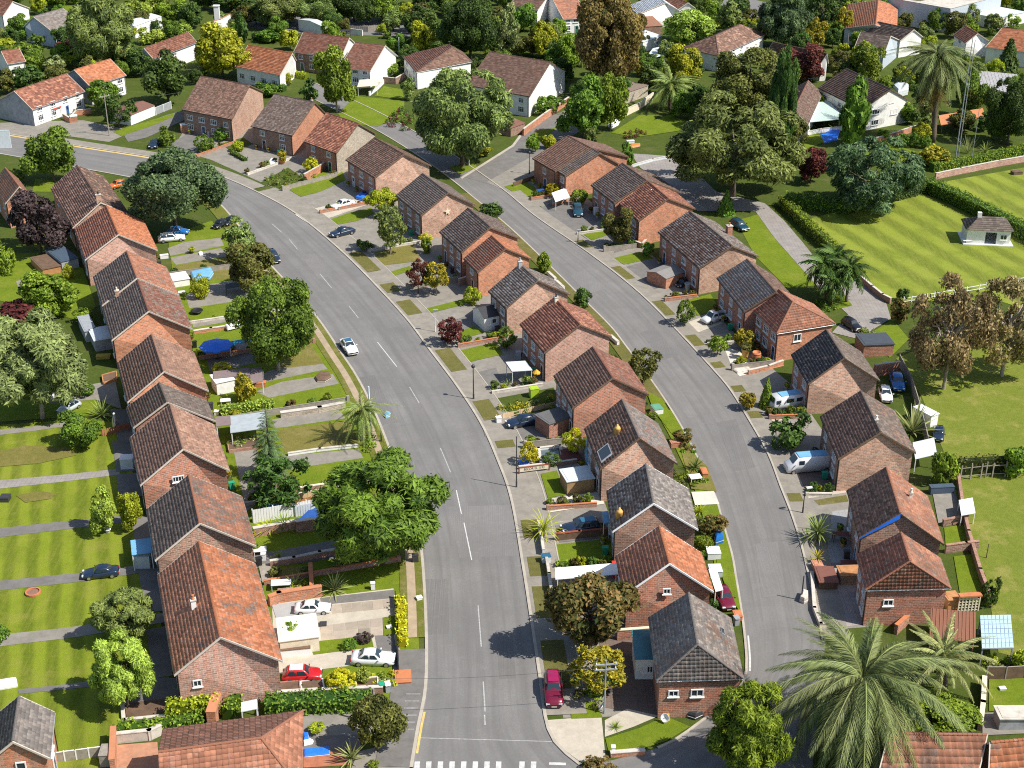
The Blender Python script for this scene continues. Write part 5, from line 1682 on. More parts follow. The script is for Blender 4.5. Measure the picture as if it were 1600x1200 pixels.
tree('large dark blue-green weeping tree beside the striped field hedge', (1285, 215, 1430, 332), 'feather', 'blue', 0.6)
tree('sprawling brown half-bare tree at the edge of the worn field', (1418, 445, 1530, 600), 'bare', 'bronze', 1.6, bark=BARKP)
tree('second brown half-bare tree, cut off by the right edge', (1505, 440, 1625, 580), 'bare', 'bronze', 1.6, bark=BARKP)
tree('dark maroon and green tree beside the corner house yard', (858, 893, 985, 1010), 'mid', 'redgreen', 1.6)
tree('yellow and green tree in front of the corner house patio', (885, 1003, 980, 1082), 'loose', 'autumn', 1.0, bark=BARKP)
tree('bright green tree at the junction left of the giant palm', (1105, 1075, 1225, 1215), 'spray', 'bright', 1.0)
tree('dark bushy tree behind the wooden pole at the lower left', (550, 1085, 628, 1172), 'mid', 'olive', 0.8)
tree('dark grey-green tree beside the largest orange roof', (155, 918, 245, 1000), 'spray', 'greygreen', 0.9)
tree('light green tree with silvery top beside the dark grey-green one', (152, 995, 247, 1105), 'spray', 'lightgr', 0.9)
tree('split-colour tree, lime on the sunny side, by the upper green lawn', (495, 84, 558, 168), 'mid', 'bright', 1.6, bark=BARKP)
tree('dark blue-green tree mass behind the hip-roofed white house', (690, -12, 782, 92), 'big', 'dark', 1.4)
tree('mid green tree left of the dark blue-green one at the top', (628, 12, 690, 62), 'mid', 'dark', 1.0)
tree('small lime tree in front of the dark trees at the top', (640, 40, 682, 88), 'mid', 'lime', 0.8)
tree('greyish bare-topped tree at the top right of the dark blue-green mass', (772, 14, 815, 88), 'loose', 'silver', 1.0)
tree('yellow-dark green tree, left of a close pair by the drive', (875, 132, 948, 214), 'mid', 'green', 0.8)
tree('glossy deep green tree, right of the close pair by the drive', (925, 122, 981, 202), 'mid', 'bright', 0.8)
tree('lime tree beside the large white house gable', (828, 34, 868, 88), 'mid', 'lime', 0.6)
tree('leafy green tree just right of the lime tree by the white gable', (866, 58, 906, 110), 'mid', 'bright', 0.6)
tree('pale round tree in front of the white-roofed house', (1034, 17, 1116, 74), 'mid', 'lightgr', 0.8)
tree('round lime bush tree beside the blue-green palm', (1040, 77, 1092, 126), 'mid', 'lime', 0.5)
tree('blue-grey conifer at the top edge right of the side street', (1182, -18, 1262, 72), 'spray', 'blue', 1.0)
tree('tall dark tree at the top edge left of the orange roof', (1255, -12, 1310, 52), 'loose', 'dark', 1.0)
tree('feathery yellowish palm-like tree over the black roof', (1250, 32, 1288, 78), 'loose', 'autumn', 1.0)
tree('small yellow-crowned tree beside the orange roof', (1300, 16, 1334, 56), 'loose', 'autumn', 2.0)
tree('dark bronze tree over the brown roof with the white gable end', (1222, 74, 1290, 128), 'mid', 'maroon', 0.8)
tree('pointed bright green conifer beside the big white gabled house', (1322, 72, 1378, 128), 'mid', 'bright', 0.3)
tree('dark cone-shaped conifer in front of the bright orange roof', (1553, 60, 1593, 112), 'cone', 'dark', name='conifer')
tree('large dark tree cut off by the right edge below the grey thatch', (1535, 120, 1612, 222), 'big', 'dark', 1.0)
tree('mid green tree right of the tall palm trunk', (1490, 115, 1538, 180), 'mid', 'green', 0.8)
tree('tall narrow green tree in front of the big white gabled house', (1306, 135, 1354, 226), 'column', 'green', 0.4)
tree('dark maroon shrub tree beside the dark weeping tree', (1240, 233, 1292, 284), 'mid', 'maroon', 0.6)
tree('dark green tree left of the green lean-to roof', (1198, 85, 1238, 232), 'spray', 'dark', 0.8)
tree('round leafy tree left of the green lean-to roof near the weeping tree', (1213, 170, 1240, 228), 'loose', 'green', 0.5)
tree('greyish green tree by the kerb above the dark olive one', (345, 346, 405, 405), 'loose', 'greygreen', 1.0)
tree('dark olive tree by the left kerb beside the blue parked car', (355, 386, 428, 452), 'mid', 'olive', 1.2)
tree('olive tree with pale trunk on the front yard beside the dark hatchback', (583, 322, 638, 390), 'loose', 'greygreen', 1.3, bark=BARKP)
tree('yellow-green tree against the grey-roofed house', (574, 294, 620, 332), 'mid', 'lime', 1.0)
tree('maroon half of a two-colour pair of trees in a middle front yard', (635, 408, 672, 452), 'loose', 'maroon', 1.0)
tree('yellow-green half of a two-colour pair of trees in a middle front yard', (660, 411, 704, 455), 'loose', 'autumn', 1.1, bark=BARKP)
tree('round olive tree beside the red-brown house of the right row', (945, 330, 992, 383), 'mid', 'olive', 0.7)
tree('dark olive tree overhanging the second road behind the brown-roofed house', (975, 543, 1032, 602), 'loose', 'olive', 0.8)
tree('bushy orange-brown potted tree beside the ochre urn', (1144, 512, 1178, 545), 'small', 'autumn', 0.5)
tree('green tree with yellow top in the left back garden beside the maroon shrub', (38, 428, 118, 498), 'mid', 'bright', 0.4)
tree('round bush tree on the left lawn beside the grey agave', (98, 645, 158, 700), 'mid', 'green', 0.3)
tree('yellow-green small tree, left of the pair by the left row', (143, 770, 188, 832), 'mid', 'lightgr', 0.4)
tree('yellow-green small tree, right of the pair by the left row', (186, 772, 227, 826), 'mid', 'lime', 0.5)
tree('green tree in front of the brown-roofed white house by the pole', (137, 125, 190, 172), 'mid', 'green', 0.8)
tree('dark feathery tree beside the pole with the street wires', (160, 150, 214, 198), 'loose', 'dark', 0.6)
tree('thick green hedge tree beside the giant palm', (1420, 1095, 1525, 1150), 'mid', 'bright', 0.2)
# far-off row of trees along the top edge
for i, (bx, kd, lf, lb) in enumerate((((395, -14, 470, 42), 'big', 'greygreen', 'grey-green tree at the top edge above the dark side street'), ((465, -16, 525, 38), 'big', 'greygreen', 'rounded dull green tree at the top edge, second from the grey-green one'),
  ((522, -18, 585, 32), 'big', 'dark', 'dark tree at the top edge above the white garden wall'), ((575, -14, 622, 32), 'mid', 'bright', 'light green tree at the top edge left of the small forecourt'),
  ((205, -12, 258, 34), 'mid', 'lightgr', 'light green tree at the top edge beside the white shed wall'), ((252, 2, 298, 36), 'mid', 'bright', 'fresh green tree above the pale flowering hedge'),
  ((640, -22, 700, 20), 'mid', 'dark', 'dark tree at the top edge left of the dark blue-green mass'), ((782, -16, 818, 22), 'mid', 'green', 'green tree at the top edge left of the brown roof'),
  ((1405, -22, 1475, 30), 'big', 'olive', 'dark brown-green tree at the top edge above the tall palm'), ((330, -12, 392, 12), 'mid', 'dark', 'low dark tree at the top edge left of the dark street'),
  ((1118, 8, 1156, 50), 'column', 'greygreen', 'upright palm-like tree beside the side street'), ((1080, -10, 1112, 22), 'mid', 'bright', 'green tree beside the small red roof at the top'),
  ((60, -20, 110, 12), 'mid', 'green', 'green tree at the top edge between brown and grey roofs'), ((930, 118, 958, 150), 'small', 'dark', 'dark shrub under the tall red-brown tree'))):
 tree(lb, bx, kd, lf, 0.8, group='trees along the top edge')
# wooded strips at the far end: trees nothing tells apart
for zone, lb, grp, sp in ((((395, 58), (700, 66), (705, 20), (395, 10)), 'dark leafy tree in the wooded strip along the far side street', 'trees along the far side street', ((400, 20), (448, 14), (495, 16), (545, 12), (600, 16), (655, 30), (620, 70), (640, 92), (575, 20), (430, 30), (668, 66), (690, 92))),
                          (0, 'dark bushy tree in the shaded gardens behind the large white house', 'trees in the shaded gardens', ((772, 60), (800, 70), (818, 30), (905, 140), (880, 110), (940, 165), (870, 90), (1015, 125), (965, 130), (832, 70), (1065, 165), (1090, 150))),
                          (0, 'dark bushy tree in the gardens at the upper right', 'trees in the upper right gardens', ((1195, 150), (1180, 60), (1232, 30), (1300, 60), (1290, 150), (1310, 110), (1420, 120), (1440, 150), (1490, 100), (1500, 190), (1560, 200), (1520, 150), (1425, 180), (1490, 40), (1350, 85), (1250, 70), (1210, 105), (1240, 205))),
                          (0, 'dark leafy bush in the gardens at the upper left', 'bushes in the upper left gardens', ((20, 60), (90, 120), (55, 95), (130, 100), (100, 60), (145, 110), (190, 110), (220, 100), (205, 85), (10, 130), (270, 50), (170, 30), (300, 25), (325, 85)))):
 for i, (x, y) in enumerate(sp):
  r = rng.uniform(13, 22)
  lf = ('dark', 'olive', 'green', 'dark')[i % 4]
  tree(lb.replace('dark', {'dark': 'dark green', 'olive': 'brownish olive', 'green': 'mid green'}[lf]), (x - r, y - r * 0.95, x + r, y + r * 0.9), 'mid', lf, 0.5, group=grp)
# back-garden greenery at the far end, wherever there is no house, road or other tree
TAKEN = [(o.location.x, o.location.y, 4.0) for o in COL.objects if o.get('category') == 'tree'] + [(h['ctr'].x, h['ctr'].y, 10.5) for h in HOUSES.values()] + [(p.x, p.y, 8.0) for p in list(mlS) + list(mrS) + list(rlS) + list(rrS)]
USED = set()
NEARD = dict(T1='white house with the red awning', T2='white house with the vivid orange roof', T3='reddish roof left of the yellow tree', T4='orange-red cottage', T5='brown roof with the white gable', T6='house with the white terrace', T7='white hip-roofed house', T8='large white house', T9='grey-brown hip-roofed house', T10='big white gabled house', T10b='reddish wing of the gabled house', T11='dark brown roof with the white gable end', T12='wide vivid orange roof', T13='upper black roof by the tall palm', T14='lower black roof by the tall palm', T15='bright orange tiles at the right edge', T16='small white house with the red roof', T17='house in the top left corner', T18='pale blue house', T19='small dark reddish house', T20='brown roof at the top edge', T21='reddish house with white windows', T22='white-roofed house', T23='small red roof at the top', M1='wide brown-roofed brick house', M2='black-roofed house with the orange gable', R1='brown-roofed pair of the right row', R3='black-roofed house of the right row')
SHADE = {'dark': 'dark green', 'olive': 'brownish olive', 'green': 'mid green', 'bright': 'fresh green', 'greygreen': 'grey-green', 'lime': 'lime'}
for x0, x1, y0, y1, n_, where in ((0, 380, -10, 130, 46, 'upper left back gardens'), (380, 820, 0, 62, 40, 'gardens along the far side street'), (640, 1010, 20, 120, 30, 'gardens round the large white house'), (1000, 1330, 0, 120, 44, 'gardens behind the paved drive'), (1330, 1600, 0, 220, 60, 'upper right back gardens')):
 for i in range(n_ * 3):
  px_, py_ = rng.uniform(x0, x1), rng.uniform(y0, y1)
  g_ = G(px_, py_)
  if any((g_.x - a) ** 2 + (g_.y - b) ** 2 < r * r for a, b, r in TAKEN):
   continue
  r = rng.uniform(6, 17)
  lf = rng.choice(('dark', 'dark', 'olive', 'green', 'green', 'bright', 'greygreen', 'lime'))
  big = r > 10.5
  near = min(NEARD, key=lambda k: (HOUSES[k]['ctr'] - g_).length)
  sd = 'right of' if g_.x > HOUSES[near]['ctr'].x else 'left of'
  if abs(g_.y - HOUSES[near]['ctr'].y) > abs(g_.x - HOUSES[near]['ctr'].x):
   sd = 'behind' if g_.y > HOUSES[near]['ctr'].y else 'in front of'
  lb = SHADE[lf] + [' tiny shrub ', ' small shrub ', ' low shrub ', ' slim tree ', ' middling tree ', ' full tree ', ' big tree '][sum(r > k for k in (7.5, 9, 10.5, 12, 13.5, 15.5))] + sd + ' the ' + NEARD[near]
  if lb in USED:
   continue
  USED.add(lb)
  tree(lb, (px_ - r, py_ - r * 1.5, px_ + r, py_ + r * 0.4), 'mid' if big else 'small', lf, 0.4, 'tree' if big else 'shrub', 'tree' if big else 'shrub', group=('trees' if big else 'shrubs') + ' of the ' + where)
  TAKEN.append((g_.x, g_.y, 3.2))
# --- conifers, columns and clipped bushes
tree('small bright green conifer on the lawn beside the open dark car', (1119, 296, 1149, 336), 'cone', 'green', name='conifer')
tree('bright green garden conifer beside the orange-green shrub', (1184, 590, 1209, 637), 'cone', 'bright', name='conifer')
tree('slim dark cypress behind the black-roofed half pair', (969, 226, 989, 262), 'column', 'green', name='cypress')
tree('tall dark cypress above the bright yellow-green tree', (369, 22, 389, 68), 'column', 'dark', name='cypress')
tree('dark column bush in front of the twin trees', (914, 198, 932, 230), 'column', 'greygreen', name='cypress')
tree('small green column cypress beside the charcoal-roofed house', (658, 372, 674, 396), 'column', 'bright', name='cypress')
tree('bright green cypress poking above the ridge by the second road', (839, 397, 861, 426), 'column', 'bright', name='cypress')
tree('golden ball bush above the column cypress', (655, 364, 676, 380), 'ball', 'yellow', 0.9, **SH)
tree('golden ball bush beside the small rust-roofed house', (475, 245, 499, 270), 'ball', 'yellow', 0.1, **SH)
tree('bright yellow ball bush beside the skylight house', (880, 671, 913, 709), 'ball', 'yellow', 0.3, **SH)
tree('yellow ball bush beside the lettered board', (812, 692, 842, 724), 'ball', 'yellow', 0.4, **SH)
tree('dark green dome bush between two yellow balls', (846, 707, 876, 728), 'ball', 'dark', **SH)
tree('round maroon bush on the pavement edge beside the porch', (683, 497, 725, 537), 'ball', 'maroon', 0.5, name='tree')
tree('yellow bush beside the white gutter end of the grey house', (725, 446, 753, 476), 'ball', 'lime', 0.2, **SH)
tree('clipped green ball bush below the brown porch', (776, 512, 808, 544), 'ball', 'green', 0.2, **SH)
tree('bright yellow bush between the two white cars and red hatchback', (509, 1043, 558, 1083), 'ball', 'yellow', 0.1, **SH)
tree('clipped lime ball bush beside the blue covered boat', (299, 431, 329, 467), 'ball', 'lime', 0.1, **SH)
tree('yellow flowering mound beside the blue parasol', (331, 565, 362, 584), 'ball', 'yellow', **SH)
tree('dense golden-green clipped tree beside the white kiosk', (368, 584, 399, 626), 'column', 'autumn', 0.2, **SH)
tree('yellow-green ball bush beside the purple tree shed', (98, 413, 117, 436), 'ball', 'lime', **SH)
tree('round clipped bush before the wide brown-roofed house', (334, 199, 363, 220), 'ball', 'green', **SH)
tree('smaller clipped bush below the wide brown-roofed house', (305, 212, 335, 238), 'ball', 'green', **SH)
tree('bush beside the dark blue car at the far drive', (249, 201, 276, 228), 'small', 'green', **SH)
tree('yellow-green bush by the gable of the wide brown-roofed house', (361, 219, 381, 237), 'small', 'lime', **SH)
tree('yellow-green round bush below the grey-green tree at upper left', (102, 77, 140, 106), 'ball', 'lime', **SH)
tree('dark ground shrub under the olive pavement tree', (558, 372, 584, 392), 'small', 'dark', **SH)
tree('dark shrub on the second road side behind the grey-roofed house', (742, 315, 788, 347), 'small', 'dark', 0.4, **SH)
tree('dark leafy shrub at the kerb behind the red-brown house', (894, 449, 923, 481), 'small', 'dark', **SH)
tree('green shrub at the front of the red-brown right row house', (1002, 377, 1024, 400), 'small', 'green', **SH)
tree('round light green tree at the kerb beside the white pickup', (1055, 470, 1086, 505), 'ball', 'green', 0.5, name='tree')
tree('round bright green tree at the kerb below the white pickup', (1105, 525, 1136, 553), 'ball', 'bright', 0.5, name='tree')
tree('shrub with orange and green leaves beside the bright conifer', (1154, 609, 1185, 638), 'small', 'autumn', 0.4, **SH)
tree('large dark glossy shrub above the white van', (1203, 647, 1262, 704), 'small', 'dark', **SH)
tree('dark red-brown shrub at the kerb behind the pale grey slope', (1090, 800, 1136, 837), 'small', 'redgreen', **SH)
tree('dark twiggy shrub at the kerb behind the skylight house', (1048, 666, 1086, 696), 'small', 'redgreen', **SH)
tree('leafy green shrub beside the blue covered trailer', (1090, 838, 1116, 862), 'small', 'bright', **SH)
tree('maroon shrub at the left edge of the left back gardens', (-8, 462, 82, 508), 'small', 'maroon', **SH)
tree('clipped green bush at the left edge below the purple tree', (-6, 380, 28, 428), 'small', 'bright', **SH)
tree('round green bush by the grey drive in the left back gardens', (120, 598, 148, 620), 'small', 'green', **SH)
tree('small leafy bush beside the charcoal roof in the left back gardens', (114, 478, 150, 506), 'small', 'bright', **SH)
tree('small bush at the left edge of the lowest lawns', (-12, 970, 18, 1006), 'small', 'green', **SH)
tree('dark ball shrub on the slab driveway lawn', (556, 987, 582, 1006), 'ball', 'purple', **SH)
tree('green ball shrub on the slab driveway lawn', (534, 997, 558, 1017), 'ball', 'green', **SH)
tree('leafy shrub on the white flat roof edge beside the white saloon', (442, 970, 474, 1000), 'small', 'bright', 0.6, **SH)
tree('small shrub with an orange trellis on the white yard wall', (474, 988, 494, 1010), 'small', 'bright', **SH)
tree('light leafy shrub beside the parked white car and yellow bush', (552, 1040, 580, 1068), 'small', 'lightgr', **SH)
tree('clipped box bush beside the blue sheet', (483, 1125, 512, 1146), 'small', 'lime', 0.3, **SH)
tree('low clipped bush at the bottom beside the striped fan palm', (574, 1187, 594, 1203), 'ball', 'bright', **SH)
tree('brown dome bush at the bottom corner of the junction', (908, 1186, 962, 1215), 'ball', 'brown', **SH)
tree('rounded green shrub behind the large round tree, beside the white house', (625, 118, 652, 156), 'small', 'greygreen', 0.2, **SH)
tree('left shrub of a pair by the second road corner', (821, 209, 845, 238), 'small', 'bright', **SH)
tree('right shrub of a pair by the second road corner', (843, 207, 868, 232), 'small', 'lime', **SH)
tree('yellow ball bush in front of the white tent', (853, 287, 876, 308), 'ball', 'yellow', 0.2, **SH)
tree('green shrub beside the white tent', (892, 294, 918, 320), 'small', 'bright', **SH)
tree('dark red shrub beside the half-bare brown trees', (1385, 462, 1422, 506), 'small', 'redgreen', 0.3, **SH)
tree('pointed green shrub at the field fence beside the brown trees', (1400, 447, 1420, 470), 'small', 'dark', **SH)
tree('orange and yellow flowering shrub beside the white parked car', (1434, 226, 1490, 262), 'small', 'autumn', **SH)
for bx, lb in (((1370, 219, 1394, 236), 'low clipped shrub at the lawn below the white gabled house'), ((1396, 207, 1420, 230), 'left ball shrub of three by the orange garden wall'), ((1418, 207, 1438, 230), 'middle ball shrub of three by the orange garden wall'), ((1436, 212, 1454, 232), 'right ball shrub of three by the orange garden wall')):
 tree(lb, bx, 'ball', 'green', **SH)
for bx, lf, lb in (((-10, 56, 30, 80), 'lime', 'lime bush at the left edge below the pale blue house'), ((24, 62, 76, 98), 'green', 'green bush below the pale blue house'), ((12, 100, 72, 142), 'dark', 'dark green bush above the brown-roofed white house'), ((68, 84, 110, 122), 'silver', 'greyish bush behind the brown-roofed white house'), ((40, 82, 78, 112), 'bright', 'light bush between the dark and greyish bushes'), ((82, 60, 122, 92), 'maroon', 'dark reddish bush below the pale blue house'),
  ((220, 44, 262, 68), 'lightgr', 'pale bush beside the white shed wall'), ((258, 36, 302, 62), 'lightgr', 'long pale bush above the reddish-brown roof'), ((312, 38, 336, 66), 'bright', 'bright bush in front of the white hip gable wall'), ((438, 42, 470, 78), 'lime', 'lime bush beside the brown roof with the white gable'), ((400, 48, 444, 64), 'green', 'low green bush behind the orange-red cottage roof'), ((510, 22, 536, 40), 'green', 'small bush on the white garden wall at the top'),
  ((8, 262, 42, 285), 'green', 'green bush beside the red house at the left edge'), ((145, 268, 165, 290), 'dark', 'dark bush beside the orange covered car'), ((588, 98, 622, 118), 'bright', 'bush beside the terrace with the white balustrade'), ((405, 128, 440, 150), 'green', 'bush below the orange-red cottage'), ((470, 128, 500, 160), 'dark', 'dark bush behind the black-roofed house'), ((440, 112, 458, 132), 'lime', 'small lime bush beside the white cottage gable'),
  ((1255, 140, 1290, 175), 'lime', 'row of lime foliage behind the big white gabled house'), ((1396, 55, 1425, 78), 'lime', 'lime bush between the black roofs and the tall palm'), ((990, 95, 1010, 120), 'autumn', 'ochre shrub under the tall red-brown tree'), ((1010, 92, 1036, 112), 'bright', 'green shrub beside the pale metal roof'), ((836, 148, 880, 178), 'green', 'climbing shrub along the orange garden wall'),
  ((740, 225, 772, 245), 'lime', 'low shrub at the foot of the huge round tree'), ((1575, 1010, 1612, 1045), 'lime', 'leafy yellow-green shrub at the right edge below the blue glass roof'), ((1455, 1000, 1510, 1050), 'silver', 'pale grey feathery shrub beside the giant palm'), ((1530, 905, 1556, 950), 'dark', 'dark shrub behind the white trellis'), ((1452, 700, 1492, 756), 'bright', 'leafy bush at the left end of the vine fence'), ((1560, 690, 1612, 745), 'bright', 'leafy bush at the right end of the vine fence'),
  ((1495, 600, 1505, 610), 'lightgr', 'tiny bush on the worn field')):
 tree(lb, bx, 'small', lf, 0.2, **SH)
# --- palms and sword-leaved plants
palm('giant feather palm with a huge spreading crown at lower right', (1352, 1172), (1348, 1066), 9.0, 'palmgreen', 84, droop=0.7, wid=0.18, trunk_r=0.5, up=64, down=-48, key='giant', n_leaf=70, seed=5)
palm('tall shaggy palm rising above the big white gabled house', (1457, 222), (1464, 92), 7.4, 'palmgreen', 96, droop=1.0, wid=0.3, trunk_r=0.55, up=80, down=-70, key='tall', n_leaf=30, dead=34, seed=2)
palm('palm with drooping fronds on the left kerb beside the white pole', (567, 688), (566, 645), 3.8, 'greygreen', 40, droop=0.95, wid=0.2, trunk_r=0.28, up=80, down=-40, key='kerb', n_leaf=26, bark=BARKP, seed=4)
palm('blue-green palm behind the lawn at the top of the right row', (1046, 172), (1048, 136), 6.5, 'greygreen', 36, droop=0.6, wid=0.2, trunk_r=0.4, up=85, down=-35, key='blue', n_leaf=24, seed=7)
for (b, c, L, sd, lb) in (((1290, 470), (1287, 415), 3.9, 1, 'left palm of the dark palm cluster by the paved path'), ((1305, 462), (1306, 402), 3.9, 2, 'middle palm of the dark palm cluster by the paved path'), ((1322, 472), (1328, 420), 3.9, 3, 'right palm of the dark palm cluster by the paved path'), ((1298, 478), (1302, 440), 3.2, 5, 'lowest palm of the dark palm cluster by the paved path')):
 palm(lb, b, c, L, 'dark', 24, droop=0.6, wid=0.36, trunk_r=0.2, up=80, down=-50, key='clus', n_leaf=9, seed=sd, group='dark palms by the paved path')
palm('pale grey-leaved palm right of the giant palm', (1475, 1080), (1472, 1035), 5.2, 'silver', 30, droop=0.5, wid=0.14, trunk_r=0.3, up=88, down=-5, key='grey', n_leaf=26, seed=9)
palm('small palm beside the leafy tree by the white gable', (911, 104), (911, 90), 3.0, 'greygreen', 18, droop=0.8, wid=0.25, trunk_r=0.2, key='sm', n_leaf=14, seed=3)
yucca('large agave with pale upright blades behind the brown-roofed house', (1426, 678), 4.6, 'silver', 34, z=0.3, up=88, down=15, w=0.04, curve=0.1)
yucca('spiky pale agave on the lawn above the white saloon', (523, 924), 2.4, 'silver', 30, z=0.1, up=85, down=5, w=0.05)
yucca('small spiky plant beside the white table of the left row', (436, 872), 1.2, 'bright', 16)
yucca('spiky leafy plant beside the laundry rack', (462, 918), 1.6, 'greygreen', 24, w=0.06)
yucca('dark round spiky shrub at the right kerb beside the grey patio', (1277, 846), 2.6, 'greygreen', 70, z=0.8, up=88, down=-25, w=0.04, curve=0.3, stem=0.4)
yucca('yellow spiky plant in a brick planter by the right kerb', (1277, 880), 1.4, 'autumn', 18, z=0.7, w=0.06)
yucca('grassy palm-like clump at the pavement beside the dark estate car', (850, 838), 2.6, 'lime', 46, z=0.5, up=85, down=-10, w=0.03, curve=0.5, stem=0.5)
yucca('grassy tuft beside the grey canopy of the pink-gabled house', (794, 603), 1.2, 'bright', 26, w=0.03)
yucca('dark fan-leaved plant at the second road kerb by the white table', (1086, 734), 1.6, 'dark', 24, z=0.3, w=0.07)
yucca('yellow-green tufted plant at the second road kerb', (1092, 802), 1.4, 'lime', 26, z=0.1, w=0.05)
yucca('grey agave beside the silver car in the left back garden', (160, 652), 2.6, 'greygreen', 36, z=0.3, w=0.04, up=88, down=0)
yucca('striped fan palm at the bottom edge beside the brick patio', (550, 1192), 1.9, 'silver', 26, z=0.5, w=0.06)
yucca('spiky plants by the field hedge under the tall masts', (1540, 238), 2.6, 'greygreen', 30, z=0.2, w=0.04)
yucca('bare grey twiggy plant under the tall masts', (1512, 240), 4.0, 'silver', 40, z=0.1, w=0.012, up=88, down=35, curve=0.05)
yucca('yellow-green spiky clump on the white fence bed of the left row', (420, 832), 1.9, 'lime', 28, z=0.3, w=0.06)
yucca('dark green spiky clump beside the yellow-green one on the white fence bed', (445, 828), 2.1, 'green', 40, z=0.4, w=0.05)
yucca('small tuft in the concrete path by the corner lawn', (962, 1138), 1.0, 'bright', 30, w=0.04, z=0.05)
# monkey-puzzle style conifer made of drooping boughs
def araucaria(label, base, topv, L, leaf, seed):
 p = GP(base)
 h = height_at(p, topv)
 t = thing('conifer', label, 'tree', p)
 mb = MB()
 mb.path([(0, 0, -0.05), (0.05, 0, h * 0.5), (0, 0, h)], [0.3, 0.18, 0.03], BARK, 8)
 mb.obj('trunk', t, True)
 r = random.Random(seed)
 me = [frond_mesh(('ara', i), 16, 1.0, 0.25 + 0.2 * i, 0.34, None, 0.1, 0.1) for i in range(3)]
 n = 0
 tiers = 15
 for k in range(tiers):
  f = k / (tiers - 1)
  z = h * (0.12 + 0.86 * f)
  m = int(10 - 5 * f)
  for i in range(m):
   s = L * (1 - f) ** 0.8 * r.uniform(0.75, 1.1) + 0.45
   n += 1
   mobj('bough', me[n % 3], t, (0, 0, z), (0, math.radians(r.uniform(-10, 12) - 35 * f), i * 2 * math.pi / m + k * 0.9 + r.uniform(-0.2, 0.2)), (s, s, s), LM[leaf])
 return t
araucaria('narrow blue-green layered conifer between the grey carport and white fence', (424, 748), 638, 2.5, 'blue', 3)
tree('broad dark leafy tree at the foot of the narrow layered conifer', (384, 708, 486, 794), 'loose', 'dark', 0.4)
# --- hedges and planted beds
hedge('tall clipped hedge along the near-left side of the striped field', [(1222, 322), (1345, 440)], 1.6, 2.0, 'bright')
hedge('thick dark hedge along the top of the striped field', [(1225, 322), (1330, 332)], 3.0, 2.6, 'green')
hedge('long dark hedge between the striped field and the far field', [(1448, 298), (1500, 322), (1600, 372), (1680, 412)], 2.6, 2.6, 'green')
hedge('hedge behind the weeping tree at the field corner', [(1330, 330), (1440, 300)], 2.4, 2.4, 'dark')
hedge('clipped hedge on the brick wall of the far field', [(1455, 268), (1500, 262), (1600, 240), (1680, 228)], 1.8, 1.9, 'bright')
hedge('yellow hedge along the dark fence on the left kerb', [(626, 945), (629, 1012)], 0.9, 1.2, 'yellow')
hedge('long green hedge below the red hatchback garden', [(415, 1112), (480, 1108), (580, 1104)], 2.0, 1.6, 'green')
hedge('leafy hedge in front of the largest orange-roofed house gable', [(262, 1120), (345, 1112)], 1.2, 1.8, 'lime')
hedge('low planted hedge beside the soil bed at lower left', [(185, 1146), (250, 1140), (318, 1128)], 1.4, 1.0, 'bright')
hedge('small hedge right of the brick garden wall at lower left', [(356, 1126), (374, 1092)], 1.2, 1.5, 'bright')
hedge('low clipped hedge in the front bed above the white canopy', [(868, 885), (930, 880), (985, 874)], 0.6, 0.5, 'bright')
hedge('low leafy border in front of the grey canopy in the left row', [(345, 648), (400, 640), (428, 636)], 1.4, 1.1, 'lightgr')
hedge('dark clipped hedge along the upper side street', [(395, 62), (440, 64), (470, 68)], 2.0, 2.0, 'dark')
hedge('green hedge beside the hip-roofed white house', [(640, 112), (668, 86)], 1.8, 1.2, 'bright')
hedge('hedge at the foot of the orange-red cottage', [(402, 138), (445, 143)], 2, 1.5, 'green')
hedge('pale hedge below the orange-red cottage gable', [(455, 118), (480, 124)], 1.6, 1.4, 'lime')
hedge('hedge in front of the wide brown-roofed house drive', [(362, 240), (384, 252)], 1.0, 0.7, 'green')
bed('flower bed with mixed plants beside the yellow ball bush path', [(410, 285), (450, 264), (474, 278), (440, 297)], ['greygreen', 'green', 'olive'], hgt=0.8)
bed('rockery with dark shrubs beside the huge round tree', [(600, 192), (625, 172), (648, 180), (640, 206), (610, 205)], ['dark', 'maroon', 'green'], hgt=1.2)
bed('front bed with yellow and white flowers behind the wooden sleepers', [(768, 636), (835, 618), (868, 622), (862, 640), (785, 656)], ['yellow', 'silver', 'green'], hgt=0.7, size=0.18)
bed('mixed flowers around the parked white car and yellow bush', [(555, 1062), (620, 1052), (624, 1070), (560, 1076)], ['bright', 'lime', 'autumn'], hgt=0.6)
bed('planted strip at the lower second road kerb', [(1060, 688), (1078, 690), (1088, 720), (1072, 722)], ['green', 'redgreen'], hgt=0.5)
bed('leafy plants under the yellow-green tree by the corner house', [(890, 1075), (940, 1085), (942, 1110), (895, 1100)], ['bright', 'olive'], hgt=0.7)
bed('low shrubs beside the cypress behind the side street lawn', [(955, 212), (1000, 206), (1010, 212), (965, 220)], ['olive', 'maroon'], hgt=0.9)
bed('red and yellow blooms beside the laundry rack planter', [(446, 920), (478, 916), (480, 928), (450, 932)], ['lime', 'autumn'], hgt=0.8)
bed('plants on the small terrace beside the blue glass roof', [(1535, 1025), (1600, 1018), (1605, 1042), (1540, 1048)], ['silver', 'lime', 'bright'], hgt=1.1)
bed('leafy mass at the foot of the giant palm', [(1400, 1110), (1425, 1100), (1520, 1120), (1515, 1146), (1400, 1140)], ['bright', 'green'], hgt=1.6)
bed('bushes along the paved path by the palm cluster', [(1262, 476), (1290, 468), (1312, 480), (1290, 492), (1268, 488)], ['dark', 'green'], hgt=0.8)
bed('shrubs between the brick yard wall and the dark car', [(1340, 520), (1362, 512), (1368, 530), (1350, 545)], ['bright', 'silver'], hgt=0.9)
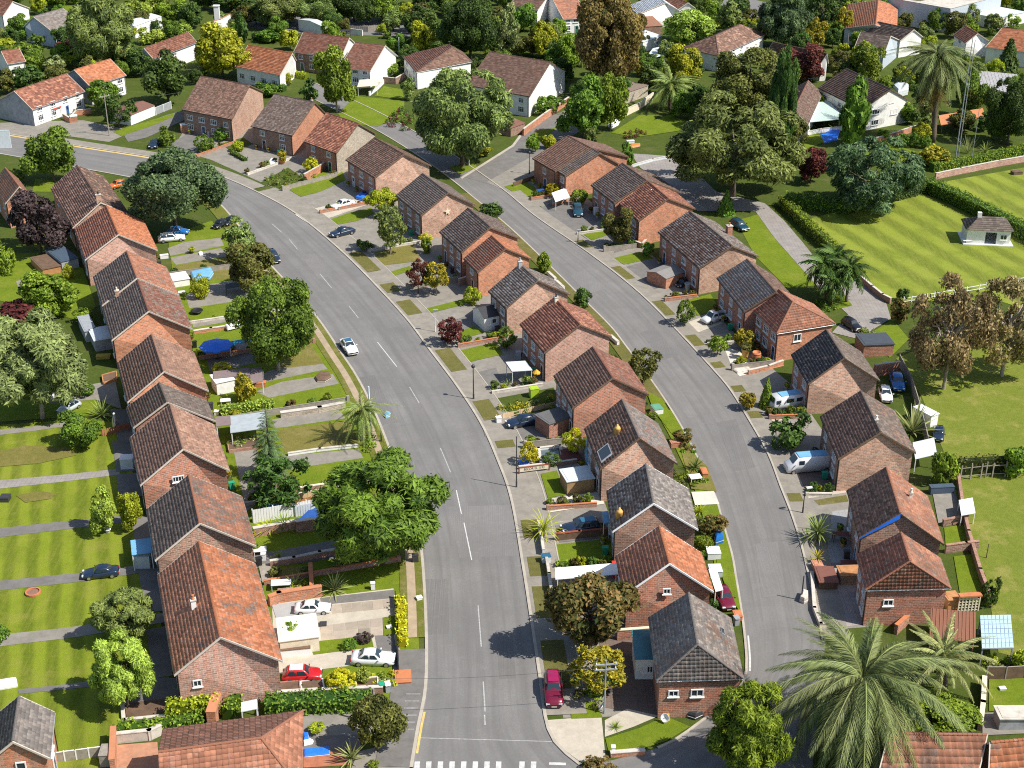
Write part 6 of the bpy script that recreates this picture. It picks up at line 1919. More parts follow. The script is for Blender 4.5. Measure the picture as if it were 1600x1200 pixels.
bed('planting at the foot of the kerb palm', [(550, 700), (580, 680), (590, 700), (565, 712)], ['bright', 'green'], hgt=1.0)
bed('low plants by the second road at the white tables', [(1062, 742), (1096, 734), (1104, 758), (1072, 766)], ['green', 'bright'], hgt=0.6)
# ---------------------------------------------------------------- vehicles
_CAR = {}
CARBODY = car_paint('car_body_paint', (0.5, 0.5, 0.5))
def loft(mb, secs, mat, closed=True):
 """secs: list of equal-length point rings"""
 n = len(secs[0])
 V = [p for s in secs for p in s]
 Fs = []
 for k in range(len(secs) - 1):
  for i in range(n):
   j = (i + 1) % n
   Fs.append((k * n + i, k * n + j, (k + 1) * n + j, (k + 1) * n + i))
 Fs.append(tuple(range(n - 1, -1, -1)))
 Fs.append(tuple((len(secs) - 1) * n + i for i in range(n)))
 mb.mesh(V, Fs, mat)
def car_meshes(kind):
 """meshes of a 4.4 m car, front towards +x: body, glasshouse roof, windows, wheels"""
 if kind in _CAR:
  return _CAR[kind]
 P = {
  'saloon': dict(L=4.5, hood=0.90, boot=1.00, belt=0.95, roof=1.45, wb=0.85, rf=0.25, rb=-0.85, rt=-1.55, rear=-2.2),
  'hatch': dict(L=4.1, hood=0.92, boot=1.0, belt=0.98, roof=1.52, wb=0.85, rf=0.25, rb=-1.35, rt=-1.85, rear=-2.05),
  'suv': dict(L=4.5, hood=1.05, boot=1.15, belt=1.12, roof=1.70, wb=0.85, rf=0.30, rb=-1.70, rt=-2.05, rear=-2.2),
  'estate': dict(L=4.6, hood=0.92, boot=1.0, belt=0.97, roof=1.48, wb=0.80, rf=0.20, rb=-1.75, rt=-2.12, rear=-2.28),
 }[kind]
 hl = P['L'] / 2
 W = 0.88
 b = MB()
 secs = []
 prof = [(-hl, 0.35, 0.62, 0.74), (-hl + 0.12, 0.26, P['boot'] - 0.12, 0.82), (-hl + 0.45, 0.22, P['boot'], 0.87), (P['rt'] + 0.3, 0.22, P['belt'] + 0.03, W), (0, 0.2, P['belt'], W + 0.01),
   (P['wb'], 0.22, P['belt'] - 0.01, W), (P['wb'] + 0.35, 0.22, P['hood'], 0.87), (hl - 0.45, 0.22, P['hood'] - 0.10, 0.84), (hl - 0.12, 0.26, P['hood'] - 0.24, 0.76), (hl, 0.34, 0.56, 0.62)]
 for x, z0, z1, w_ in prof:
  zm = (z0 + z1) / 2
  secs.append([(x, -w_ * 0.92, z0), (x, -w_, zm * 0.9), (x, -w_ * 0.97, z1 - 0.09), (x, -w_ * 0.86, z1 - 0.01), (x, -w_ * 0.4, z1 + 0.025), (x, w_ * 0.4, z1 + 0.025), (x, w_ * 0.86, z1 - 0.01), (x, w_ * 0.97, z1 - 0.09), (x, w_, zm * 0.9), (x, w_ * 0.92, z0)])
 loft(b, secs, CARBODY)
 secs = []
 for x, zt, wt, zb in ((P['rt'], P['belt'] + 0.02, 0.70, P['belt'] - 0.1), (P['rb'], P['roof'] - 0.04, 0.60, P['belt'] - 0.1), ((P['rb'] + P['rf']) / 2, P['roof'] + 0.02, 0.64, P['belt'] - 0.1), (P['rf'], P['roof'] - 0.03, 0.60, P['belt'] - 0.1), (P['wb'], P['belt'] + 0.0, 0.70, P['belt'] - 0.1)):
  wb = 0.82
  secs.append([(x, -wb, zb), (x, -wt, zt - 0.06), (x, -wt * 0.82, zt), (x, 0, zt + 0.03), (x, wt * 0.82, zt), (x, wt, zt - 0.06), (x, wb, zb)])
 loft(b, secs, CARBODY)
 body = b.make_mesh('body', True)
 def quad(pts, nm):
  m = MB()
  m.face(pts, CARGLASS)
  return m.make_mesh(nm)
 o = 0.025
 zr, zb = P['roof'] - 0.06, P['belt'] + 0.03
 ws = quad([(P['wb'] - 0.08 + o, -0.64, zb + 0.02), (P['wb'] - 0.08 + o, 0.64, zb + 0.02), (P['rf'] + 0.05 + o, 0.52, zr + 0.02 + o), (P['rf'] + 0.05 + o, -0.52, zr + 0.02 + o)], 'windscreen')
 rw = quad([(P['rt'] + 0.10 - o, 0.62, zb + 0.03), (P['rt'] + 0.10 - o, -0.62, zb + 0.03), (P['rb'] - 0.05 - o, -0.50, zr + 0.02 + o), (P['rb'] - 0.05 - o, 0.50, zr + 0.02 + o)], 'rear_window')
 sides = []
 mid = (P['rf'] + P['rb']) / 2
 for s in (-1, 1):
  for xa, xb, ta, tb in ((mid + 0.05, P['wb'] - 0.25, mid + 0.05, P['rf'] - 0.02), (P['rt'] + 0.35, mid - 0.05, P['rb'] + 0.08, mid - 0.05)):
   pts = [(xa, s * 0.795, zb), (xb, s * 0.795, zb), (tb, s * 0.65, zr - 0.03), (ta, s * 0.65, zr - 0.03)]
   sides.append(quad(pts if s < 0 else pts[::-1], 'side_window'))
 ty, rm = MB(), MB()
 n = 14
 ty.tube((0, -0.1, 0), (0, 0.1, 0), 0.32, 0.32, TYRE, n)
 rm.tube((0, -0.112, 0), (0, 0.112, 0), 0.2, 0.2, RIM, 10)
 hl_, tl_ = MB(), MB()
 hl_.box((0, 0, 0), (0.18, 0.34, 0.16), LAMPW)
 tl_.box((0, 0, 0), (0.12, 0.30, 0.18), LAMPR)
 mr = MB()
 mr.box((0, 0, 0), (0.12, 0.2, 0.12), CARBODY)
 pl = MB()
 pl.box((0, 0, 0), (0.03, 0.5, 0.12), paint('number_plate', (0.75, 0.7, 0.5), 0.5))
 bp = MB()
 bp.box((0, 0, 0), (0.1, 1.3, 0.14), BLACK)
 _CAR[kind] = (P, body, ws, rw, sides, ty.make_mesh('tyre', True), rm.make_mesh('rim'), hl_.make_mesh('headlight'), tl_.make_mesh('tail_light'), mr.make_mesh('mirror'), pl.make_mesh('number_plate'), bp.make_mesh('grille'))
 return _CAR[kind]
def wheels(t, xs, y, ty, rm, r=0.32, sc=1.0):
 for x in xs:
  for s in (-1, 1):
   wv = mobj('wheel', ty, t, (x, s * y, r), (0, 0, 0), (sc, 1, sc))
   mobj('rim', rm, wv)
def car(label, front, rear, kind, colour, name='parked_car', group='parked cars', roofcol=None, z=0.0, cat='car', length=None, glassmat=None):
 A, B = GP(front), GP(rear)
 c = (A + B) / 2
 rz = math.atan2(A.y - B.y, A.x - B.x)
 P, body, ws, rw, sides, ty, rm, hd, tl, mr, pl, bp = car_meshes(kind)
 t = thing(name, label, cat, (c.x, c.y, z), rz, group)
 k = (length or max(4.0, min(4.9, (A - B).length))) / P['L']
 t.scale = (k, k if k < 1.08 else 1.06, k if k < 1.08 else 1.06)
 mobj('body', body, t, mat=colour)
 for nm, me in (('windscreen', ws), ('rear_window', rw)):
  mobj(nm, me, t)
 for me in sides:
  mobj('side_window', me, t)
 hl = P['L'] / 2
 wheels(t, (-hl + 0.85, hl - 0.85), 0.80, ty, rm)
 for s in (-1, 1):
  mobj('headlight', hd, t, (hl - 0.13, s * 0.58, 0.64))
  mobj('tail_light', tl, t, (-hl + 0.06, s * 0.66, 0.72))
  mobj('mirror', mr, t, (P['wb'] - 0.15, s * 0.96, P['belt'] + 0.06), mat=colour)
 mobj('number_plate', pl, t, (hl + 0.0, 0, 0.42))
 mobj('number_plate', pl, t, (-hl - 0.0, 0, 0.5))
 mobj('grille', bp, t, (hl - 0.03, 0, 0.55))
 if roofcol:
  m = MB()
  zr = P['roof'] + 0.035
  m.box(((P['rf'] + P['rb']) / 2, 0, zr), (abs(P['rf'] - P['rb']) * 0.86, 0.98, 0.03), roofcol)
  m.obj('roof_panel', t)
 return t
CW = car_paint('car_white', (0.72, 0.73, 0.74))
CS = car_paint('car_silver', (0.46, 0.50, 0.53))
CN = car_paint('car_navy', (0.012, 0.025, 0.055))
CK = car_paint('car_black', (0.010, 0.010, 0.013))
CR = car_paint('car_red', (0.45, 0.012, 0.015))
CM = car_paint('car_maroon', (0.14, 0.006, 0.025))
CB = car_paint('car_blue', (0.012, 0.12, 0.38))
CT = car_paint('car_teal', (0.012, 0.055, 0.085))
COG = car_paint('car_orange', (0.55, 0.14, 0.02))
ROOFB = paint('dark_blue_gloss', (0.03, 0.12, 0.2), 0.15)  # dark blue gloss; on the moving car it paints a roof reflection
car('white car with a bluish reflection painted on its roof driving down the main road', (557, 563), (534, 531), 'saloon', CW, 'moving_car', roofcol=ROOFB, length=5.2)  # roof panel is a bluish reflection put in as colour
car('dark blue car at the left kerb beside the dark olive tree', (433, 415), (421, 398), 'hatch', CN)
car('white estate car behind the bright orange row-house roof', (294, 374), (243, 379), 'estate', CW)
car('blue car partly hidden behind the white estate car', (296, 366), (262, 366), 'hatch', CB)
car('dark car in shade under the corner tree at the left row', (240, 322), (212, 318), 'hatch', CK)
car('dark navy hatchback on the middle front drive beside the pale-trunked tree', (516, 372), (553, 363), 'saloon', CN)
car('teal pickup-style off-roader facing the second road', (905, 347), (900, 322), 'suv', CT)
car('open-doored dark car on the side lawn of the right row', (1168, 365), (1142, 349), 'hatch', CT)
car('black off-roader beside the red hip-roofed house', (1342, 520), (1319, 506), 'suv', CK)
car('bright blue car in the yard behind the black-roofed house', (1405, 616), (1398, 590), 'hatch', CB)
car('small white car beside the bright blue one', (1386, 632), (1380, 612), 'hatch', CW)
car('dark saloon on the drive below the wooden sleeper bed', (789, 669), (846, 659), 'saloon', CN)
car('dark estate car with blue roof on the drive beside the grassy clump', (875, 834), (940, 826), 'estate', CN, roofcol=ROOFB)
car('maroon car at the second road kerb behind the orange-tiled house', (1137, 953), (1126, 929), 'hatch', CM)
car('shiny crimson off-roader parked at the pavement near the junction', (866, 1110), (863, 1062), 'suv', CM, roofcol=paint('pink_gloss_roof', (0.28, 0.02, 0.09), 0.15))
car('white saloon on the grey slab end of the slab driveway', (514, 955), (464, 956), 'saloon', CW)
car('white coupe beside the yellow bush', (618, 1036), (549, 1034), 'saloon', CW)
car('red hatchback with white roof in front of the largest orange-roofed house', (504, 1059), (442, 1062), 'hatch', CR, roofcol=paint('white_gloss_roof', (0.7, 0.7, 0.72), 0.2))
car('dark navy saloon on the left back garden path', (129, 903), (187, 897), 'saloon', CN)
car('small silver car parked on the left back lawn', (101, 645), (116, 637), 'hatch', CS, length=3.6)
car('dark blue car on the far drive by the clipped bushes', (236, 237), (247, 221), 'saloon', CN)
car('first black car, nearer the lawn, at the left kerb', (334, 360), (353, 349), 'hatch', CK, length=3.6)
car('second black car, nearer the road, at the left kerb', (352, 354), (366, 346), 'hatch', CK, length=3.6)
car('small orange covered car at the top of the left row', (172, 296), (196, 290), 'hatch', COG)
car('white car below the big white gabled house', (1419, 262), (1434, 246), 'saloon', CW)
car('dark blue small car beside the white trailer at the worn field', (1465, 692), (1467, 674), 'hatch', CN, length=3.4)
car('white car on the far side street at the upper right', (1165, 46), (1182, 41), 'saloon', CW)
car('dark car under the canopy by the house with the skylight canopy', (1060, 450), (1072, 442), 'hatch', CK, length=3.0)
def van(label, front, rear, colour, L=5.2, H=2.1, W=1.95, camper=False, roof=None, name='van', cat='van'):
 A, B = GP(front), GP(rear)
 c = (A + B) / 2
 t = thing(name, label, cat, (c.x, c.y, 0), math.atan2(A.y - B.y, A.x - B.x), 'vans')
 L = max(4.2, min(6.2, (A - B).length))
 hl = L / 2
 b = MB()
 secs = []
 w = W / 2
 fr = [(-hl, 0.4, H - 0.15, w - 0.1), (-hl + 0.12, 0.3, H, w), (0, 0.28, H + 0.03, w), (hl - 1.45, 0.28, H, w), (hl - 0.75, 0.28, H * 0.63, w - 0.03), (hl - 0.1, 0.3, H * 0.52, w - 0.1), (hl, 0.36, H * 0.42, w - 0.2)]
 if camper:
  fr = [(-hl, 0.5, H - 0.1, w - 0.06), (-hl + 0.1, 0.4, H, w), (0, 0.36, H + 0.04, w), (hl - 0.35, 0.36, H, w), (hl - 0.12, 0.36, H * 0.62, w - 0.03), (hl, 0.42, H * 0.5, w - 0.12)]
 for x, z0, z1, ww in fr:
  secs.append([(x, -ww, z0), (x, -ww, z1 * 0.55), (x, -ww * 0.94, z1 - 0.1), (x, -ww * 0.8, z1), (x, ww * 0.8, z1), (x, ww * 0.94, z1 - 0.1), (x, ww, z1 * 0.55), (x, ww, z0)])
 loft(b, secs, colour)
 b.obj('body', t, True)
 wsx0, wsx1 = fr[-3][0], fr[-2][0]
 z0, z1 = fr[-3][2], fr[-2][2]
 xa, xb, za, zb = fr[3][0], fr[4][0], fr[3][2], fr[4][2]
 m = MB()
 m.face([(xb + 0.02, -w * 0.74, zb + 0.03), (xb + 0.02, w * 0.74, zb + 0.03), (xa + 0.1, w * 0.70, za - 0.04), (xa + 0.1, -w * 0.70, za - 0.04)], CARGLASS)
 m.obj('windscreen', t)
 for s in (-1, 1):
  for x0, x1 in ((xa - 0.75, xa - 0.05),) + (((-hl + 0.6, -hl + 1.5), (-0.6, 0.5)) if camper else ()):
   m = MB()
   m.box(((x0 + x1) / 2, s * (w - 0.005), H * 0.72), (x1 - x0, 0.06, H * 0.24), CARGLASS)
   m.obj('side_window', t)
 m = MB()
 m.box((-hl + 0.0, 0, H * 0.72), (0.06, W * 0.7, H * 0.25), CARGLASS)
 m.obj('rear_window', t)
 P = car_meshes('suv')
 wheels(t, (-hl + 0.95, hl - 0.85), w - 0.08, P[5], P[6], 0.33, 1.05)
 for s in (-1, 1):
  mobj('headlight', P[7], t, (hl - 0.1, s * (w - 0.35), 0.72))
  mobj('tail_light', P[8], t, (-hl + 0.02, s * (w - 0.25), 0.85))
  mobj('mirror', P[9], t, (hl - 1.0, s * (w + 0.1), H * 0.62))
 m = MB()
 m.box((-0.3, 0, H + 0.07), (L * 0.6, W * 0.72, 0.06), roof or colour)
 m.obj('roof_panel', t)
 return t
van('white campervan with round hatch beside the bright conifer', (1203, 642), (1253, 634), CW, camper=True, H=2.3, name='campervan', roof=CYAN)
van('long white van with pale blue roof parked above the brick drive', (1226, 737), (1298, 731), CW, H=2.3, roof=CYAN)
# white pickup with an open bed
def pickup(label, front, rear, colour):
 A, B = GP(front), GP(rear)
 c = (A + B) / 2
 t = thing('pickup_truck', label, 'pickup truck', (c.x, c.y, 0), math.atan2(A.y - B.y, A.x - B.x), 'vans')
 hl = 2.45
 b = MB()
 loft(b, [[(x, -w_, z0), (x, -w_, z1 - 0.1), (x, -w_ * 0.85, z1), (x, w_ * 0.85, z1), (x, w_, z1 - 0.1), (x, w_, z0)] for x, z0, z1, w_ in ((0.0, 0.35, 1.05, 0.88), (0.9, 0.32, 1.05, 0.9), (1.5, 0.32, 1.0, 0.88), (2.3, 0.34, 0.85, 0.82), (hl, 0.4, 0.6, 0.7))], colour)
 loft(b, [[(x, -0.8, 0.95), (x, -wt, zt), (x, wt, zt), (x, 0.8, 0.95)] for x, zt, wt in ((-0.05, 1.2, 0.78), (0.05, 1.75, 0.66), (0.75, 1.75, 0.66), (1.35, 1.02, 0.78))], colour)
 b.obj('cab', t, True)
 m = MB()
 m.box((-1.2, 0, 0.55), (2.4, 1.7, 0.12), DKMET)
 for s in (-1, 1):
  m.box((-1.2, s * 0.86, 0.85), (2.4, 0.07, 0.5), colour)
 m.box((-2.4, 0, 0.85), (0.07, 1.7, 0.5), colour)
 m.obj('load_bed', t)
 m = MB()
 m.face([(1.30, -0.66, 1.1), (1.30, 0.66, 1.1), (0.83, 0.58, 1.72), (0.83, -0.58, 1.72)], CARGLASS)
 m.obj('windscreen', t)
 for s in (-1, 1):
  m = MB()
  m.box((0.5, s * 0.735, 1.36), (0.75, 0.05, 0.42), CARGLASS)
  m.obj('side_window', t)
 P = car_meshes('suv')
 wheels(t, (-1.55, 1.55), 0.82, P[5], P[6])
 for s in (-1, 1):
  mobj('headlight', P[7], t, (hl - 0.12, s * 0.6, 0.68))
  mobj('tail_light', P[8], t, (-hl, s * 0.78, 0.8))
 return t
pickup('white pickup with canopy on the pale drive of the grey-brown house', (1098, 507), (1136, 496), CW)
# ---------------------------------------------------------------- walls, fences, sheds, garden things
def wall(label, pts, ht, th, mat, name='garden_wall', cat='wall', cap=None, piers=False, group=None):
 P = [GP(p) for p in pts]
 c = sum(P, Vector()) / len(P)
 t = thing(name, label, cat, c, 0, group)
 mb, mc = MB(), MB()
 for a, b in zip(P, P[1:]):
  d = b - a
  m = (a + b) / 2 - c
  rz = math.atan2(d.y, d.x)
  mb.box((m.x, m.y, ht / 2 - 0.03), (d.length + th, th, ht + 0.06), mat, rz)
  mc.box((m.x, m.y, ht + 0.04), (d.length + th + 0.04, th + 0.08, 0.08), cap or CONC, rz)
 mb.obj('wall_run', t)
 mc.obj('coping', t)
 if piers:
  for p in (P[0], P[-1]):
   q = MB()
   q.box((p.x - c.x, p.y - c.y, ht * 0.57), (th + 0.2, th + 0.2, ht * 1.15), mat)
   q.obj('pier', t)
 return t
_BD = {}
def fence(label, pts, ht, mat, step=0.3, bw=None, name='wooden_fence', cat='fence', post=2.0, pm=None, group=None, solid=True):
 """boards one by one between posts, two rails behind"""
 P = [GP(p) for p in pts]
 c = sum(P, Vector()) / len(P)
 t = thing(name, label, cat, c, 0, group)
 bw = bw or step * 0.92
 key = (round(bw, 3), ht, mat)
 if key not in _BD:
  mb = MB()
  mb.box((0, 0, ht / 2), (bw, 0.04, ht), mat)
  _BD[key] = mb.make_mesh('board')
 kp = ('p', ht, pm or mat)
 if kp not in _BD:
  mb = MB()
  mb.box((0, 0, ht * 0.53 - 0.05), (0.12, 0.12, ht * 1.06 + 0.1), pm or mat)
  _BD[kp] = mb.make_mesh('post')
 for a, b in zip(P, P[1:]):
  d = b - a
  ln = d.length
  rz = math.atan2(d.y, d.x)
  d.normalize()
  lat = Vector((d.y, -d.x, 0))
  n = max(1, int(ln / step))
  for i in range(n):
   q = a + d * ((i + 0.5) * ln / n) - c
   o = mobj('board', _BD[key], t, (q.x + lat.x * 0.0, q.y, rng.uniform(-0.03, 0.02)), (0, 0, rz))
  m = max(1, int(round(ln / post)))
  for i in range(m + 1):
   q = a + d * (i * ln / m) - c - lat * 0.1
   mobj('post', _BD[kp], t, (q.x, q.y, 0), (0, 0, rz))
  for z in (0.25 * ht, 0.8 * ht):
   mb = MB()
   q = (a + b) / 2 - c - lat * 0.06
   mb.box((q.x, q.y, z), (ln, 0.05, 0.09), pm or mat, rz)
   mb.obj('rail', t)
 return t
def panel_fence(label, pts, ht, mat, post=2.2, name='fence', cat='fence', pm=None, group=None):
 P = [GP(p) for p in pts]
 c = sum(P, Vector()) / len(P)
 t = thing(name, label, cat, c, 0, group)
 for a, b in zip(P, P[1:]):
  d = b - a
  ln = d.length
  m = max(1, int(round(ln / post)))
  rz = math.atan2(d.y, d.x)
  for i in range(m):
   q = a.lerp(b, (i + 0.5) / m) - c
   mb = MB()
   mb.box((0, 0, ht / 2), (ln / m - 0.1, 0.06, ht - 0.06), mat)
   mb.box((0, 0, ht - 0.02), (ln / m - 0.1, 0.1, 0.05), pm or mat)
   o = mb.obj('panel', t)
   o.location = (q.x, q.y, rng.uniform(0, 0.04))
   o.rotation_euler = (0, 0, rz)
  for i in range(m + 1):
   q = a.lerp(b, i / m) - c
   mb = MB()
   mb.box((q.x, q.y, ht * 0.53), (0.12, 0.12, ht * 1.06), pm or mat, rz)
   mb.obj('post', t)
 return t
def frame(c00, c10, c01, z=0.0):
 """ground frame from three photograph corners (front-left, front-right, back-left) -> centre, rz, width, depth"""
 a, b, d = GP(c00, z), GP(c10, z), GP(c01, z)
 u = b - a
 w_ = u.length
 rz = math.atan2(u.y, u.x)
 u.normalize()
 v = Vector((-u.y, u.x, 0))
 dep = (d - a).dot(v)
 return a + u * (w_ / 2) + v * (dep / 2), rz, w_, dep
def shed(label, c00, c10, c01, ht, wmat, rmat, pitch=0.0, name='shed', cat='shed', door_mat=None, over=0.12, group=None, win=False, top=False):
 """small building; corners are of its foot: near-left, near-right, far-left; pitch>0: gable rise, <0: lean-to fall"""
 c, rz, w_, d_ = frame(c00, c10, c01, ht if top else 0)
 d_ = max(d_, 0.8)
 t = thing(name, label, cat, (c.x, c.y, 0), rz, group)
 x, y = w_ / 2, d_ / 2
 mb = MB()
 r = MB()
 if pitch > 0:
  for s in (-1, 1):
   mb.face([(s * x, -s * y, -0.03), (s * x, s * y, -0.03), (s * x, s * y, ht), (s * x, 0, ht + pitch), (s * x, -s * y, ht)], wmat)
   mb.face([(-s * x, s * y * -1, -0.03), (s * x, s * y * -1, -0.03), (s * x, s * y * -1, ht), (-s * x, s * y * -1, ht)], wmat)
  sl_ = pitch / y
  for s in (-1, 1):
   yo = y + over
   z0 = ht + pitch - sl_ * yo
   P = [(-x - over, s * yo, z0), (x + over, s * yo, z0), (x + over, 0, ht + pitch), (-x - over, 0, ht + pitch)]
   Q = [(a, b, z + 0.07) for a, b, z in P]
   r.face(Q if s < 0 else Q[::-1], rmat)
   r.face(P if s > 0 else P[::-1], rmat)
   for i in range(4):
    j = (i + 1) % 4
    r.face([P[i], P[j], Q[j], Q[i]], rmat)
 else:
  mb.box((0, 0, ht / 2 - 0.02), (w_, d_, ht + 0.04), wmat)
  P = [(-x - over, -y - over, ht + 0.01), (x + over, -y - over, ht + 0.01), (x + over, y + over, ht + 0.01 - pitch * 0), (-x - over, y + over, ht + 0.01)]
  if pitch < 0:
   P[0] = (P[0][0], P[0][1], ht + 0.01 + pitch * 0)
   P[2] = (P[2][0], P[2][1], ht + 0.01 - pitch)
   P[3] = (P[3][0], P[3][1], ht + 0.01 - pitch)
  Q = [(a, b, z + 0.1) for a, b, z in P]
  r.face(Q, rmat)
  r.face(P[::-1], rmat)
  for i in range(4):
   j = (i + 1) % 4
   r.face([P[i], P[j], Q[j], Q[i]], rmat)
  r.box((0, 0, ht + 0.13), (w_ * 0.9, d_ * 0.9, 0.025), rmat)
 mb.obj('wall', t)
 r.obj('roof', t)
 if door_mat:
  door(t, (0.0, -y, 0), -math.pi / 2, door_mat, 0.8, min(1.95, ht - 0.1))
 if win:
  window(t, (x * 0.5, -y, 0.9), -math.pi / 2, min(1.1, w_ * 0.35), 0.9, 2, 1)
 return t
def canopy(label, c00, c10, c01, ht, mat, fall=0.25, name='canopy', cat='canopy', posts=None, thick=0.07, ribs=0, group=None):
 """flat or sloping roof sheet on four posts; corners of the sheet as seen, at its own height"""
 a, b, d = (G(p[0], p[1], ht) for p in (c00, c10, c01))
 u, v = b - a, d - a
 c = a + u / 2 + v / 2
 t = thing(name, label, cat, (c.x, c.y, 0), 0, group)
 P = [a, b, b + v, a + v]
 P = [Vector((p.x - c.x, p.y - c.y, ht + (fall if i >= 2 else 0))) for i, p in enumerate(P)]
 mb = MB()
 Q = [p + Vector((0, 0, thick)) for p in P]
 mb.face(Q, mat)
 mb.face(P[::-1], mat)
 for i in range(4):
  j = (i + 1) % 4
  mb.face([P[i], P[j], Q[j], Q[i]], mat)
 mb.obj('roof_sheet', t)
 for i in range(ribs):
  k = (i + 0.5) / ribs
  m = MB()
  e0, e1 = Q[0].lerp(Q[1], k), Q[3].lerp(Q[2], k)
  m.path([e0 + Vector((0, 0, 0.02)), e1 + Vector((0, 0, 0.02))], [0.04, 0.04], mat, 5)
  m.obj('rib', t)
 for p in P:
  m = MB()
  q = p * 0.93
  m.box((q.x, q.y, (p.z) / 2), (0.1, 0.1, p.z), posts or WTRIM)
  m.obj('post', t)
 return t
def post_lamp(label, foot, topv, mat, arm=0.0, armdir=0.0, name='street_lamp', cat='street lamp', head='box', group='street lamps', r=0.09, headmat=None):
 p = GP(foot)
 h = height_at(p, topv)
 t = thing(name, label, cat, p, armdir, group)
 mb = MB()
 mb.path([(0, 0, 0), (0, 0, 0.9), (0, 0, 0.95), (0, 0, h)], [r * 1.4, r * 1.35, r, r * 0.7], mat, 8)
 mb.obj('pole', t)
 m = MB()
 if arm:
  m.path([(0, 0, h - 0.03), (arm * 0.5, 0, h + 0.08), (arm, 0, h + 0.1)], [0.05, 0.045, 0.04], mat, 6)
  m.obj('arm', t)
  m = MB()
 if head == 'box':
  m.box((arm + 0.15, 0, h + 0.1), (0.75, 0.3, 0.16), headmat or GREYMET)
  m.box((arm + 0.15, 0, h + 0.0), (0.6, 0.24, 0.05), LAMPW)
  m.obj('lamp_head', t)
 elif head == 'globe':
  m.lathe([(0.02, -0.3), (0.2, -0.22), (0.3, 0), (0.22, 0.22), (0.04, 0.32)], headmat or LAMPW, (0, 0, h + 0.25), 10)
  m.obj('lamp_head', t, True)
 return t
def pole(label, foot, topv, mat, r=0.13, bars=0, rz=0.0, name='utility_pole', cat='pole', group=None, lean=(0, 0), wires=0):
 p = GP(foot)
 h = height_at(p, topv)
 t = thing(name, label, cat, p, rz, group)
 mb = MB()
 mb.path([(0, 0, 0), (lean[0] * 0.5, lean[1] * 0.5, h * 0.5), (lean[0], lean[1], h)], [r, r * 0.85, r * 0.7], mat, 8)
 mb.obj('shaft', t)
 for i in range(bars):
  m = MB()
  z = h - 0.5 - 0.6 * i
  m.box((lean[0], lean[1], z), (2.2, 0.12, 0.12), mat)
  m.obj('cross_arm', t)
  for s in (-1, 1):
   q = MB()
   q.lathe([(0.05, 0), (0.08, 0.08), (0.05, 0.2), (0.01, 0.24)], WTRIM, (lean[0] + s * 0.95, lean[1], z + 0.06), 8)
   q.obj('insulator', t)
 return t
def wire(label, p0, z0, p1, z1, sag=0.8, name='overhead_wire'):
 a, b = GP(p0), GP(p1)
 a.z, b.z = z0, z1
 c = a.copy()
 pts = []
 for i in range(11):
  k = i / 10
  q = a.lerp(b, k) - c
  q.z -= sag * 4 * k * (1 - k)
  pts.append(q)
 mb = MB()
 mb.path(pts, [0.022] * 11, DKMET, 4)
 o = mb.obj(name)
 o.location = c
 return tag(o, label, 'wire')
_BIN = {}
def wheelie(label, at, mat, rz=0.3, lid=None, group='wheelie bins'):
 p = GP(at)
 t = thing('wheelie_bin', label, 'bin', p, rz, group)
 key = (mat, lid)
 if key not in _BIN:
  mb, ml, mw = MB(), MB(), MB()
  mb.box((0, 0, 0.5), (0.5, 0.58, 0.94), mat, 0, 1.12)
  ml.box((0, 0.02, 1.0), (0.6, 0.7, 0.08), lid or mat)
  ml.box((0, -0.38, 0.98), (0.45, 0.08, 0.06), lid or mat)
  mw.tube((-0.04, 0, 0), (0.04, 0, 0), 0.1, 0.1, TYRE, 8)
  _BIN[key] = (mb.make_mesh('bin_body'), ml.make_mesh('lid'), mw.make_mesh('wheel'))
 a, b, c = _BIN[key]
 mobj('bin_body', a, t)
 mobj('lid', b, t)
 for s in (-1, 1):
  mobj('wheel', c, t, (s * 0.24, 0.28, 0.1))
 return t
def pot(label, at, r, h, mat, leaf=None, name='plant_pot', cat='plant pot', lh=0.8):
 p = GP(at)
 t = thing(name, label, cat, p)
 mb = MB()
 mb.lathe([(r * 0.62, 0), (r * 0.72, h * 0.2), (r, h * 0.85), (r * 1.12, h * 0.88), (r * 1.12, h), (r * 0.9, h), (r * 0.85, h * 0.9)], mat, n=12)
 mb.obj('pot', t, True)
 mb = MB()
 mb.lathe([(r * 0.86, h * 0.86), (0.01, h * 0.9)], SOIL, n=12)
 mb.obj('soil', t)
 if leaf:
  mobj('plant', crown_mesh('small', 1), t, (0, 0, h + lh * 0.45), (0, 0, 0), (r * 1.8, r * 1.8, lh * 0.6), LM[leaf])
 return t
def table(label, at, w_, d_, mat, rz=0.2, h=0.75, name='garden_table', cat='table', chairs=0):
 p = GP(at)
 t = thing(name, label, cat, p, rz)
 mb = MB()
 mb.box((0, 0, h - 0.03), (w_, d_, 0.06), mat)
 mb.obj('table_top', t)
 for sx in (-1, 1):
  for sy in (-1, 1):
   m = MB()
   m.box((sx * (w_ / 2 - 0.08), sy * (d_ / 2 - 0.08), (h - 0.06) / 2), (0.07, 0.07, h - 0.06), mat)
   m.obj('leg', t)
 return t
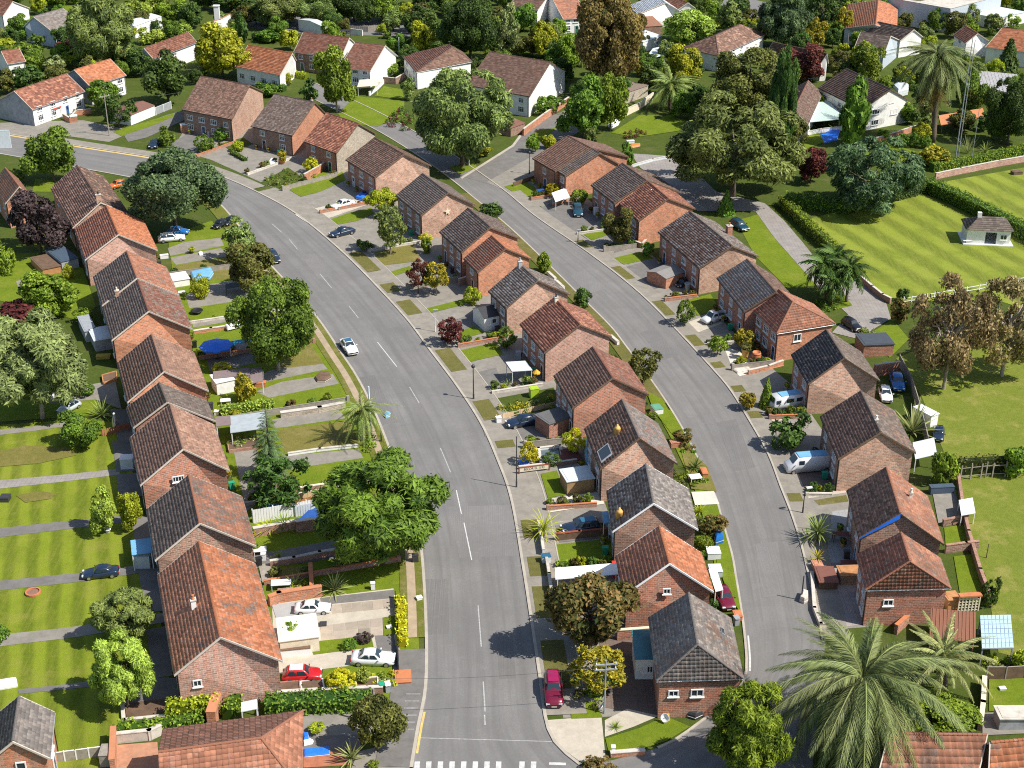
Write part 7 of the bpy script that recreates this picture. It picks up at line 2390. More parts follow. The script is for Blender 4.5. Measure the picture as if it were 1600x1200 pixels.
def box_thing(name, label, cat, at, size, mat, rz=0.0, lid=None, z=0.0, group=None, feet=True):
 """crate, cupboard, planter or tank: body with a lid lip and a plinth"""
 p = GP(at)
 t = thing(name, label, cat, (p.x, p.y, z), rz, group)
 sx, sy, sz = size
 mb = MB()
 mb.box((0, 0, sz / 2 + 0.03), (sx, sy, sz - 0.06), mat)
 mb.box((0, 0, 0.03), (sx * 0.94, sy * 0.94, 0.08), DKMET)
 mb.obj('box_body', t)
 mb = MB()
 mb.box((0, 0, sz + 0.03), (sx + 0.08, sy + 0.08, 0.07), lid or mat)
 mb.box((0, 0, sz + 0.075), (sx * 0.8, sy * 0.8, 0.03), lid or mat)
 mb.obj('lid', t)
 return t
def planter_bed(label, pts, h, mat, leafs=('green',), name='raised_planter', cat='planter'):
 P = [GP(p) for p in pts]
 c = sum(P, Vector()) / len(P)
 t = thing(name, label, cat, c)
 for i in range(len(P)):
  a, b = P[i], P[(i + 1) % len(P)]
  d = b - a
  m = (a + b) / 2 - c
  mb = MB()
  mb.box((m.x, m.y, h / 2), (d.length, 0.14, h), mat, math.atan2(d.y, d.x))
  mb.obj('side_board', t)
 mb = MB()
 mb.face([(p.x - c.x, p.y - c.y, h * 0.8) for p in P], SOIL)
 mb.obj('soil', t)
 return t
def parasol(label, at, r, h, mat, name='parasol', cat='parasol', n=8):
 p = GP(at)
 t = thing(name, label, cat, p, 0.2)
 mb = MB()
 mb.tube((0, 0, 0), (0, 0, h), 0.035, 0.035, DKMET, 8)
 mb.obj('pole', t)
 mb = MB()
 mb.lathe([(0.3, 0), (0.32, 0.08), (0.08, 0.14)], DKMET, n=12)
 mb.obj('base', t)
 for i in range(n):
  a0, a1 = 2 * math.pi * i / n, 2 * math.pi * (i + 1) / n
  p0, p1 = Vector((r * math.cos(a0), r * math.sin(a0), h - 0.55)), Vector((r * math.cos(a1), r * math.sin(a1), h - 0.55))
  top = Vector((0, 0, h))
  m = MB()
  mid = (p0 + p1) / 2 * 0.96
  mid.z = p0.z + 0.03
  m.face([top, p0, mid, p1], mat)
  dz = Vector((0, 0, -0.03))
  m.face([top + dz, p1 + dz, mid + dz, p0 + dz], mat)
  m.face([p0, p0 + Vector((0, 0, -0.15)), mid + Vector((0, 0, -0.18)), mid], mat)
  m.face([mid, mid + Vector((0, 0, -0.18)), p1 + Vector((0, 0, -0.15)), p1], mat)
  m.obj('canopy_panel', t)
 return t
def dish(label, at, z, rz, name='satellite_dish', r=0.4, mat=None):
 p = GP(at) if len(at) == 2 else Vector(at)
 t = thing(name, label, 'satellite dish', (p.x, p.y, z), rz)
 mb = MB()
 prof = [(0.02, 0), (r * 0.5, 0.04), (r * 0.85, 0.13), (r, 0.2), (r * 0.98, 0.21), (r * 0.82, 0.16), (r * 0.4, 0.07), (0.02, 0.03)]
 mb.lathe(prof, mat or WTRIM, n=16)
 o = mb.obj('reflector', t, True)
 o.rotation_euler = (0, math.radians(60), 0)
 o.location = (0.1, 0, 0.6)
 m = MB()
 m.path([(0.1, 0, 0.6), (0.5, 0, 0.75), (0.62, 0, 0.85)], [0.02, 0.02, 0.05], DKMET, 6)
 m.obj('feed_arm', t)
 m = MB()
 m.tube((0, 0, 0), (0.05, 0, 0.6), 0.04, 0.04, DKMET, 6)
 m.obj('mast', t)
 return t
def tarp(name, label, cat, pts, z, mat, sag=0.0, h=0.3):
 """covered heap or sheet: a softly domed block over a photograph outline (at ground level)"""
 P = [GP(p) for p in pts]
 c = sum(P, Vector()) / len(P)
 mb = MB()
 rings = [(1.0, z), (0.99, z + h * 0.7), (0.9, z + h * 0.95), (0.5, z + h * 1.06)]
 n = len(P)
 V, Fs = [], []
 for k, zz in rings:
  for p in P:
   q = (p - c) * k
   V.append((q.x, q.y, zz + (rng.uniform(-0.03, 0.03) if zz > z else 0)))
 for r in range(len(rings) - 1):
  for i in range(n):
   j = (i + 1) % n
   Fs.append((r * n + i, r * n + j, (r + 1) * n + j, (r + 1) * n + i))
 Fs.append(tuple((len(rings) - 1) * n + i for i in range(n)))
 mb.mesh(V, Fs, mat)
 t = thing(name, label, cat, (c.x, c.y, 0))
 mb.obj('cover', t)
 m = MB()
 zz = z + h * 0.35
 m.path([((p - c).x * 1.005, (p - c).y * 1.005, zz) for p in P + [P[0]]], [0.025] * (n + 1), WTRIM, 5)
 m.obj('rope', t)
 return t
# --- street furniture
post_lamp('white double-ended street lamp in front of the huge round tree', (733, 258), 190, WTRIM, 0.9, math.pi, group=None, r=0.1)
post_lamp('slim pale street lamp beside the round maroon bush', (680, 519), 485, WTRIM, 0, 0, head='box', r=0.06)
post_lamp('dark lamp post at the pavement by the flower sleepers', (740, 624), 575, DKMET, 0, 0, head='globe', headmat=DKMET)
post_lamp('black lamp post with white head at the right kerb below the van', (1254, 802), 764, BLACK, 0.4, math.pi * 0.1, r=0.07, headmat=WTRIM)
post_lamp('dark bollard lamp beside the right row olive tree', (903, 379), 360, DKMET, 0, 0, head='box', r=0.07)
post_lamp('dark lamp by the shrubs at the second road corner', (827, 272), 240, DKMET, 0, 0, head='globe', headmat=DKMET)
post_lamp('lamp post with two dark heads beside the lettered board', (807, 762), 682, DKMET, 0, 0, head='none', r=0.08)
pole('wooden pole with street wires at the far corner', (171, 212), 147, WOODG, 0.14, 1, 0.6)
pole('tall pale blue-white pole rising through the kerb palm', (579, 668), 604, paint('pole_pale', (0.62, 0.68, 0.74), 0.5), 0.15)
pole('weathered wooden pole standing in the dark bushy tree', (586, 1132), 1076, WOODG, 0.16)
pole('pole with two cross arms on the corner patio', (944, 1115), 1032, GREYMET, 0.09, 2, 0.1)
pole('dish-topped post at the brick wall corner of the worn field', (1541, 872), 850, WOODB, 0.07)
pole('left tall slim mast behind the field hedge', (1493, 246), 60, GREYMET, 0.12, group='tall slim masts')
pole('right tall slim mast behind the field hedge', (1497, 246), 62, GREYMET, 0.10, group='tall slim masts')
pole('short thin mast in front of the two tall ones', (1517, 258), 170, GREYMET, 0.07, group='tall slim masts')
pole('thin palm-like pole beside the lower black roof', (1322, 92), 52, WOODG, 0.12)
pole('bare pole in front of the tall narrow green tree', (1329, 214), 140, WOODG, 0.08)
pole('white pipe post beside the terrace house gable', (624, 88), 58, WTRIM, 0.14)
pole('tall thin orange-topped mast at the top edge right of the tall palm', (1468, 30), -30, WOODO, 0.12)
wire('overhead wire from the far corner pole towards the brown-roofed house', (171, 212), 9.6, (292, 190), 7.0)
wire('long overhead wire across the main road near the crossing', (586, 1132), 5.6, (944, 1115), 5.8, 0.5)
box_thing('telecom_box', 'small dark cabinet on the left verge near the junction', 'cabinet', (649, 878), (0.7, 0.5, 1.0), DKMET, 0.2)
box_thing('marker_stone', 'small white marker block on the left verge', 'block', (655, 937), (0.6, 0.5, 0.35), WTRIM, 0.4)
pole('short dark post on the left verge by the palm', (596, 690), 676, DKMET, 0.12, name='bollard', cat='bollard')
pole('short dark bollard on the right kerb beside the grey boulder', (1252, 938), 900, DKMET, 0.09, name='bollard', cat='bollard')
tarp('boulder', 'grey boulder at the edge of the right road', 'boulder', [(1249, 941), (1254, 928), (1262, 931), (1262, 941), (1256, 944)], 0, CONC, h=0.8)
tarp('covered_bin', 'bright blue covered heap at the kerb beside the palm', 'cover', [(600, 650), (604, 645), (610, 647), (609, 652), (603, 654)], 0, CYAN, h=0.4)
tarp('straw_bundle', 'dark brown heap on the left verge drive', 'heap', [(492, 592), (500, 584), (514, 583), (518, 592), (508, 598), (496, 598)], 0, WOODB, h=0.5)
# --- bottom left: walls, fences, sheds
wall('orange brick garden wall running down from the largest orange-roofed house', [(346, 1088), (333, 1130)], 1.7, 0.9, BR_ORG, cap=paint('orange_coping', (0.48, 0.20, 0.10), 0.8))
wall('brick side wall of the bottom left yard', [(180, 1158), (178, 1205)], 1.6, 0.5, BR_ORG, cap=paint('orange_coping', (0.48, 0.20, 0.10), 0.8))
wall('low white edging around the soil bed', [(192, 1105), (194, 1129), (262, 1122), (318, 1117)], 0.35, 0.3, CONC)
wall('pale concrete retaining wall below the planted hedge', [(186, 1160), (235, 1155), (250, 1148)], 1.1, 0.4, CONC)
panel_fence('grey slatted fence at the bottom of the left back lawn', [(84, 1192), (120, 1187), (160, 1182)], 1.2, WOODG, 1.2, pm=WTRIM)
box_thing('wooden_store', 'dark weathered wood store at the end of the slatted fence', 'store', (168, 1190), (1.0, 1.6, 1.4), WOODG, 0.05)
sheet('brick_yard', [(182, 1165), (246, 1160), (250, 1215), (178, 1215)], paint('orange_brick_paving', (0.40, 0.20, 0.12), 0.9, var=0.2), Z3)
canopy('white flat canopy beside the bottom orange-roofed house', (377, 1113), (402, 1108), (377, 1098), 2.0, METALP, 0)
tarp('pool_cover', 'blue sheet in the yard of the bottom orange-roofed house', 'cover', [(475, 1172), (514, 1168), (515, 1180), (476, 1184)], 0, BLUE, h=0.25)
tarp('garden_sheet', 'small blue sheet against the bottom orange roof', 'cover', [(474, 1150), (482, 1149), (483, 1160), (475, 1161)], 0, BLUE, h=0.5)
tarp('upturned_boat', 'white upturned dinghy beside the blue sheet', 'boat', [(474, 1160), (484, 1157), (490, 1160), (488, 1164), (475, 1167)], 0, WTRIM, h=0.4)
wall('brick wall along the top of the long green hedge', [(436, 1092), (500, 1088), (596, 1084)], 0.9, 0.35, BR_WALL)
planter_bed('raised brick bed with flowers below the red hatchback', [(434, 1072), (468, 1069), (470, 1083), (436, 1086)], 0.5, BR_WALL)
planter_bed('second raised bed with a white kerb below the red hatchback', [(470, 1069), (504, 1065), (507, 1080), (472, 1084)], 0.45, WTRIM)
planter_bed('sandy raised bed right of the bright yellow bush', [(556, 1068), (590, 1064), (592, 1082), (558, 1086)], 0.6, CREAM)
for at, lb, m in (((597, 1080), 'dark wheelie bin beside the sandy raised bed', BLACK), ((606, 1080), 'white-lidded bin at the garden corner', GREYMET)):
 wheelie(lb, at, m, lid=WTRIM if 'white' in lb else GREENP)
box_thing('stone_pillar', 'small terracotta block on the salmon crossover', 'block', (630, 1060), (1.6, 2.0, 0.25), TERRA, 0.1)
panel_fence('dark low fence along the slab driveway front', [(618, 935), (621, 975), (622, 1018), (623, 1050)], 0.9, WOODB, 1.8, pm=DKMET)
sheet('lawn_mat', [(598, 966), (617, 963), (618, 992), (599, 994)], LAWN, 0.11)
box_thing('garden_box', 'small white box on the square lawn of the slab driveway', 'box', (608, 982), (0.5, 0.4, 0.25), WTRIM, 0.3)
shed('white flat-roofed garage beside the silver-white saloon', (437, 1003), (498, 995), (430, 968), 1.9, CREAM, paint('cream_roof', (0.72, 0.69, 0.55), 0.8), 0, name='garage', cat='garage', door_mat=None, top=True)
sheet('grey_hardstanding', [(425, 947), (470, 940), (500, 938), (502, 962), (432, 968)], pavemat('grey_screed', (0.36, 0.36, 0.36), 0.1, (0.25, 0.25, 0.25), 0.3), 0.12)
wall('brick wall behind the white saloon', [(424, 946), (437, 941), (500, 931)], 1.3, 0.5, BR_ORG, cap=paint('orange_coping', (0.48, 0.20, 0.10), 0.8))
wall('brick wall stub beside the pale spiky agave', [(488, 928), (486, 896)], 1.3, 0.4, BR_WALL, cap=TERRA)
wall('brick garden wall in shade under the wide feathery tree', [(425, 885), (460, 880), (500, 871), (560, 862)], 0.8, 0.35, BR_WALL)
table('white garden table by the left row with patchy orange roof', (407, 866), 1.5, 1.1, WTRIM)
box_thing('white_cabinet', 'white cabinet beside the white garden table', 'cabinet', (412, 875), (0.5, 0.5, 0.9), WTRIM, 0.1)
table('laundry rack full of pale cloths by the largest orange roof', (440, 920), 2.2, 1.2, paint('pale_cloth', (0.6, 0.65, 0.75), 0.8, var=0.3, vscale=4), 0.1, 0.9, 'laundry_rack', 'laundry rack')
sheet('deck', [(404, 884), (424, 880), (428, 908), (410, 911)], WOODG, 0.12)
box_thing('brick_planter', 'brick planter below the laundry rack', 'planter', (452, 930), (2.4, 0.7, 0.7), BR_WALL, 0.15)
wall('white low wall with a brown bench top by the red hatchback', [(441, 1026), (482, 1022)], 0.9, 0.5, WTRIM, cap=WOODB)
box_thing('garden_cupboard', 'white framed cupboard beside the leafy shrub', 'cupboard', (446, 1002), (1.0, 0.8, 1.6), WTRIM, 0.1)
box_thing('flue_box', 'black vent box at the garage corner', 'vent', (505, 977), (0.7, 0.7, 0.2), DKMET, 0.1)
box_thing('white_post_box', 'white box post on the lawn by the pale agave', 'post', (583, 921), (0.45, 0.4, 0.9), WTRIM, 0.1)
# --- left front gardens
fence('long white board fence in front of the patchy orange-roofed house', [(396, 818), (460, 807), (500, 800)], 1.9, WTRIM, 0.33, pm=WTRIM)
fence('grey-white leaning boards beside the dark blue tarpaulin', [(462, 808), (490, 803)], 1.6, METALP, 0.3)
tarp('blue_tarpaulin', 'large dark blue tarpaulin over a heap beside the wide feathery tree', 'tarpaulin', [(466, 818), (486, 800), (514, 794), (518, 812), (468, 822)], 0, paint('dark_blue_tarp', (0.012, 0.075, 0.30), 0.5, var=0.15), h=0.7)
tarp('paddling_pool', 'bright blue pool cover behind the white board fence', 'pool', [(410, 792), (440, 787), (442, 797), (411, 801)], 0, CYAN, h=0.4)
fence('sandy wood fence behind the blue pool cover', [(440, 788), (463, 785), (500, 778)], 1.2, paint('sandy_board', (0.55, 0.40, 0.24), 0.8, var=0.2), 0.5)
fence('second sandy wood fence row with white top', [(444, 795), (464, 792), (486, 788)], 1.1, WOODO, 0.5)
box_thing('wicker_chest', 'brown wooden chest in the shade of the dark conifer', 'chest', (434, 786), (1.2, 1.0, 1.0), WOODO, 0.6)
wall('dark red wall along the lawn below the conifer', [(452, 774), (505, 766)], 0.9, 0.3, BR_WALL, cap=CREAM)
wall('brick wall of the planted bed below the white fence', [(400, 838), (466, 826)], 1.2, 0.5, BR_WALL)
wall('plain brick wall under the dark blue tarpaulin', [(466, 832), (518, 824)], 1.6, 0.4, BR_BRN)
canopy('grey flat carport roof beside the dark layered conifer', (360, 677), (418, 669), (359, 651), 2.2, paint('grey_sheet_roof', (0.34, 0.38, 0.40), 0.6), 0.0, name='carport', cat='carport')
canopy('purple-brown flat roof joining the grey carport to the house', (338, 667), (361, 664), (337, 652), 2.4, paint('mauve_felt', (0.20, 0.15, 0.15), 0.8), 0.0)
planter_bed('long planted trough below the grey carport', [(356, 694), (402, 688), (404, 702), (358, 708)], 0.5, BR_WALL)
bed('white and green flowers in the trough below the grey carport', [(357, 690), (402, 684), (404, 698), (358, 704)], ['bright', 'silver', 'green'], hgt=0.8)
wall('stone wall along the bright lawn beside the grey drive', [(442, 652), (500, 644), (536, 637)], 0.8, 0.6, BR_STN)
wall('white kerb wall above the grey drive by the palm', [(452, 712), (500, 705), (558, 699)], 0.4, 0.3, WTRIM)
shed('white kiosk with orange shutter beside the golden clipped tree', (340, 618), (368, 612), (337, 604), 1.9, WHITE, WTRIM, 0, name='kiosk', cat='kiosk', door_mat=None)
canopy('mauve curved porch roof with white fascia in the left front gardens', (392, 600), (411, 596), (390, 577), 2.0, paint('mauve_felt', (0.22, 0.16, 0.16), 0.8), 0.0)
canopy('long mauve porch roof beside the yellow flowering mound', (334, 592), (391, 586), (333, 581), 2.1, paint('mauve_felt', (0.22, 0.16, 0.16), 0.8), 0.0)
wall('white wall below the mauve porch roof', [(338, 606), (370, 600), (411, 593)], 1.3, 0.3, WTRIM)
box_thing('orange_box', 'orange planter at the end of the white wall', 'planter', (407, 603), (1.6, 0.9, 0.6), TERRA, 0.1)
table('white cloth-covered table by the leafy border', (353, 632), 1.4, 1.0, WTRIM)
box_thing('white_bucket', 'white tub beside the narrow dark roof', 'tub', (339, 648), (0.6, 0.6, 0.6), WTRIM, 0.0)
parasol('big royal blue parasol on the shaded patio of the left row', (340, 561), 2.6, 2.8, BLUE)
canopy('blue-green awning right of the blue parasol', (358, 540), (392, 534), (358, 535), 1.9, paint('teal_awning', (0.03, 0.20, 0.33), 0.6), 0.1, 'awning', 'awning')
tarp('white_rib_boat', 'white covered dinghy under the tall full green tree', 'boat', [(352, 515), (360, 511), (375, 507), (376, 514), (356, 519)], 0.3, WTRIM, h=0.6)
wall('orange brick edging above the blue parasol', [(305, 522), (330, 518), (352, 515)], 0.6, 0.4, BR_ORG)
tarp('boat_cover', 'blue covered boat on the drive beside the lime ball bush', 'boat', [(298, 432), (330, 425), (334, 432), (328, 440), (302, 442)], 0.3, CYAN, h=0.8)
shed('white garden store with orange edge beside the blue covered boat', (272, 450), (297, 446), (272, 438), 1.2, WHITE, WTRIM, 0, name='store', cat='store')
table('white table beside the orange roof gable end', (285, 462), 1.2, 0.8, WTRIM)
box_thing('white_bench', 'white bench behind the white estate car', 'bench', (257, 404), (1.4, 0.6, 0.7), WTRIM, 0.3)
tarp('garden_ornament', 'small white ornament on the grey drive', 'ornament', [(310, 397), (313, 394), (317, 396), (317, 399), (312, 400)], 0, WTRIM, h=0.35)
pot('yellow-green potted plant at the drive kerb', (300, 396), 0.4, 0.5, DKMET, 'lime')
pot('round dark tub on the lawn below the left row', (308, 490), 0.9, 0.6, BLACK, None, cat='tub', name='water_tub')
canopy('black awning over the drive beside the dark olive tree', (352, 452), (382, 447), (352, 444), 1.2, DKMET, 0.0, 'awning', 'awning', DKMET)
# --- left back gardens
canopy('pale blue glass awning on posts behind the patchy orange-roofed house', (206, 868), (238, 864), (204, 846), 2.2, CYAN, 0.1, 'awning', 'awning')
box_thing('water_tank', 'grey-white square tank below the pale blue awning', 'tank', (225, 884), (1.7, 1.4, 1.6), METALP, 0.05)
box_thing('white_hutch', 'white topped hutch behind the tan-roofed house', 'hutch', (200, 730), (1.6, 1.3, 1.5), METALP, 0.1, lid=WTRIM)
fence('rusty brown stick fence beside the silver cone statue', [(160, 682), (182, 676), (204, 670)], 1.0, paint('rust_stake', (0.34, 0.13, 0.07), 0.85, var=0.3), 0.28)
def cone_statue(label, at, h, r):
 t = thing('garden_statue', label, 'statue', GP(at))
 mb = MB()
 mb.lathe([(r * 0.9, 0), (r, h * 0.2), (r * 0.75, h * 0.6), (r * 0.3, h * 0.85), (r * 0.25, h * 0.9)], RIM, n=12)
 mb.obj('shaft', t, True)
 mb = MB()
 mb.lathe([(0.02, h * 0.88), (r * 0.42, h * 0.94), (r * 0.36, h), (0.02, h * 1.05)], WTRIM, n=12)
 mb.obj('finial', t, True)
 return t
cone_statue('silver bottle-shaped garden statue beside the narrow dark roof', (181, 668), 2.2, 0.5)
box_thing('fire_pit_box', 'small black fire box on the striped left lawn', 'fire box', (9, 782), (1.1, 1.1, 0.6), DKMET, 0.0)
def ring_pit(label, at, r, m1, m2):
 t = thing('fire_ring', label, 'fire ring', GP(at))
 mb = MB()
 mb.lathe([(r, 0.06), (r, 0.28), (r * 0.82, 0.28), (r * 0.82, 0.1)], m1, n=18)
 mb.obj('rim', t)
 mb = MB()
 mb.lathe([(r * 0.82, 0.12), (0.02, 0.16)], m2, n=18)
 mb.obj('bed', t)
 return t
ring_pit('red-edged round fire ring on the lowest left lawn', (52, 927), 0.85, TERRA, paint('ash', (0.22, 0.12, 0.09), 0.95))
tarp('garden_cover', 'white cover at the left edge above the grey-roofed house', 'cover', [(-6, 1068), (26, 1063), (28, 1074), (-6, 1080)], 0, WTRIM, h=0.5)
pot('white pot under the yellow-green small trees', (169, 832), 0.35, 0.5, WTRIM)
shed('grey-blue box shed behind the charcoal slope house', (150, 550), (178, 545), (148, 530), 1.8, GREYR, METALP, 0, name='shed', door_mat=None)
shed('wide grey shed roof behind the left row', (135, 535), (152, 532), (133, 510), 1.8, GREYR, GREYMET, 0)
shed('open timber compost box under the purple tree', (68, 432), (96, 426), (64, 410), 1.2, WOODO, WOODB, 0, name='compost_bin', cat='compost bin')
shed('dark blue-roofed shed beside the timber compost box', (98, 424), (124, 418), (96, 398), 1.7, GREYR, paint('slate_blue', (0.06, 0.09, 0.13), 0.6), 0)
planter_bed('small raised bed behind the parasol house', [(160, 590), (182, 584), (183, 596), (162, 602)], 0.5, WOODO)
box_thing('planter_box', 'yellow planter box in the shade behind the left row', 'planter', (162, 560), (2.0, 1.0, 0.5), paint('mustard', (0.42, 0.30, 0.05), 0.8), 0.1)
tarp('white_car_cover', 'white bundled cover by the big pale grey-green tree', 'cover', [(68, 622), (74, 617), (84, 618), (84, 624), (74, 626)], 0, WTRIM, h=0.6)
# --- middle front yards
car('white open-topped car on the pale concrete drive in the middle row', (511, 331), (560, 317), 'saloon', CW, length=5.0)
tarp('blue_garden_cover', 'blue cover beside the house wall above the white covered car', 'cover', [(556, 312), (566, 304), (574, 306), (570, 316)], 0, BLUE, h=0.8)
shed('brown-roofed porch with white door beside the dark grey house', (757, 518), (787, 512), (752, 500), 2.3, WHITE, DKMET, 0.9, name='porch', cat='porch', door_mat=DOORMATS[0])
wall('orange brick yard wall beside the small rust-roofed house', [(476, 284), (500, 270), (516, 260)], 1.6, 0.3, BR_ORG)
wall('brick entry wall below the red-roofed low house', [(718, 446), (738, 440), (752, 436)], 1.2, 0.3, BR_WALL)
tarp('kayak', 'blue and white covered kayak by the charcoal-roofed house', 'kayak', [(718, 430), (726, 426), (738, 425), (737, 430), (724, 434)], 0.6, CYAN, h=0.4)
canopy('white and dark sail canopy beside the pink-gabled house', (800, 581), (832, 579), (790, 567), 2.2, METALP, 0.1)
parasol('small yellow parasol by the pink-gabled house wall', (838, 596), 0.6, 2.0, paint('orange_yellow_cloth', (0.62, 0.33, 0.02), 0.7))
box_thing('gas_tank', 'grey water butt beside the sail canopy', 'water butt', (810, 562), (0.7, 0.7, 1.3), GREYMET, 0.1)
fence('sandy timber sleeper wall of the flower bed', [(776, 657), (812, 648), (870, 635)], 0.8, paint('sandy_board', (0.45, 0.30, 0.17), 0.8, var=0.2), 1.9)
box_thing('letter_box', 'white letter box at the end of the sleeper wall', 'letter box', (779, 660), (0.7, 0.6, 0.8), WTRIM, 0.3)
box_thing('compost_bin', 'lime green compost bin in the shaded bed', 'bin', (834, 620), (1.2, 1.0, 1.4), paint('lime_plastic', (0.35, 0.50, 0.03), 0.5), 0.3)
shed('small brick store with dark flat roof beside the dark saloon', (858, 686), (894, 674), (852, 666), 2.2, BR_RED, paint('dark_felt', (0.11, 0.11, 0.11), 0.9), 0, name='store', cat='store')
sheet('pond', [(841, 704), (875, 700), (877, 726), (846, 729)], glass('pond_water', (0.10, 0.13, 0.14), 0.08), 0.12)
wall('white frame wall round the pond by the yellow balls', [(841, 704), (846, 729)], 0.4, 0.35, WTRIM)
wall('white top frame of the pond by the yellow balls', [(841, 704), (875, 700), (878, 714)], 0.4, 0.3, WTRIM)
tarp('garden_sack', 'dark red-brown cover beside the dome bush', 'cover', [(872, 706), (898, 703), (912, 722), (876, 726)], 0, paint('oxblood_cover', (0.12, 0.03, 0.03), 0.7), h=0.5)
tarp('blue_cover_heap', 'bright blue crumpled cover under the yellow ball bush', 'cover', [(810, 722), (818, 717), (828, 720), (827, 729), (814, 731)], 0, BLUE, h=0.5)
wall('brick wall behind the lettered board', [(812, 734), (858, 729), (900, 723)], 0.5, 0.25, BR_WALL)
# board with lettering
a_, b_ = GP((812, 741)), GP((857, 735))
dvec = b_ - a_
t = thing('sign_board', 'white lettered board on the low brown wall between two lawns', 'sign', (a_ + b_) / 2, math.atan2(dvec.y, dvec.x))
mb = MB()
mb.box((0, 0, 0.62), (dvec.length, 0.08, 0.6), CREAM)
mb.obj('board', t)
mb = MB()
mb.box((0, 0.0, 0.95), (dvec.length + 0.3, 0.14, 0.1), paint('red_brown_timber', (0.25, 0.06, 0.03), 0.7))
mb.obj('top_rail', t)
for s in (-1, 1):
 mb = MB()
 mb.box((s * (dvec.length / 2 + 0.08), 0, 0.55), (0.14, 0.13, 1.1), paint('red_brown_timber', (0.25, 0.06, 0.03), 0.7))
 mb.obj('post', t)
fc = bpy.data.curves.new('lettering', 'FONT')
fc.body = 'BECOR EL 1193'
fc.size = 0.5
fc.align_x = 'CENTER'
fc.align_y = 'CENTER'
fc.extrude = 0.006
tmp = link(bpy.data.objects.new('lettering_curve', fc))
bpy.context.view_layer.update()
lme = bpy.data.meshes.new_from_object(tmp.evaluated_get(bpy.context.evaluated_depsgraph_get()))
bpy.data.objects.remove(tmp)
lme.materials.clear()
lme.materials.append(DKMET)
mobj('lettering', lme, t, (0, -0.05, 0.62), (math.pi / 2, 0, 0), (min(1.0, dvec.length * 0.9 / 4.2), 1, 1))
shed('white-roofed shed with ochre wall below the lettered board', (886, 774), (928, 768), (880, 754), 1.9, paint('ochre_wall', (0.34, 0.22, 0.10), 0.8), METALP, 0, door_mat=None)
tarp('surf_sail', 'blue and orange sail cover leaning by the skylight house', 'cover', [(912, 700), (922, 695), (927, 722), (920, 735), (914, 722)], 0.2, CYAN, h=1.2)
wall('dark timber wall between the dark estate car and shaded lawn', [(870, 845), (905, 841), (960, 836)], 1.0, 0.25, WOODB, cap=paint('red_brown_timber', (0.25, 0.06, 0.03), 0.7))
wall('white picket kerb wall beside the grassy clump', [(841, 824), (846, 848), (849, 868)], 0.9, 0.25, WTRIM)
wall('white kerb wall lower down the same pavement', [(854, 882), (858, 906), (862, 936)], 0.9, 0.25, CREAM)
box_thing('utility_box', 'blue-topped box on the white kerb wall', 'box', (853, 878), (1.0, 0.8, 0.9), METALP, 0.2, lid=ROOFB)
canopy('long white flat canopy beside the dark maroon-green tree', (868, 906), (966, 898), (867, 888), 1.9, WTRIM, 0.0)
box_thing('red_box', 'small red chest at the end of the white canopy', 'chest', (962, 900), (0.8, 1.2, 1.6), REDP, 0.05)
canopy('pale blue porch roof on the house above the dark estate car', (943, 818), (952, 817), (941, 800), 2.3, CYAN, 0)
wheelie('white and green bin by the dark estate car', (952, 830), WTRIM, lid=GREENP)
shed('teal-roofed glazed porch of the corner house', (992, 1062), (1022, 1062), (990, 1022), 2.6, WHITE, TEAL, -0.3, name='glazed_porch', cat='porch', win=True)
wall('sandy yard wall behind the teal-roofed porch', [(966, 1000), (1018, 996)], 1.3, 0.3, BR_RED, cap=CREAM)
parasol('green and white parasol beside the pole with cross arms', (953, 1080), 1.0, 2.1, GREENP, n=6)
dish('large satellite dish on the corner lawn beside the pole', (944, 1112), 0, 2.8, r=0.55)
dish('white dish stand by the slide at the corner house', (1040, 1128), 0, 4.2, r=0.45)
def slide(label, at, rz):
 t = thing('garden_slide', label, 'slide', GP(at), rz)
 mb = MB()
 for s in (-1, 1):
  mb.box((0.1, s * 0.3, 0.75), (0.08, 0.08, 1.5), YPOT)
 mb.obj('frame', t)
 mb = MB()
 V = [(0.1, -0.28, 1.35), (0.1, 0.28, 1.35), (1.5, 0.28, 0.15), (1.5, -0.28, 0.15)]
 mb.face(V, paint('yellow_plastic', (0.62, 0.32, 0.02), 0.4))
 mb.face([(x, y, z - 0.05) for x, y, z in V[::-1]], paint('yellow_plastic', (0.62, 0.32, 0.02), 0.4))
 mb.obj('chute', t)
 for k in range(4):
  m = MB()
  m.box((0.02 - 0.1 * (3 - k), 0, 0.3 + 0.3 * k), (0.06, 0.6, 0.05), YPOT)
  m.obj('rung', t)
 return t
slide('small orange garden slide against the corner house wall', (1040, 1112), -1.6)
tarp('junk_heap', 'dark heap of bagged things by the corner house wall', 'heap', [(1074, 1122), (1090, 1108), (1110, 1104), (1112, 1114), (1086, 1126)], 0, DKMET, h=0.8)
tarp('pale_bags', 'pale blue bags on top by the corner house wall', 'bags', [(1092, 1108), (1104, 1103), (1110, 1106), (1106, 1112), (1094, 1113)], 0, METALP, h=1.0)
wall('low brick edging at the tip of the corner lawn', [(957, 1182), (1004, 1178)], 0.5, 0.4, BR_ORG)
box_thing('white_post', 'small white post at the tip of the corner lawn', 'post', (958, 1178), (0.35, 0.35, 0.9), WTRIM)
box_thing('white_flue', 'white meter cupboard by the right end of the corner house', 'cupboard', (1132, 1120), (0.5, 0.4, 2.0), WTRIM, 0.0)
dish('white rotary drier stand on the small pond lawn', (1130, 1075), 0, 1.0, r=0.3)
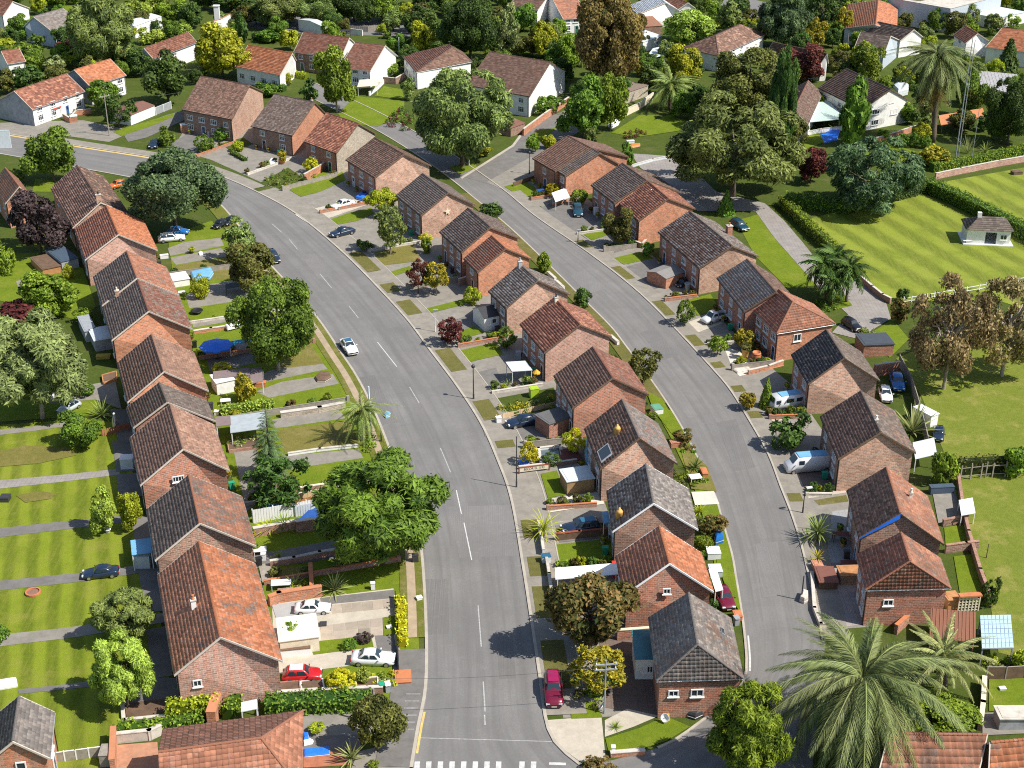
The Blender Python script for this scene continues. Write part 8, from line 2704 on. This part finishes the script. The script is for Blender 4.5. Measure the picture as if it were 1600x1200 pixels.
# --- kerb side of the second road
table('white garden table at the second road kerb', (1086, 752), 1.5, 1.2, WTRIM)
box_thing('orange_bench', 'orange planter bench beside the white garden table', 'planter', (1100, 742), (0.7, 1.6, 0.6), TERRA, 0.1)
box_thing('small_trailer', 'small white box with green lid on the kerb lawn behind the middle row', 'box', (1026, 645), (1.3, 1.6, 0.9), WTRIM, 0.3, lid=paint('green_lid', (0.12, 0.3, 0.2), 0.3))
tarp('trailer_cover', 'blue covered trailer at the second road kerb', 'trailer', [(1114, 836), (1126, 832), (1130, 850), (1118, 854)], 0.2, CB, h=0.9)
box_thing('white_chest', 'white chest on the kerb lawn below the blue covered trailer', 'chest', (1114, 870), (1.5, 1.5, 0.9), WTRIM, 0.05, lid=WTRIM)
box_thing('white_crate', 'white crate beside the orange-tiled house at the kerb', 'crate', (1117, 897), (1.4, 1.6, 0.8), METALP, 0.05)
canopy('white side canopy along the orange-tiled house', (1118, 925), (1130, 922), (1107, 890), 2.2, WTRIM, 0.0)
box_thing('orange_flower_box', 'orange flower box at the kerb by the grey hip roof', 'planter', (1152, 966), (0.8, 1.2, 0.6), TERRA, 0.1)
wheelie('grey bin at the kerb by the grey hip roof', (1150, 976), GREYMET)
for at, lb in (((857, 430), 'white kerb wall behind the dark grey house'), ((870, 444), 'second white kerb wall behind the red-brown house'), ((955, 530), 'long white kerb wall behind the brown-roofed house')):
 wall(lb, [(at[0], at[1]), (at[0] + 10, at[1] + 9)], 0.6, 0.4, WTRIM)
box_thing('brick_box', 'brick planter at the kerb behind the skylight house', 'planter', (1056, 698), (1.6, 0.9, 0.8), BR_ORG, 0.2)
# --- right row yards
shed('small brick garden store with grey gabled roof in front of the long dark-roofed pair', (1040, 452), (1068, 441), (1028, 434), 1.9, BR_ORG, paint('grey_felt', (0.20, 0.19, 0.18), 0.9), 0.5, name='store', cat='store')
pot('tall grey urn beside the small brick store', (1074, 455), 0.5, 1.5, GREYR)
def barrel(label, at, r, h, mat, name='barrel'):
 t = thing(name, label, 'barrel', GP(at))
 mb = MB()
 mb.lathe([(r * 0.82, 0), (r * 0.95, h * 0.2), (r, h * 0.5), (r * 0.95, h * 0.8), (r * 0.82, h), (r * 0.75, h), (r * 0.75, h * 0.94)], mat, n=16)
 mb.obj('staves', t, True)
 for z in (0.16, 0.5, 0.84):
  m = MB()
  k = r * (1.015 if z == 0.5 else 0.96)
  m.lathe([(k * 0.98, h * z - 0.05), (k, h * z - 0.04), (k, h * z + 0.04), (k * 0.98, h * z + 0.05)], DKMET, n=16)
  m.obj('hoop', t)
 return t
barrel('orange clay barrel in front of the red hip-roofed house', (1181, 566), 0.75, 1.7, TERRA)
pot('tall ochre urn leaning beside the orange barrel', (1164, 560), 0.6, 1.6, YPOT, 'olive', name='urn', cat='urn')
tarp('white_rubble', 'pile of pale stones by the right kerb below the barrel', 'stone pile', [(1142, 578), (1152, 572), (1168, 572), (1172, 580), (1152, 585)], 0, CONC, h=0.4)
wall('low orange garden wall of the red hip-roofed house', [(1170, 585), (1200, 578), (1222, 570)], 0.7, 0.3, BR_ORG)
wall('brick wall at the corner of the red-brown right row house', [(983, 380), (1003, 388), (1010, 380)], 0.9, 0.3, BR_ORG)
canopy('white marquee tent in the yard of the brown-roofed pair', (868, 316), (890, 308), (862, 304), 1.8, WTRIM, 0.3, 'tent', 'tent')
box_thing('blue_white_box', 'blue and white bundle beside the white tent', 'bundle', (846, 305), (1.6, 1.4, 1.0), METALP, 0.4, lid=CB)
wall('orange brick front wall beside the white tent', [(864, 322), (880, 317), (893, 312)], 0.6, 0.3, BR_ORG)
panel_fence('dark fence beside the white tent yard', [(802, 292), (838, 280)], 0.9, WOODB, 2)
box_thing('white_cabinet_tall', 'white cabinet by the wall of the black-roofed house', 'cabinet', (931, 336), (0.8, 0.6, 1.5), WTRIM, 0.4)
shed('dark-roofed garden store beside the yard wall of the black-roofed house', (1348, 558), (1395, 556), (1342, 540), 1.9, BR_RED, paint('slate_sheet', (0.055, 0.065, 0.08), 0.6), 0, name='store', cat='store')
wall('brick yard wall right of the black-roofed house', [(1366, 588), (1402, 583)], 1.9, 0.3, BR_RED)
panel_fence('weathered grey fence along the edge of the worn field', [(1404, 570), (1422, 604), (1436, 650), (1448, 700)], 1.7, WOODG, 2.2)
shed('long white flat-roofed trailer beside the agave', (1453, 668), (1464, 664), (1447, 646), 1.7, WHITE, WTRIM, 0, name='trailer', cat='trailer')
canopy('white canopy roof behind the brown-roofed house with the dish', (1430, 718), (1464, 710), (1426, 692), 2.2, METALP, 0.0)
wall('brown brick wall along the worn field below the white panel', [(1496, 752), (1503, 800), (1512, 840), (1530, 900), (1547, 945)], 1.0, 0.3, BR_BRN, cap=BR_WALL)
wall('cross wall between the two lower back lawns', [(1478, 864), (1508, 860), (1526, 858)], 1.1, 0.3, BR_BRN, cap=BR_WALL)
wall('upper cross wall of the small bright lawn', [(1474, 822), (1510, 815)], 0.9, 0.3, BR_BRN, cap=BR_WALL)
canopy('white square panel roof on the brick wall by the worn field', (1502, 806), (1524, 802), (1498, 782), 1.6, WTRIM, 0.0)
box_thing('blue_tank', 'dark blue tank behind the lower right houses', 'tank', (1470, 770), (3.0, 0.8, 1.0), paint('slate_blue', (0.06, 0.09, 0.13), 0.6), 0.1)
# vine fence on the field
fence('old post fence covered with vines across the worn field', [(1492, 752), (1540, 747), (1600, 744)], 2.2, WOODG, 1.4, 0.16, post=2.8)
hedge('vines growing along the top of the old post fence', [(1480, 742), (1540, 738), (1600, 735)], 1.0, 2.3, 'olive', dens=10, soft=0.3, name='vine')
table('red picnic rack stacked by the grey patio', (1316, 845), 2.4, 1.0, paint('dark_red_wood', (0.16, 0.05, 0.035), 0.8), 0.0, 1.0, 'wood_rack', 'rack')
table('second red wooden rack above the pink patio', (1328, 886), 2.2, 0.7, paint('dark_red_wood', (0.16, 0.05, 0.035), 0.8), 0.0, 0.7, 'wood_rack', 'rack')
box_thing('brick_planter', 'brick planter under the yellow spiky plant', 'planter', (1277, 890), (1.1, 1.5, 0.7), BR_ORG, 0.1)
shed('brown flat-topped bin store beside the pink patio', (1280, 922), (1308, 922), (1279, 898), 1.0, WOODB, paint('red_brown_top', (0.18, 0.07, 0.05), 0.8), 0, name='bin_store', cat='bin store')
shed('sandy wood cupboard against the lowest right house wall', (1313, 915), (1345, 914), (1313, 900), 1.3, paint('sandy_wall', (0.36, 0.24, 0.15), 0.8), WOODO, 0, name='cupboard', cat='cupboard')
wall('cream kerb wall at the pink patio edge', [(1268, 900), (1272, 955), (1282, 980), (1292, 980)], 0.5, 0.3, CREAM)
pot('black pot at the corner of the lowest right house', (1349, 940), 0.45, 0.8, BLACK)
wall('tan wall behind the giant palm', [(1400, 990), (1420, 972), (1450, 962)], 1.2, 0.4, BR_RED, cap=TERRA)
canopy('brown pantile lean-to roof right of the lowest right house', (1452, 998), (1524, 1005), (1454, 955), 2.3, roofmat(TERR, BROWN, 0.4, 0.1), 0.3, 'lean_to', 'lean-to', BR_RED, 0.12, 12)
# white trellis
c, rz, w_, d_ = frame((1500, 962), (1532, 960), (1500, 950))
t = thing('garden_trellis', 'white square-grid trellis with orange tiled top behind the lowest right house', 'trellis', (c.x, c.y, 0), rz)
for i in range(7):
 m = MB()
 m.box((-w_ / 2 + w_ * i / 6, 0, 1.0), (0.13, 0.06, 2.0), CREAM)
 m.obj('upright', t)
for k in range(6):
 m = MB()
 m.box((0, 0.035, 0.15 + 0.36 * k), (w_, 0.05, 0.12), CREAM)
 m.obj('crossbar', t)
m = MB()
m.box((0, 0.1, 2.12), (w_ + 0.2, 0.7, 0.16), TERRA)
m.obj('tiled_top', t)
shed('orange cupboard between the black bin and white trellis', (1480, 955), (1498, 953), (1480, 942), 1.4, WOODO, WOODO, 0, name='cupboard', cat='cupboard')
wheelie('black bin at the back corner of the lowest right house', (1490, 940), BLACK)
# blue glass panel roof with cells
a, b, d = (G(p[0], p[1], 2.3) for p in ((1534, 1014), (1584, 1013), (1531, 962)))
c = a + (b - a) / 2 + (d - a) / 2
t = thing('glass_roof', 'square blue glazed roof panel in cells at the right edge', 'glass roof', (c.x, c.y, 0))
CELL = paint('pale_blue_glazing', (0.42, 0.58, 0.70), 0.15, var=0.12, vscale=0.8)
for i in range(8):
 for j in range(7):
  q = [a.lerp(b, u) + (d - a) * v - c for u, v in ((i / 8, j / 7), ((i + 1) / 8, j / 7), ((i + 1) / 8, (j + 1) / 7), (i / 8, (j + 1) / 7))]
  mid = sum(q, Vector()) / 4
  q = [mid + (p - mid) * 0.9 + Vector((0, 0, 2.36 + 0.25 * j / 7)) * 0 for p in q]
  m = MB()
  m.face([Vector((p.x, p.y, 2.38)) for p in q], CELL)
  m.obj('pane', t)
m = MB()
q = [p - c for p in (a, b, b + (d - a), d)]
m.face([Vector((p.x, p.y, 2.34)) for p in q], GREYMET)
m.face([Vector((p.x, p.y, 2.26)) for p in reversed(q)], GREYMET)
for i in range(4):
 m.face([Vector((q[i].x, q[i].y, 2.26)), Vector((q[(i + 1) % 4].x, q[(i + 1) % 4].y, 2.26)), Vector((q[(i + 1) % 4].x, q[(i + 1) % 4].y, 2.34)), Vector((q[i].x, q[i].y, 2.34))], GREYMET)
m.obj('glazing_frame', t)
for p in q:
 m = MB()
 m.box((p.x * 0.94, p.y * 0.94, 1.13), (0.12, 0.12, 2.26), GREYMET)
 m.obj('post', t)
panel_fence('dark timber fence with pale posts at the right edge', [(1540, 1062), (1570, 1062), (1600, 1060), (1640, 1058)], 1.6, WOODB, 2.4, pm=WOODG)
wall('white and brick wall end beside the lower right lawn', [(1536, 1072), (1534, 1110), (1530, 1140)], 1.1, 0.4, BR_WALL, cap=CREAM)
shed('grey flat-roofed hut at the right edge bottom', (1560, 1142), (1625, 1142), (1560, 1122), 1.4, GREYR, CONC, 0)
box_thing('white_stone', 'small white block on the lower right lawn', 'block', (1566, 1078), (0.6, 0.4, 0.25), WTRIM, 0.1)
# --- striped field: pavilion and fence
def pavilion():
 c, rz, w_, d_ = frame((1510, 384), (1583, 384), (1504, 366))
 t = thing('pavilion', 'white garden pavilion with grey hipped roof on the striped field', 'pavilion', (c.x, c.y, 0), rz - 0.12)
 w_, d_ = 7.6, 5.2
 x, y = w_ / 2, d_ / 2
 mb = MB()
 mb.box((0, 0, 0.1), (w_ + 1.2, d_ + 1.0, 0.2), WTRIM)
 mb.obj('plinth', t)
 mb = MB()
 h = 2.6
 mb.box((0, y - 0.1, 0.2 + h / 2), (w_, 0.2, h), WHITE)
 mb.box((-x + 0.1, 0, 0.2 + h / 2), (0.2, d_ - 0.4, h), WHITE)
 mb.box((x - 0.1, 0, 0.2 + h / 2), (0.2, d_ - 0.4, h), WHITE)
 mb.box((-x + 1.6, -y + 0.1, 0.2 + h / 2), (3.2, 0.2, h), WHITE)
 mb.box((x - 1.2, -y + 0.1, 0.2 + h / 2), (2.4, 0.2, h), WHITE)
 mb.box((0.4, -y + 0.1, 0.2 + h - 0.2), (2.0, 0.2, 0.4), WHITE)
 mb.obj('wall', t)
 window(t, (x - 1.2, -y, 1.1), -math.pi / 2, 1.2, 1.0, 2, 1)
 o = 0.4
 P = [Vector(p) for p in ((-x - o, -y - o, h + 0.2), (x + o, -y - o, h + 0.2), (x + o, y + o, h + 0.2), (-x - o, y + o, h + 0.2))]
 r0, r1 = Vector((-x + 2.2, 0, h + 1.9)), Vector((x - 1.0, 0, h + 1.9))
 m_ = roofmat(DKGREY, CHAR, 0.4, 0.1)
 tile_part([(P[0], P[1], r0, r1, m_), (P[2], P[3], r1, r0, m_), (P[3], P[0], r0, r0, m_), (P[1], P[2], r1, r1, m_)], t, (0, 0, 0), False, 0.6, 0.5)
 mb = MB()
 mb.face([p for p in reversed(P)], WTRIM)
 mb.obj('soffit', t)
 mb = MB()
 mb.box((r0.x, r0.y, r0.z + 0.3), (0.7, 0.7, 0.9), WHITE)
 mb.obj('vent_stack', t)
 return t
pavilion()
table('white picnic table beside the garden pavilion', (1512, 380), 2.2, 1.4, WTRIM, 0.1)
wall('curved brick retaining wall at the near corner of the striped field', [(1345, 440), (1362, 455), (1378, 468), (1390, 474)], 1.0, 0.35, BR_WALL)
wall('long red brick wall above the far field', [(1462, 280), (1500, 272), (1560, 260), (1640, 246)], 1.3, 0.35, BR_PINK)
fence('white rail fence at the right side of the striped field', [(1412, 474), (1460, 466), (1540, 452), (1620, 438)], 1.1, WTRIM, 2.5, 0.12, post=5)
box_thing('brown_crate', 'small brown crate on the far field edge', 'crate', (1588, 272), (2.0, 1.4, 0.6), WOODB, 0.2)
tarp('car_cover_blue', 'blue and white cover by the field hedge corner', 'cover', [(1418, 276), (1428, 270), (1438, 272), (1434, 280), (1422, 282)], 0, CYAN, h=0.7)
# --- upper right
canopy('pale green lean-to roof in front of the reddish wing', (1258, 192), (1320, 186), (1235, 168), 2.6, paint('pale_green_sheet', (0.45, 0.56, 0.50), 0.5), 0.6, 'lean_to', 'lean-to', DKMET, 0.08, 0)
wall('white low wall of the pale green lean-to', [(1248, 214), (1285, 207), (1320, 203)], 0.9, 0.3, WTRIM)
tarp('blue_pool', 'royal blue pool cover beside the pale green lean-to', 'pool', [(1282, 212), (1300, 204), (1312, 204), (1308, 220), (1288, 224)], 0, BLUE, h=0.4)
tarp('blue_slide', 'bright blue garden cover by the maroon shrub tree', 'cover', [(1237, 244), (1244, 236), (1252, 242), (1250, 250), (1240, 250)], 0, CYAN, h=0.9)
wall('orange wall along the lawn of the big white gabled house', [(1352, 228), (1385, 220), (1420, 208), (1452, 198)], 1.3, 0.35, BR_ORG)
canopy('long orange roof sheet behind the masts', (1470, 196), (1540, 184), (1466, 184), 2.4, paint('orange_sheet', (0.50, 0.20, 0.08), 0.7), 0.4, 'lean_to', 'lean-to', DKMET, 0.15)
tarp('white_caravan', 'grey-white rounded caravan behind the big white gabled house', 'caravan', [(1394, 146), (1406, 134), (1420, 136), (1418, 150), (1402, 154)], 0.3, METALP, h=2.0)
shed('large grey flat-roofed block at the top right corner', (1480, 52), (1560, 30), (1470, 10), 7.0, GREYW, CONC, 0, name='office_block', cat='building', win=True)
shed('small white annexe in front of the grey block', (1556, 46), (1600, 36), (1550, 30), 3.2, WHITE, METALP, 0, name='annexe', cat='building', win=True)
canopy('grey thatched shade roof at the right edge', (1520, 140), (1600, 148), (1512, 112), 2.6, paint('grey_thatch', (0.34, 0.33, 0.33), 0.95, var=0.35, vscale=3, bump=1.0), 0.3, 'shade_roof', 'shade roof', WOODB, 0.25, 14)
canopy('pale metal carport roof beside the round lime bush tree', (1006, 94), (1040, 86), (1020, 77), 2.6, METALP, 0.2, 'carport', 'carport')
shed('white low building under the tall red-brown conifer', (1004, 82), (1034, 72), (1000, 56), 2.8, WHITE, METALP, 0.8, name='outbuilding', cat='outbuilding', win=True)
shed('round-shouldered brown roof behind the tall red-brown conifer', (1000, 56), (1034, 54), (1002, 30), 2.5, BR_BRN, paint('brown_sheet', (0.26, 0.12, 0.07), 0.8), 1.2, name='outbuilding', cat='outbuilding')
shed('brown flat-roofed garage beside the blue-green palm', (978, 162), (1012, 150), (975, 132), 2.6, BR_STN, paint('brown_felt', (0.20, 0.15, 0.12), 0.9), 0, name='garage', cat='garage')
wall('pale wall along the drive of the brown flat-roofed garage', [(976, 182), (1000, 170), (1020, 155)], 1.6, 0.3, CREAM)
tarp('orange_kayak', 'orange kayak on the paved drive by the column bush', 'kayak', [(982, 230), (990, 226), (1000, 226), (1000, 229), (986, 232)], 0, paint('orange_hull', (0.60, 0.20, 0.03), 0.4), h=0.4)
tarp('white_sacks', 'white sacks at the edge of the small lawn', 'sacks', [(950, 198), (960, 190), (970, 188), (966, 196), (954, 202)], 0, WTRIM, h=0.7)
wall('pale kerb wall along the paved drive by the weeping tree', [(985, 262), (1020, 252), (1052, 246)], 0.5, 0.3, METALP)
box_thing('white_chest', 'white box at the small lawn above the drive', 'box', (985, 224), (1.6, 0.9, 0.6), WTRIM, 0.2)
# --- upper middle and left
wall('orange brick garden wall along the large white house drive', [(818, 212), (850, 188), (888, 162)], 1.6, 0.35, BR_ORG)
shed('brown-tiled garden store below the huge round tree at the side street', (798, 214), (820, 206), (795, 190), 2.0, BR_BRN, paint('brown_tile_sheet', (0.18, 0.08, 0.06), 0.85), 0.7, name='store', cat='store')
wall('white balustrade of the terrace by the upper green lawn', [(577, 150), (590, 140), (600, 130)], 1.0, 0.25, WTRIM)
canopy('white pergola roof on the terrace by the upper green lawn', (558, 136), (590, 134), (562, 125), 2.4, CREAM, 0.0, 'pergola', 'pergola', WTRIM)
wall('brown garden wall beside the upper green lawn', [(600, 130), (618, 132), (632, 124)], 1.6, 0.3, BR_BRN)
wall('white roadside garden wall at the top', [(505, 38), (520, 50), (566, 56)], 1.6, 0.3, WHITE)
fence('grey picket fence beside the dark side street', [(540, 48), (575, 50), (615, 46)], 1.6, WOODG, 0.6)
shed('small white garden house with pale roof by the side street', (505, 58), (516, 56), (505, 40), 3.0, WHITE, METALP, 0.6, name='garden_house', cat='outbuilding')
table('dark canopied table beside the white roadside wall', (540, 58), 3.0, 2.0, DKMET, 0.2, 2.0, 'shade_table', 'table')
wall('tall white rendered wall with brick end above the yellow-green tree', [(330, 52), (345, 48), (360, 40)], 3.2, 0.4, WHITE, cap=BR_ORG)
chim = thing('white_chimney_stack', 'free-standing white chimney at the top left of the cypress', 'chimney', GP((341, 42)))
mb = MB()
mb.box((0, 0, 3), (1.5, 1.2, 6), WHITE)
mb.obj('stack', chim)
mb = MB()
mb.box((0, 0, 6.15), (1.8, 1.5, 0.3), WTRIM)
mb.obj('cap', chim)
shed('white shed wall with pale ridge at upper left', (212, 60), (254, 44), (210, 46), 3.4, WHITE, METALP, 0.6, name='outbuilding', cat='outbuilding')
shed('white garage with brown roof beside the far road', (205, 196), (243, 180), (196, 180), 2.3, WHITE, paint('brown_garage_roof', (0.17, 0.08, 0.06), 0.85), 0.7, name='garage', cat='garage')
for i in range(2):
 m = MB()
panel_fence('grey-white side fence beside the white garage', [(244, 180), (268, 170)], 1.8, GREYMET, 2.5, pm=WTRIM)
wall('orange forecourt wall of the brown-roofed white house', [(100, 186), (110, 192), (120, 180), (142, 178)], 1.2, 0.35, BR_ORG)
box_thing('white_brick_bin', 'white-topped brick bin store on the forecourt', 'bin store', (116, 190), (1.6, 1.6, 1.4), BR_ORG, 0.3, lid=WTRIM)
canopy('red awning on the brown-roofed white house', (80, 172), (96, 167), (80, 164), 2.4, REDP, 0.3, 'awning', 'awning')
box_thing('brick_white_bin', 'white-topped brick store at the wide brown-roofed house', 'bin store', (289, 206), (1.8, 1.6, 1.8), BR_ORG, 0.3, lid=WTRIM)
tarp('white_statue', 'white seated statue beside the clipped round bush', 'statue', [(323, 212), (327, 205), (330, 206), (330, 213), (326, 215)], 0, WTRIM, h=1.3)
pot('orange pot with a leafy plant before the black-roofed house', (441, 256), 0.7, 0.9, TERRA, 'autumn', lh=2.4)
tarp('white_stone_heap', 'white stone lump on the drive below the black-roofed house', 'stone', [(419, 257), (424, 250), (431, 251), (430, 258), (423, 260)], 0, WTRIM, h=0.6)
box_thing('white_road_sign', 'pale grey sign panel at the left edge by the far road', 'sign', (6, 232), (3.4, 0.3, 4.0), METALP, 0.1)
# --- boundaries, shrubs and bins of each plot
DESC = dict(M1='wide brown-roofed brick house', M2='black-roofed house with the orange gable', M3='small rust-roofed house', M4='brown-roofed house by the white open car', M5='house with the star on its gable', M6='charcoal-roofed house behind the column cypress', M8='dark grey house with the porch', M9='pink-gabled red-brown house', M10='house above the dark saloon', M11='skylight house', M12='house with the pale grey slope', M13='orange-tiled house',
   R1='pair beside the white tent', R3='black-roofed house behind the teal off-roader', R4='house behind the round olive tree', R5='long dark-roofed pair', R6='house beside the white pickup', R7='red hip-roofed house', R8='jet-black roofed house', R9='house above the long white van', R10='house with the blue strip',
   L2='patchy orange-roofed house', L3='tan-roofed house', L5='mottled brown house by the blue parasol', L6='dark-roofed house above the parasol house', L7='charcoal and rusty row house', L8='bright orange row house')
EDGE = dict(M=(mrS, 4.6), R=(rrS, 3.2), L=(mlS, 3.3))
def reach(p, d, S, stop):
 for k in range(60):
  q = p + d * (0.5 * k)
  if min((Vector((s.x, s.y, 0)) - q).length for s in S) < stop:
   return 0.5 * k
 return 12.0
for ki, (key, ds) in enumerate(DESC.items()):
 H = HOUSES[key]
 S, stop = EDGE[key[0]]
 sg = 1 if key[0] == 'L' else -1
 e0, e1 = (H['PR'], H['QR']) if sg > 0 else (H['PL'], H['QL'])
 e0, e1 = Vector((e0.x, e0.y, 0)), Vector((e1.x, e1.y, 0))
 out = H['lat'] * sg
 p0 = e0 - H['d'] * 0.8
 L_ = min(reach(p0, out, S, stop), 22)
 if L_ > 2.5:
  a, b = p0 + out * 0.4, p0 + out * L_
  kind = ki % 3
  t = thing('boundary_wall', 'low ' + ('brick', 'pale', 'timber')[kind] + ' boundary running out from the ' + ds, 'wall', (a + b) / 2, 0, 'plot boundaries')
  rz = math.atan2((b - a).y, (b - a).x)
  hh = (0.6, 0.4, 0.9)[kind]
  n = max(2, int(L_ / 2.2))
  for i in range(n):
   m = MB()
   q = a.lerp(b, (i + 0.5) / n) - (a + b) / 2
   m.box((q.x, q.y, hh / 2), ((b - a).length / n - 0.02, (0.24, 0.3, 0.07)[kind], hh + rng.uniform(-0.04, 0.04)), (BR_WALL, CONC, WOODG)[kind], rz)
   m.obj('panel', t)
  m = MB()
  m.box((0, 0, hh + 0.05), ((b - a).length, (0.3, 0.36, 0.12)[kind], 0.07), (TERRA, CONC, WOODG)[kind], rz)
  m.obj('coping', t)
  p = b + out * 0.0 - (a + b) / 2
  m = MB()
  m.box((p.x, p.y, hh * 0.65), (0.4, 0.4, hh * 1.3), (BR_WALL, CONC, WOODG)[kind], rz)
  m.obj('pier', t)
  for i in range(5):
   f = (i + rng.uniform(0.1, 0.9)) / 5
   q = a.lerp(b, f) + H['d'] * rng.uniform(0.7, 1.4)
   r = rng.uniform(0.35, 0.85)
   lf = rng.choice(('green', 'dark', 'bright', 'lime', 'greygreen', 'olive', 'redgreen'))
   t = thing('shrub', SHADE.get(lf, 'reddish') + (' low' if r < 0.6 else ' bushy') + ' shrub along the boundary of the ' + ds, 'shrub', (q.x, q.y, 0.05), rng.uniform(0, 6), 'small shrubs along the plot boundaries')
   mobj('crown', crown_mesh('small', i % 3), t, (0, 0, r * 0.8), (0, 0, 0), (r, r, r * rng.uniform(0.7, 1.3)), LM[lf])
   mobj('stem', trunk_mesh(0, BARK), t, (0, 0, 0), (0, 0, 0), (r, r, r))
 mid = e0.lerp(e1, 0.3)
 q = mid + out * 0.5
 wheelie('wheelie bin against the front wall of the ' + ds, (0, 0), (BLACK, GREENP, DKMET)[ki % 3], math.atan2(out.y, out.x) + 1.57).location = (q.x, q.y, 0.05)
 for i in range(2):
  q = e0.lerp(e1, 0.55 + 0.3 * i) + out * 0.6
  pt = pot('pot by the wall of the ' + ds, (0, 0), 0.32, 0.45, (TERRA, CONC, YPOT)[(ki + i) % 3], ('bright', 'autumn', 'redgreen')[(ki + i) % 3], lh=0.7)
  pt['label'] = ('terracotta', 'pale stone', 'ochre')[(ki + i) % 3] + ' pot by the wall of the ' + ds
  pt.location = (q.x, q.y, 0.05)
  pt['group'] = 'flower pots along the house fronts'
 if key[0] == 'M' and key not in ('M1', 'M2', 'M3'):
  f0, f1 = Vector((H['PR'].x, H['PR'].y, 0)), Vector((H['QR'].x, H['QR'].y, 0))
  for i in range(3):
   q = f0.lerp(f1, (i + 0.5) / 3) + H['lat'] * rng.uniform(0.7, 1.3)
   r = rng.uniform(0.35, 0.75)
   t = thing('shrub', 'small shrub on the curving-road side of the ' + ds, 'shrub', (q.x, q.y, 0.05), rng.uniform(0, 6), 'small shrubs behind the middle row')
   mobj('crown', crown_mesh('small', i % 3), t, (0, 0, r * 0.8), (0, 0, 0), (r, r, r), LM[rng.choice(('green', 'dark', 'bright', 'olive'))])
   mobj('stem', trunk_mesh(0, BARK), t, (0, 0, 0), (0, 0, 0), (r, r, r))
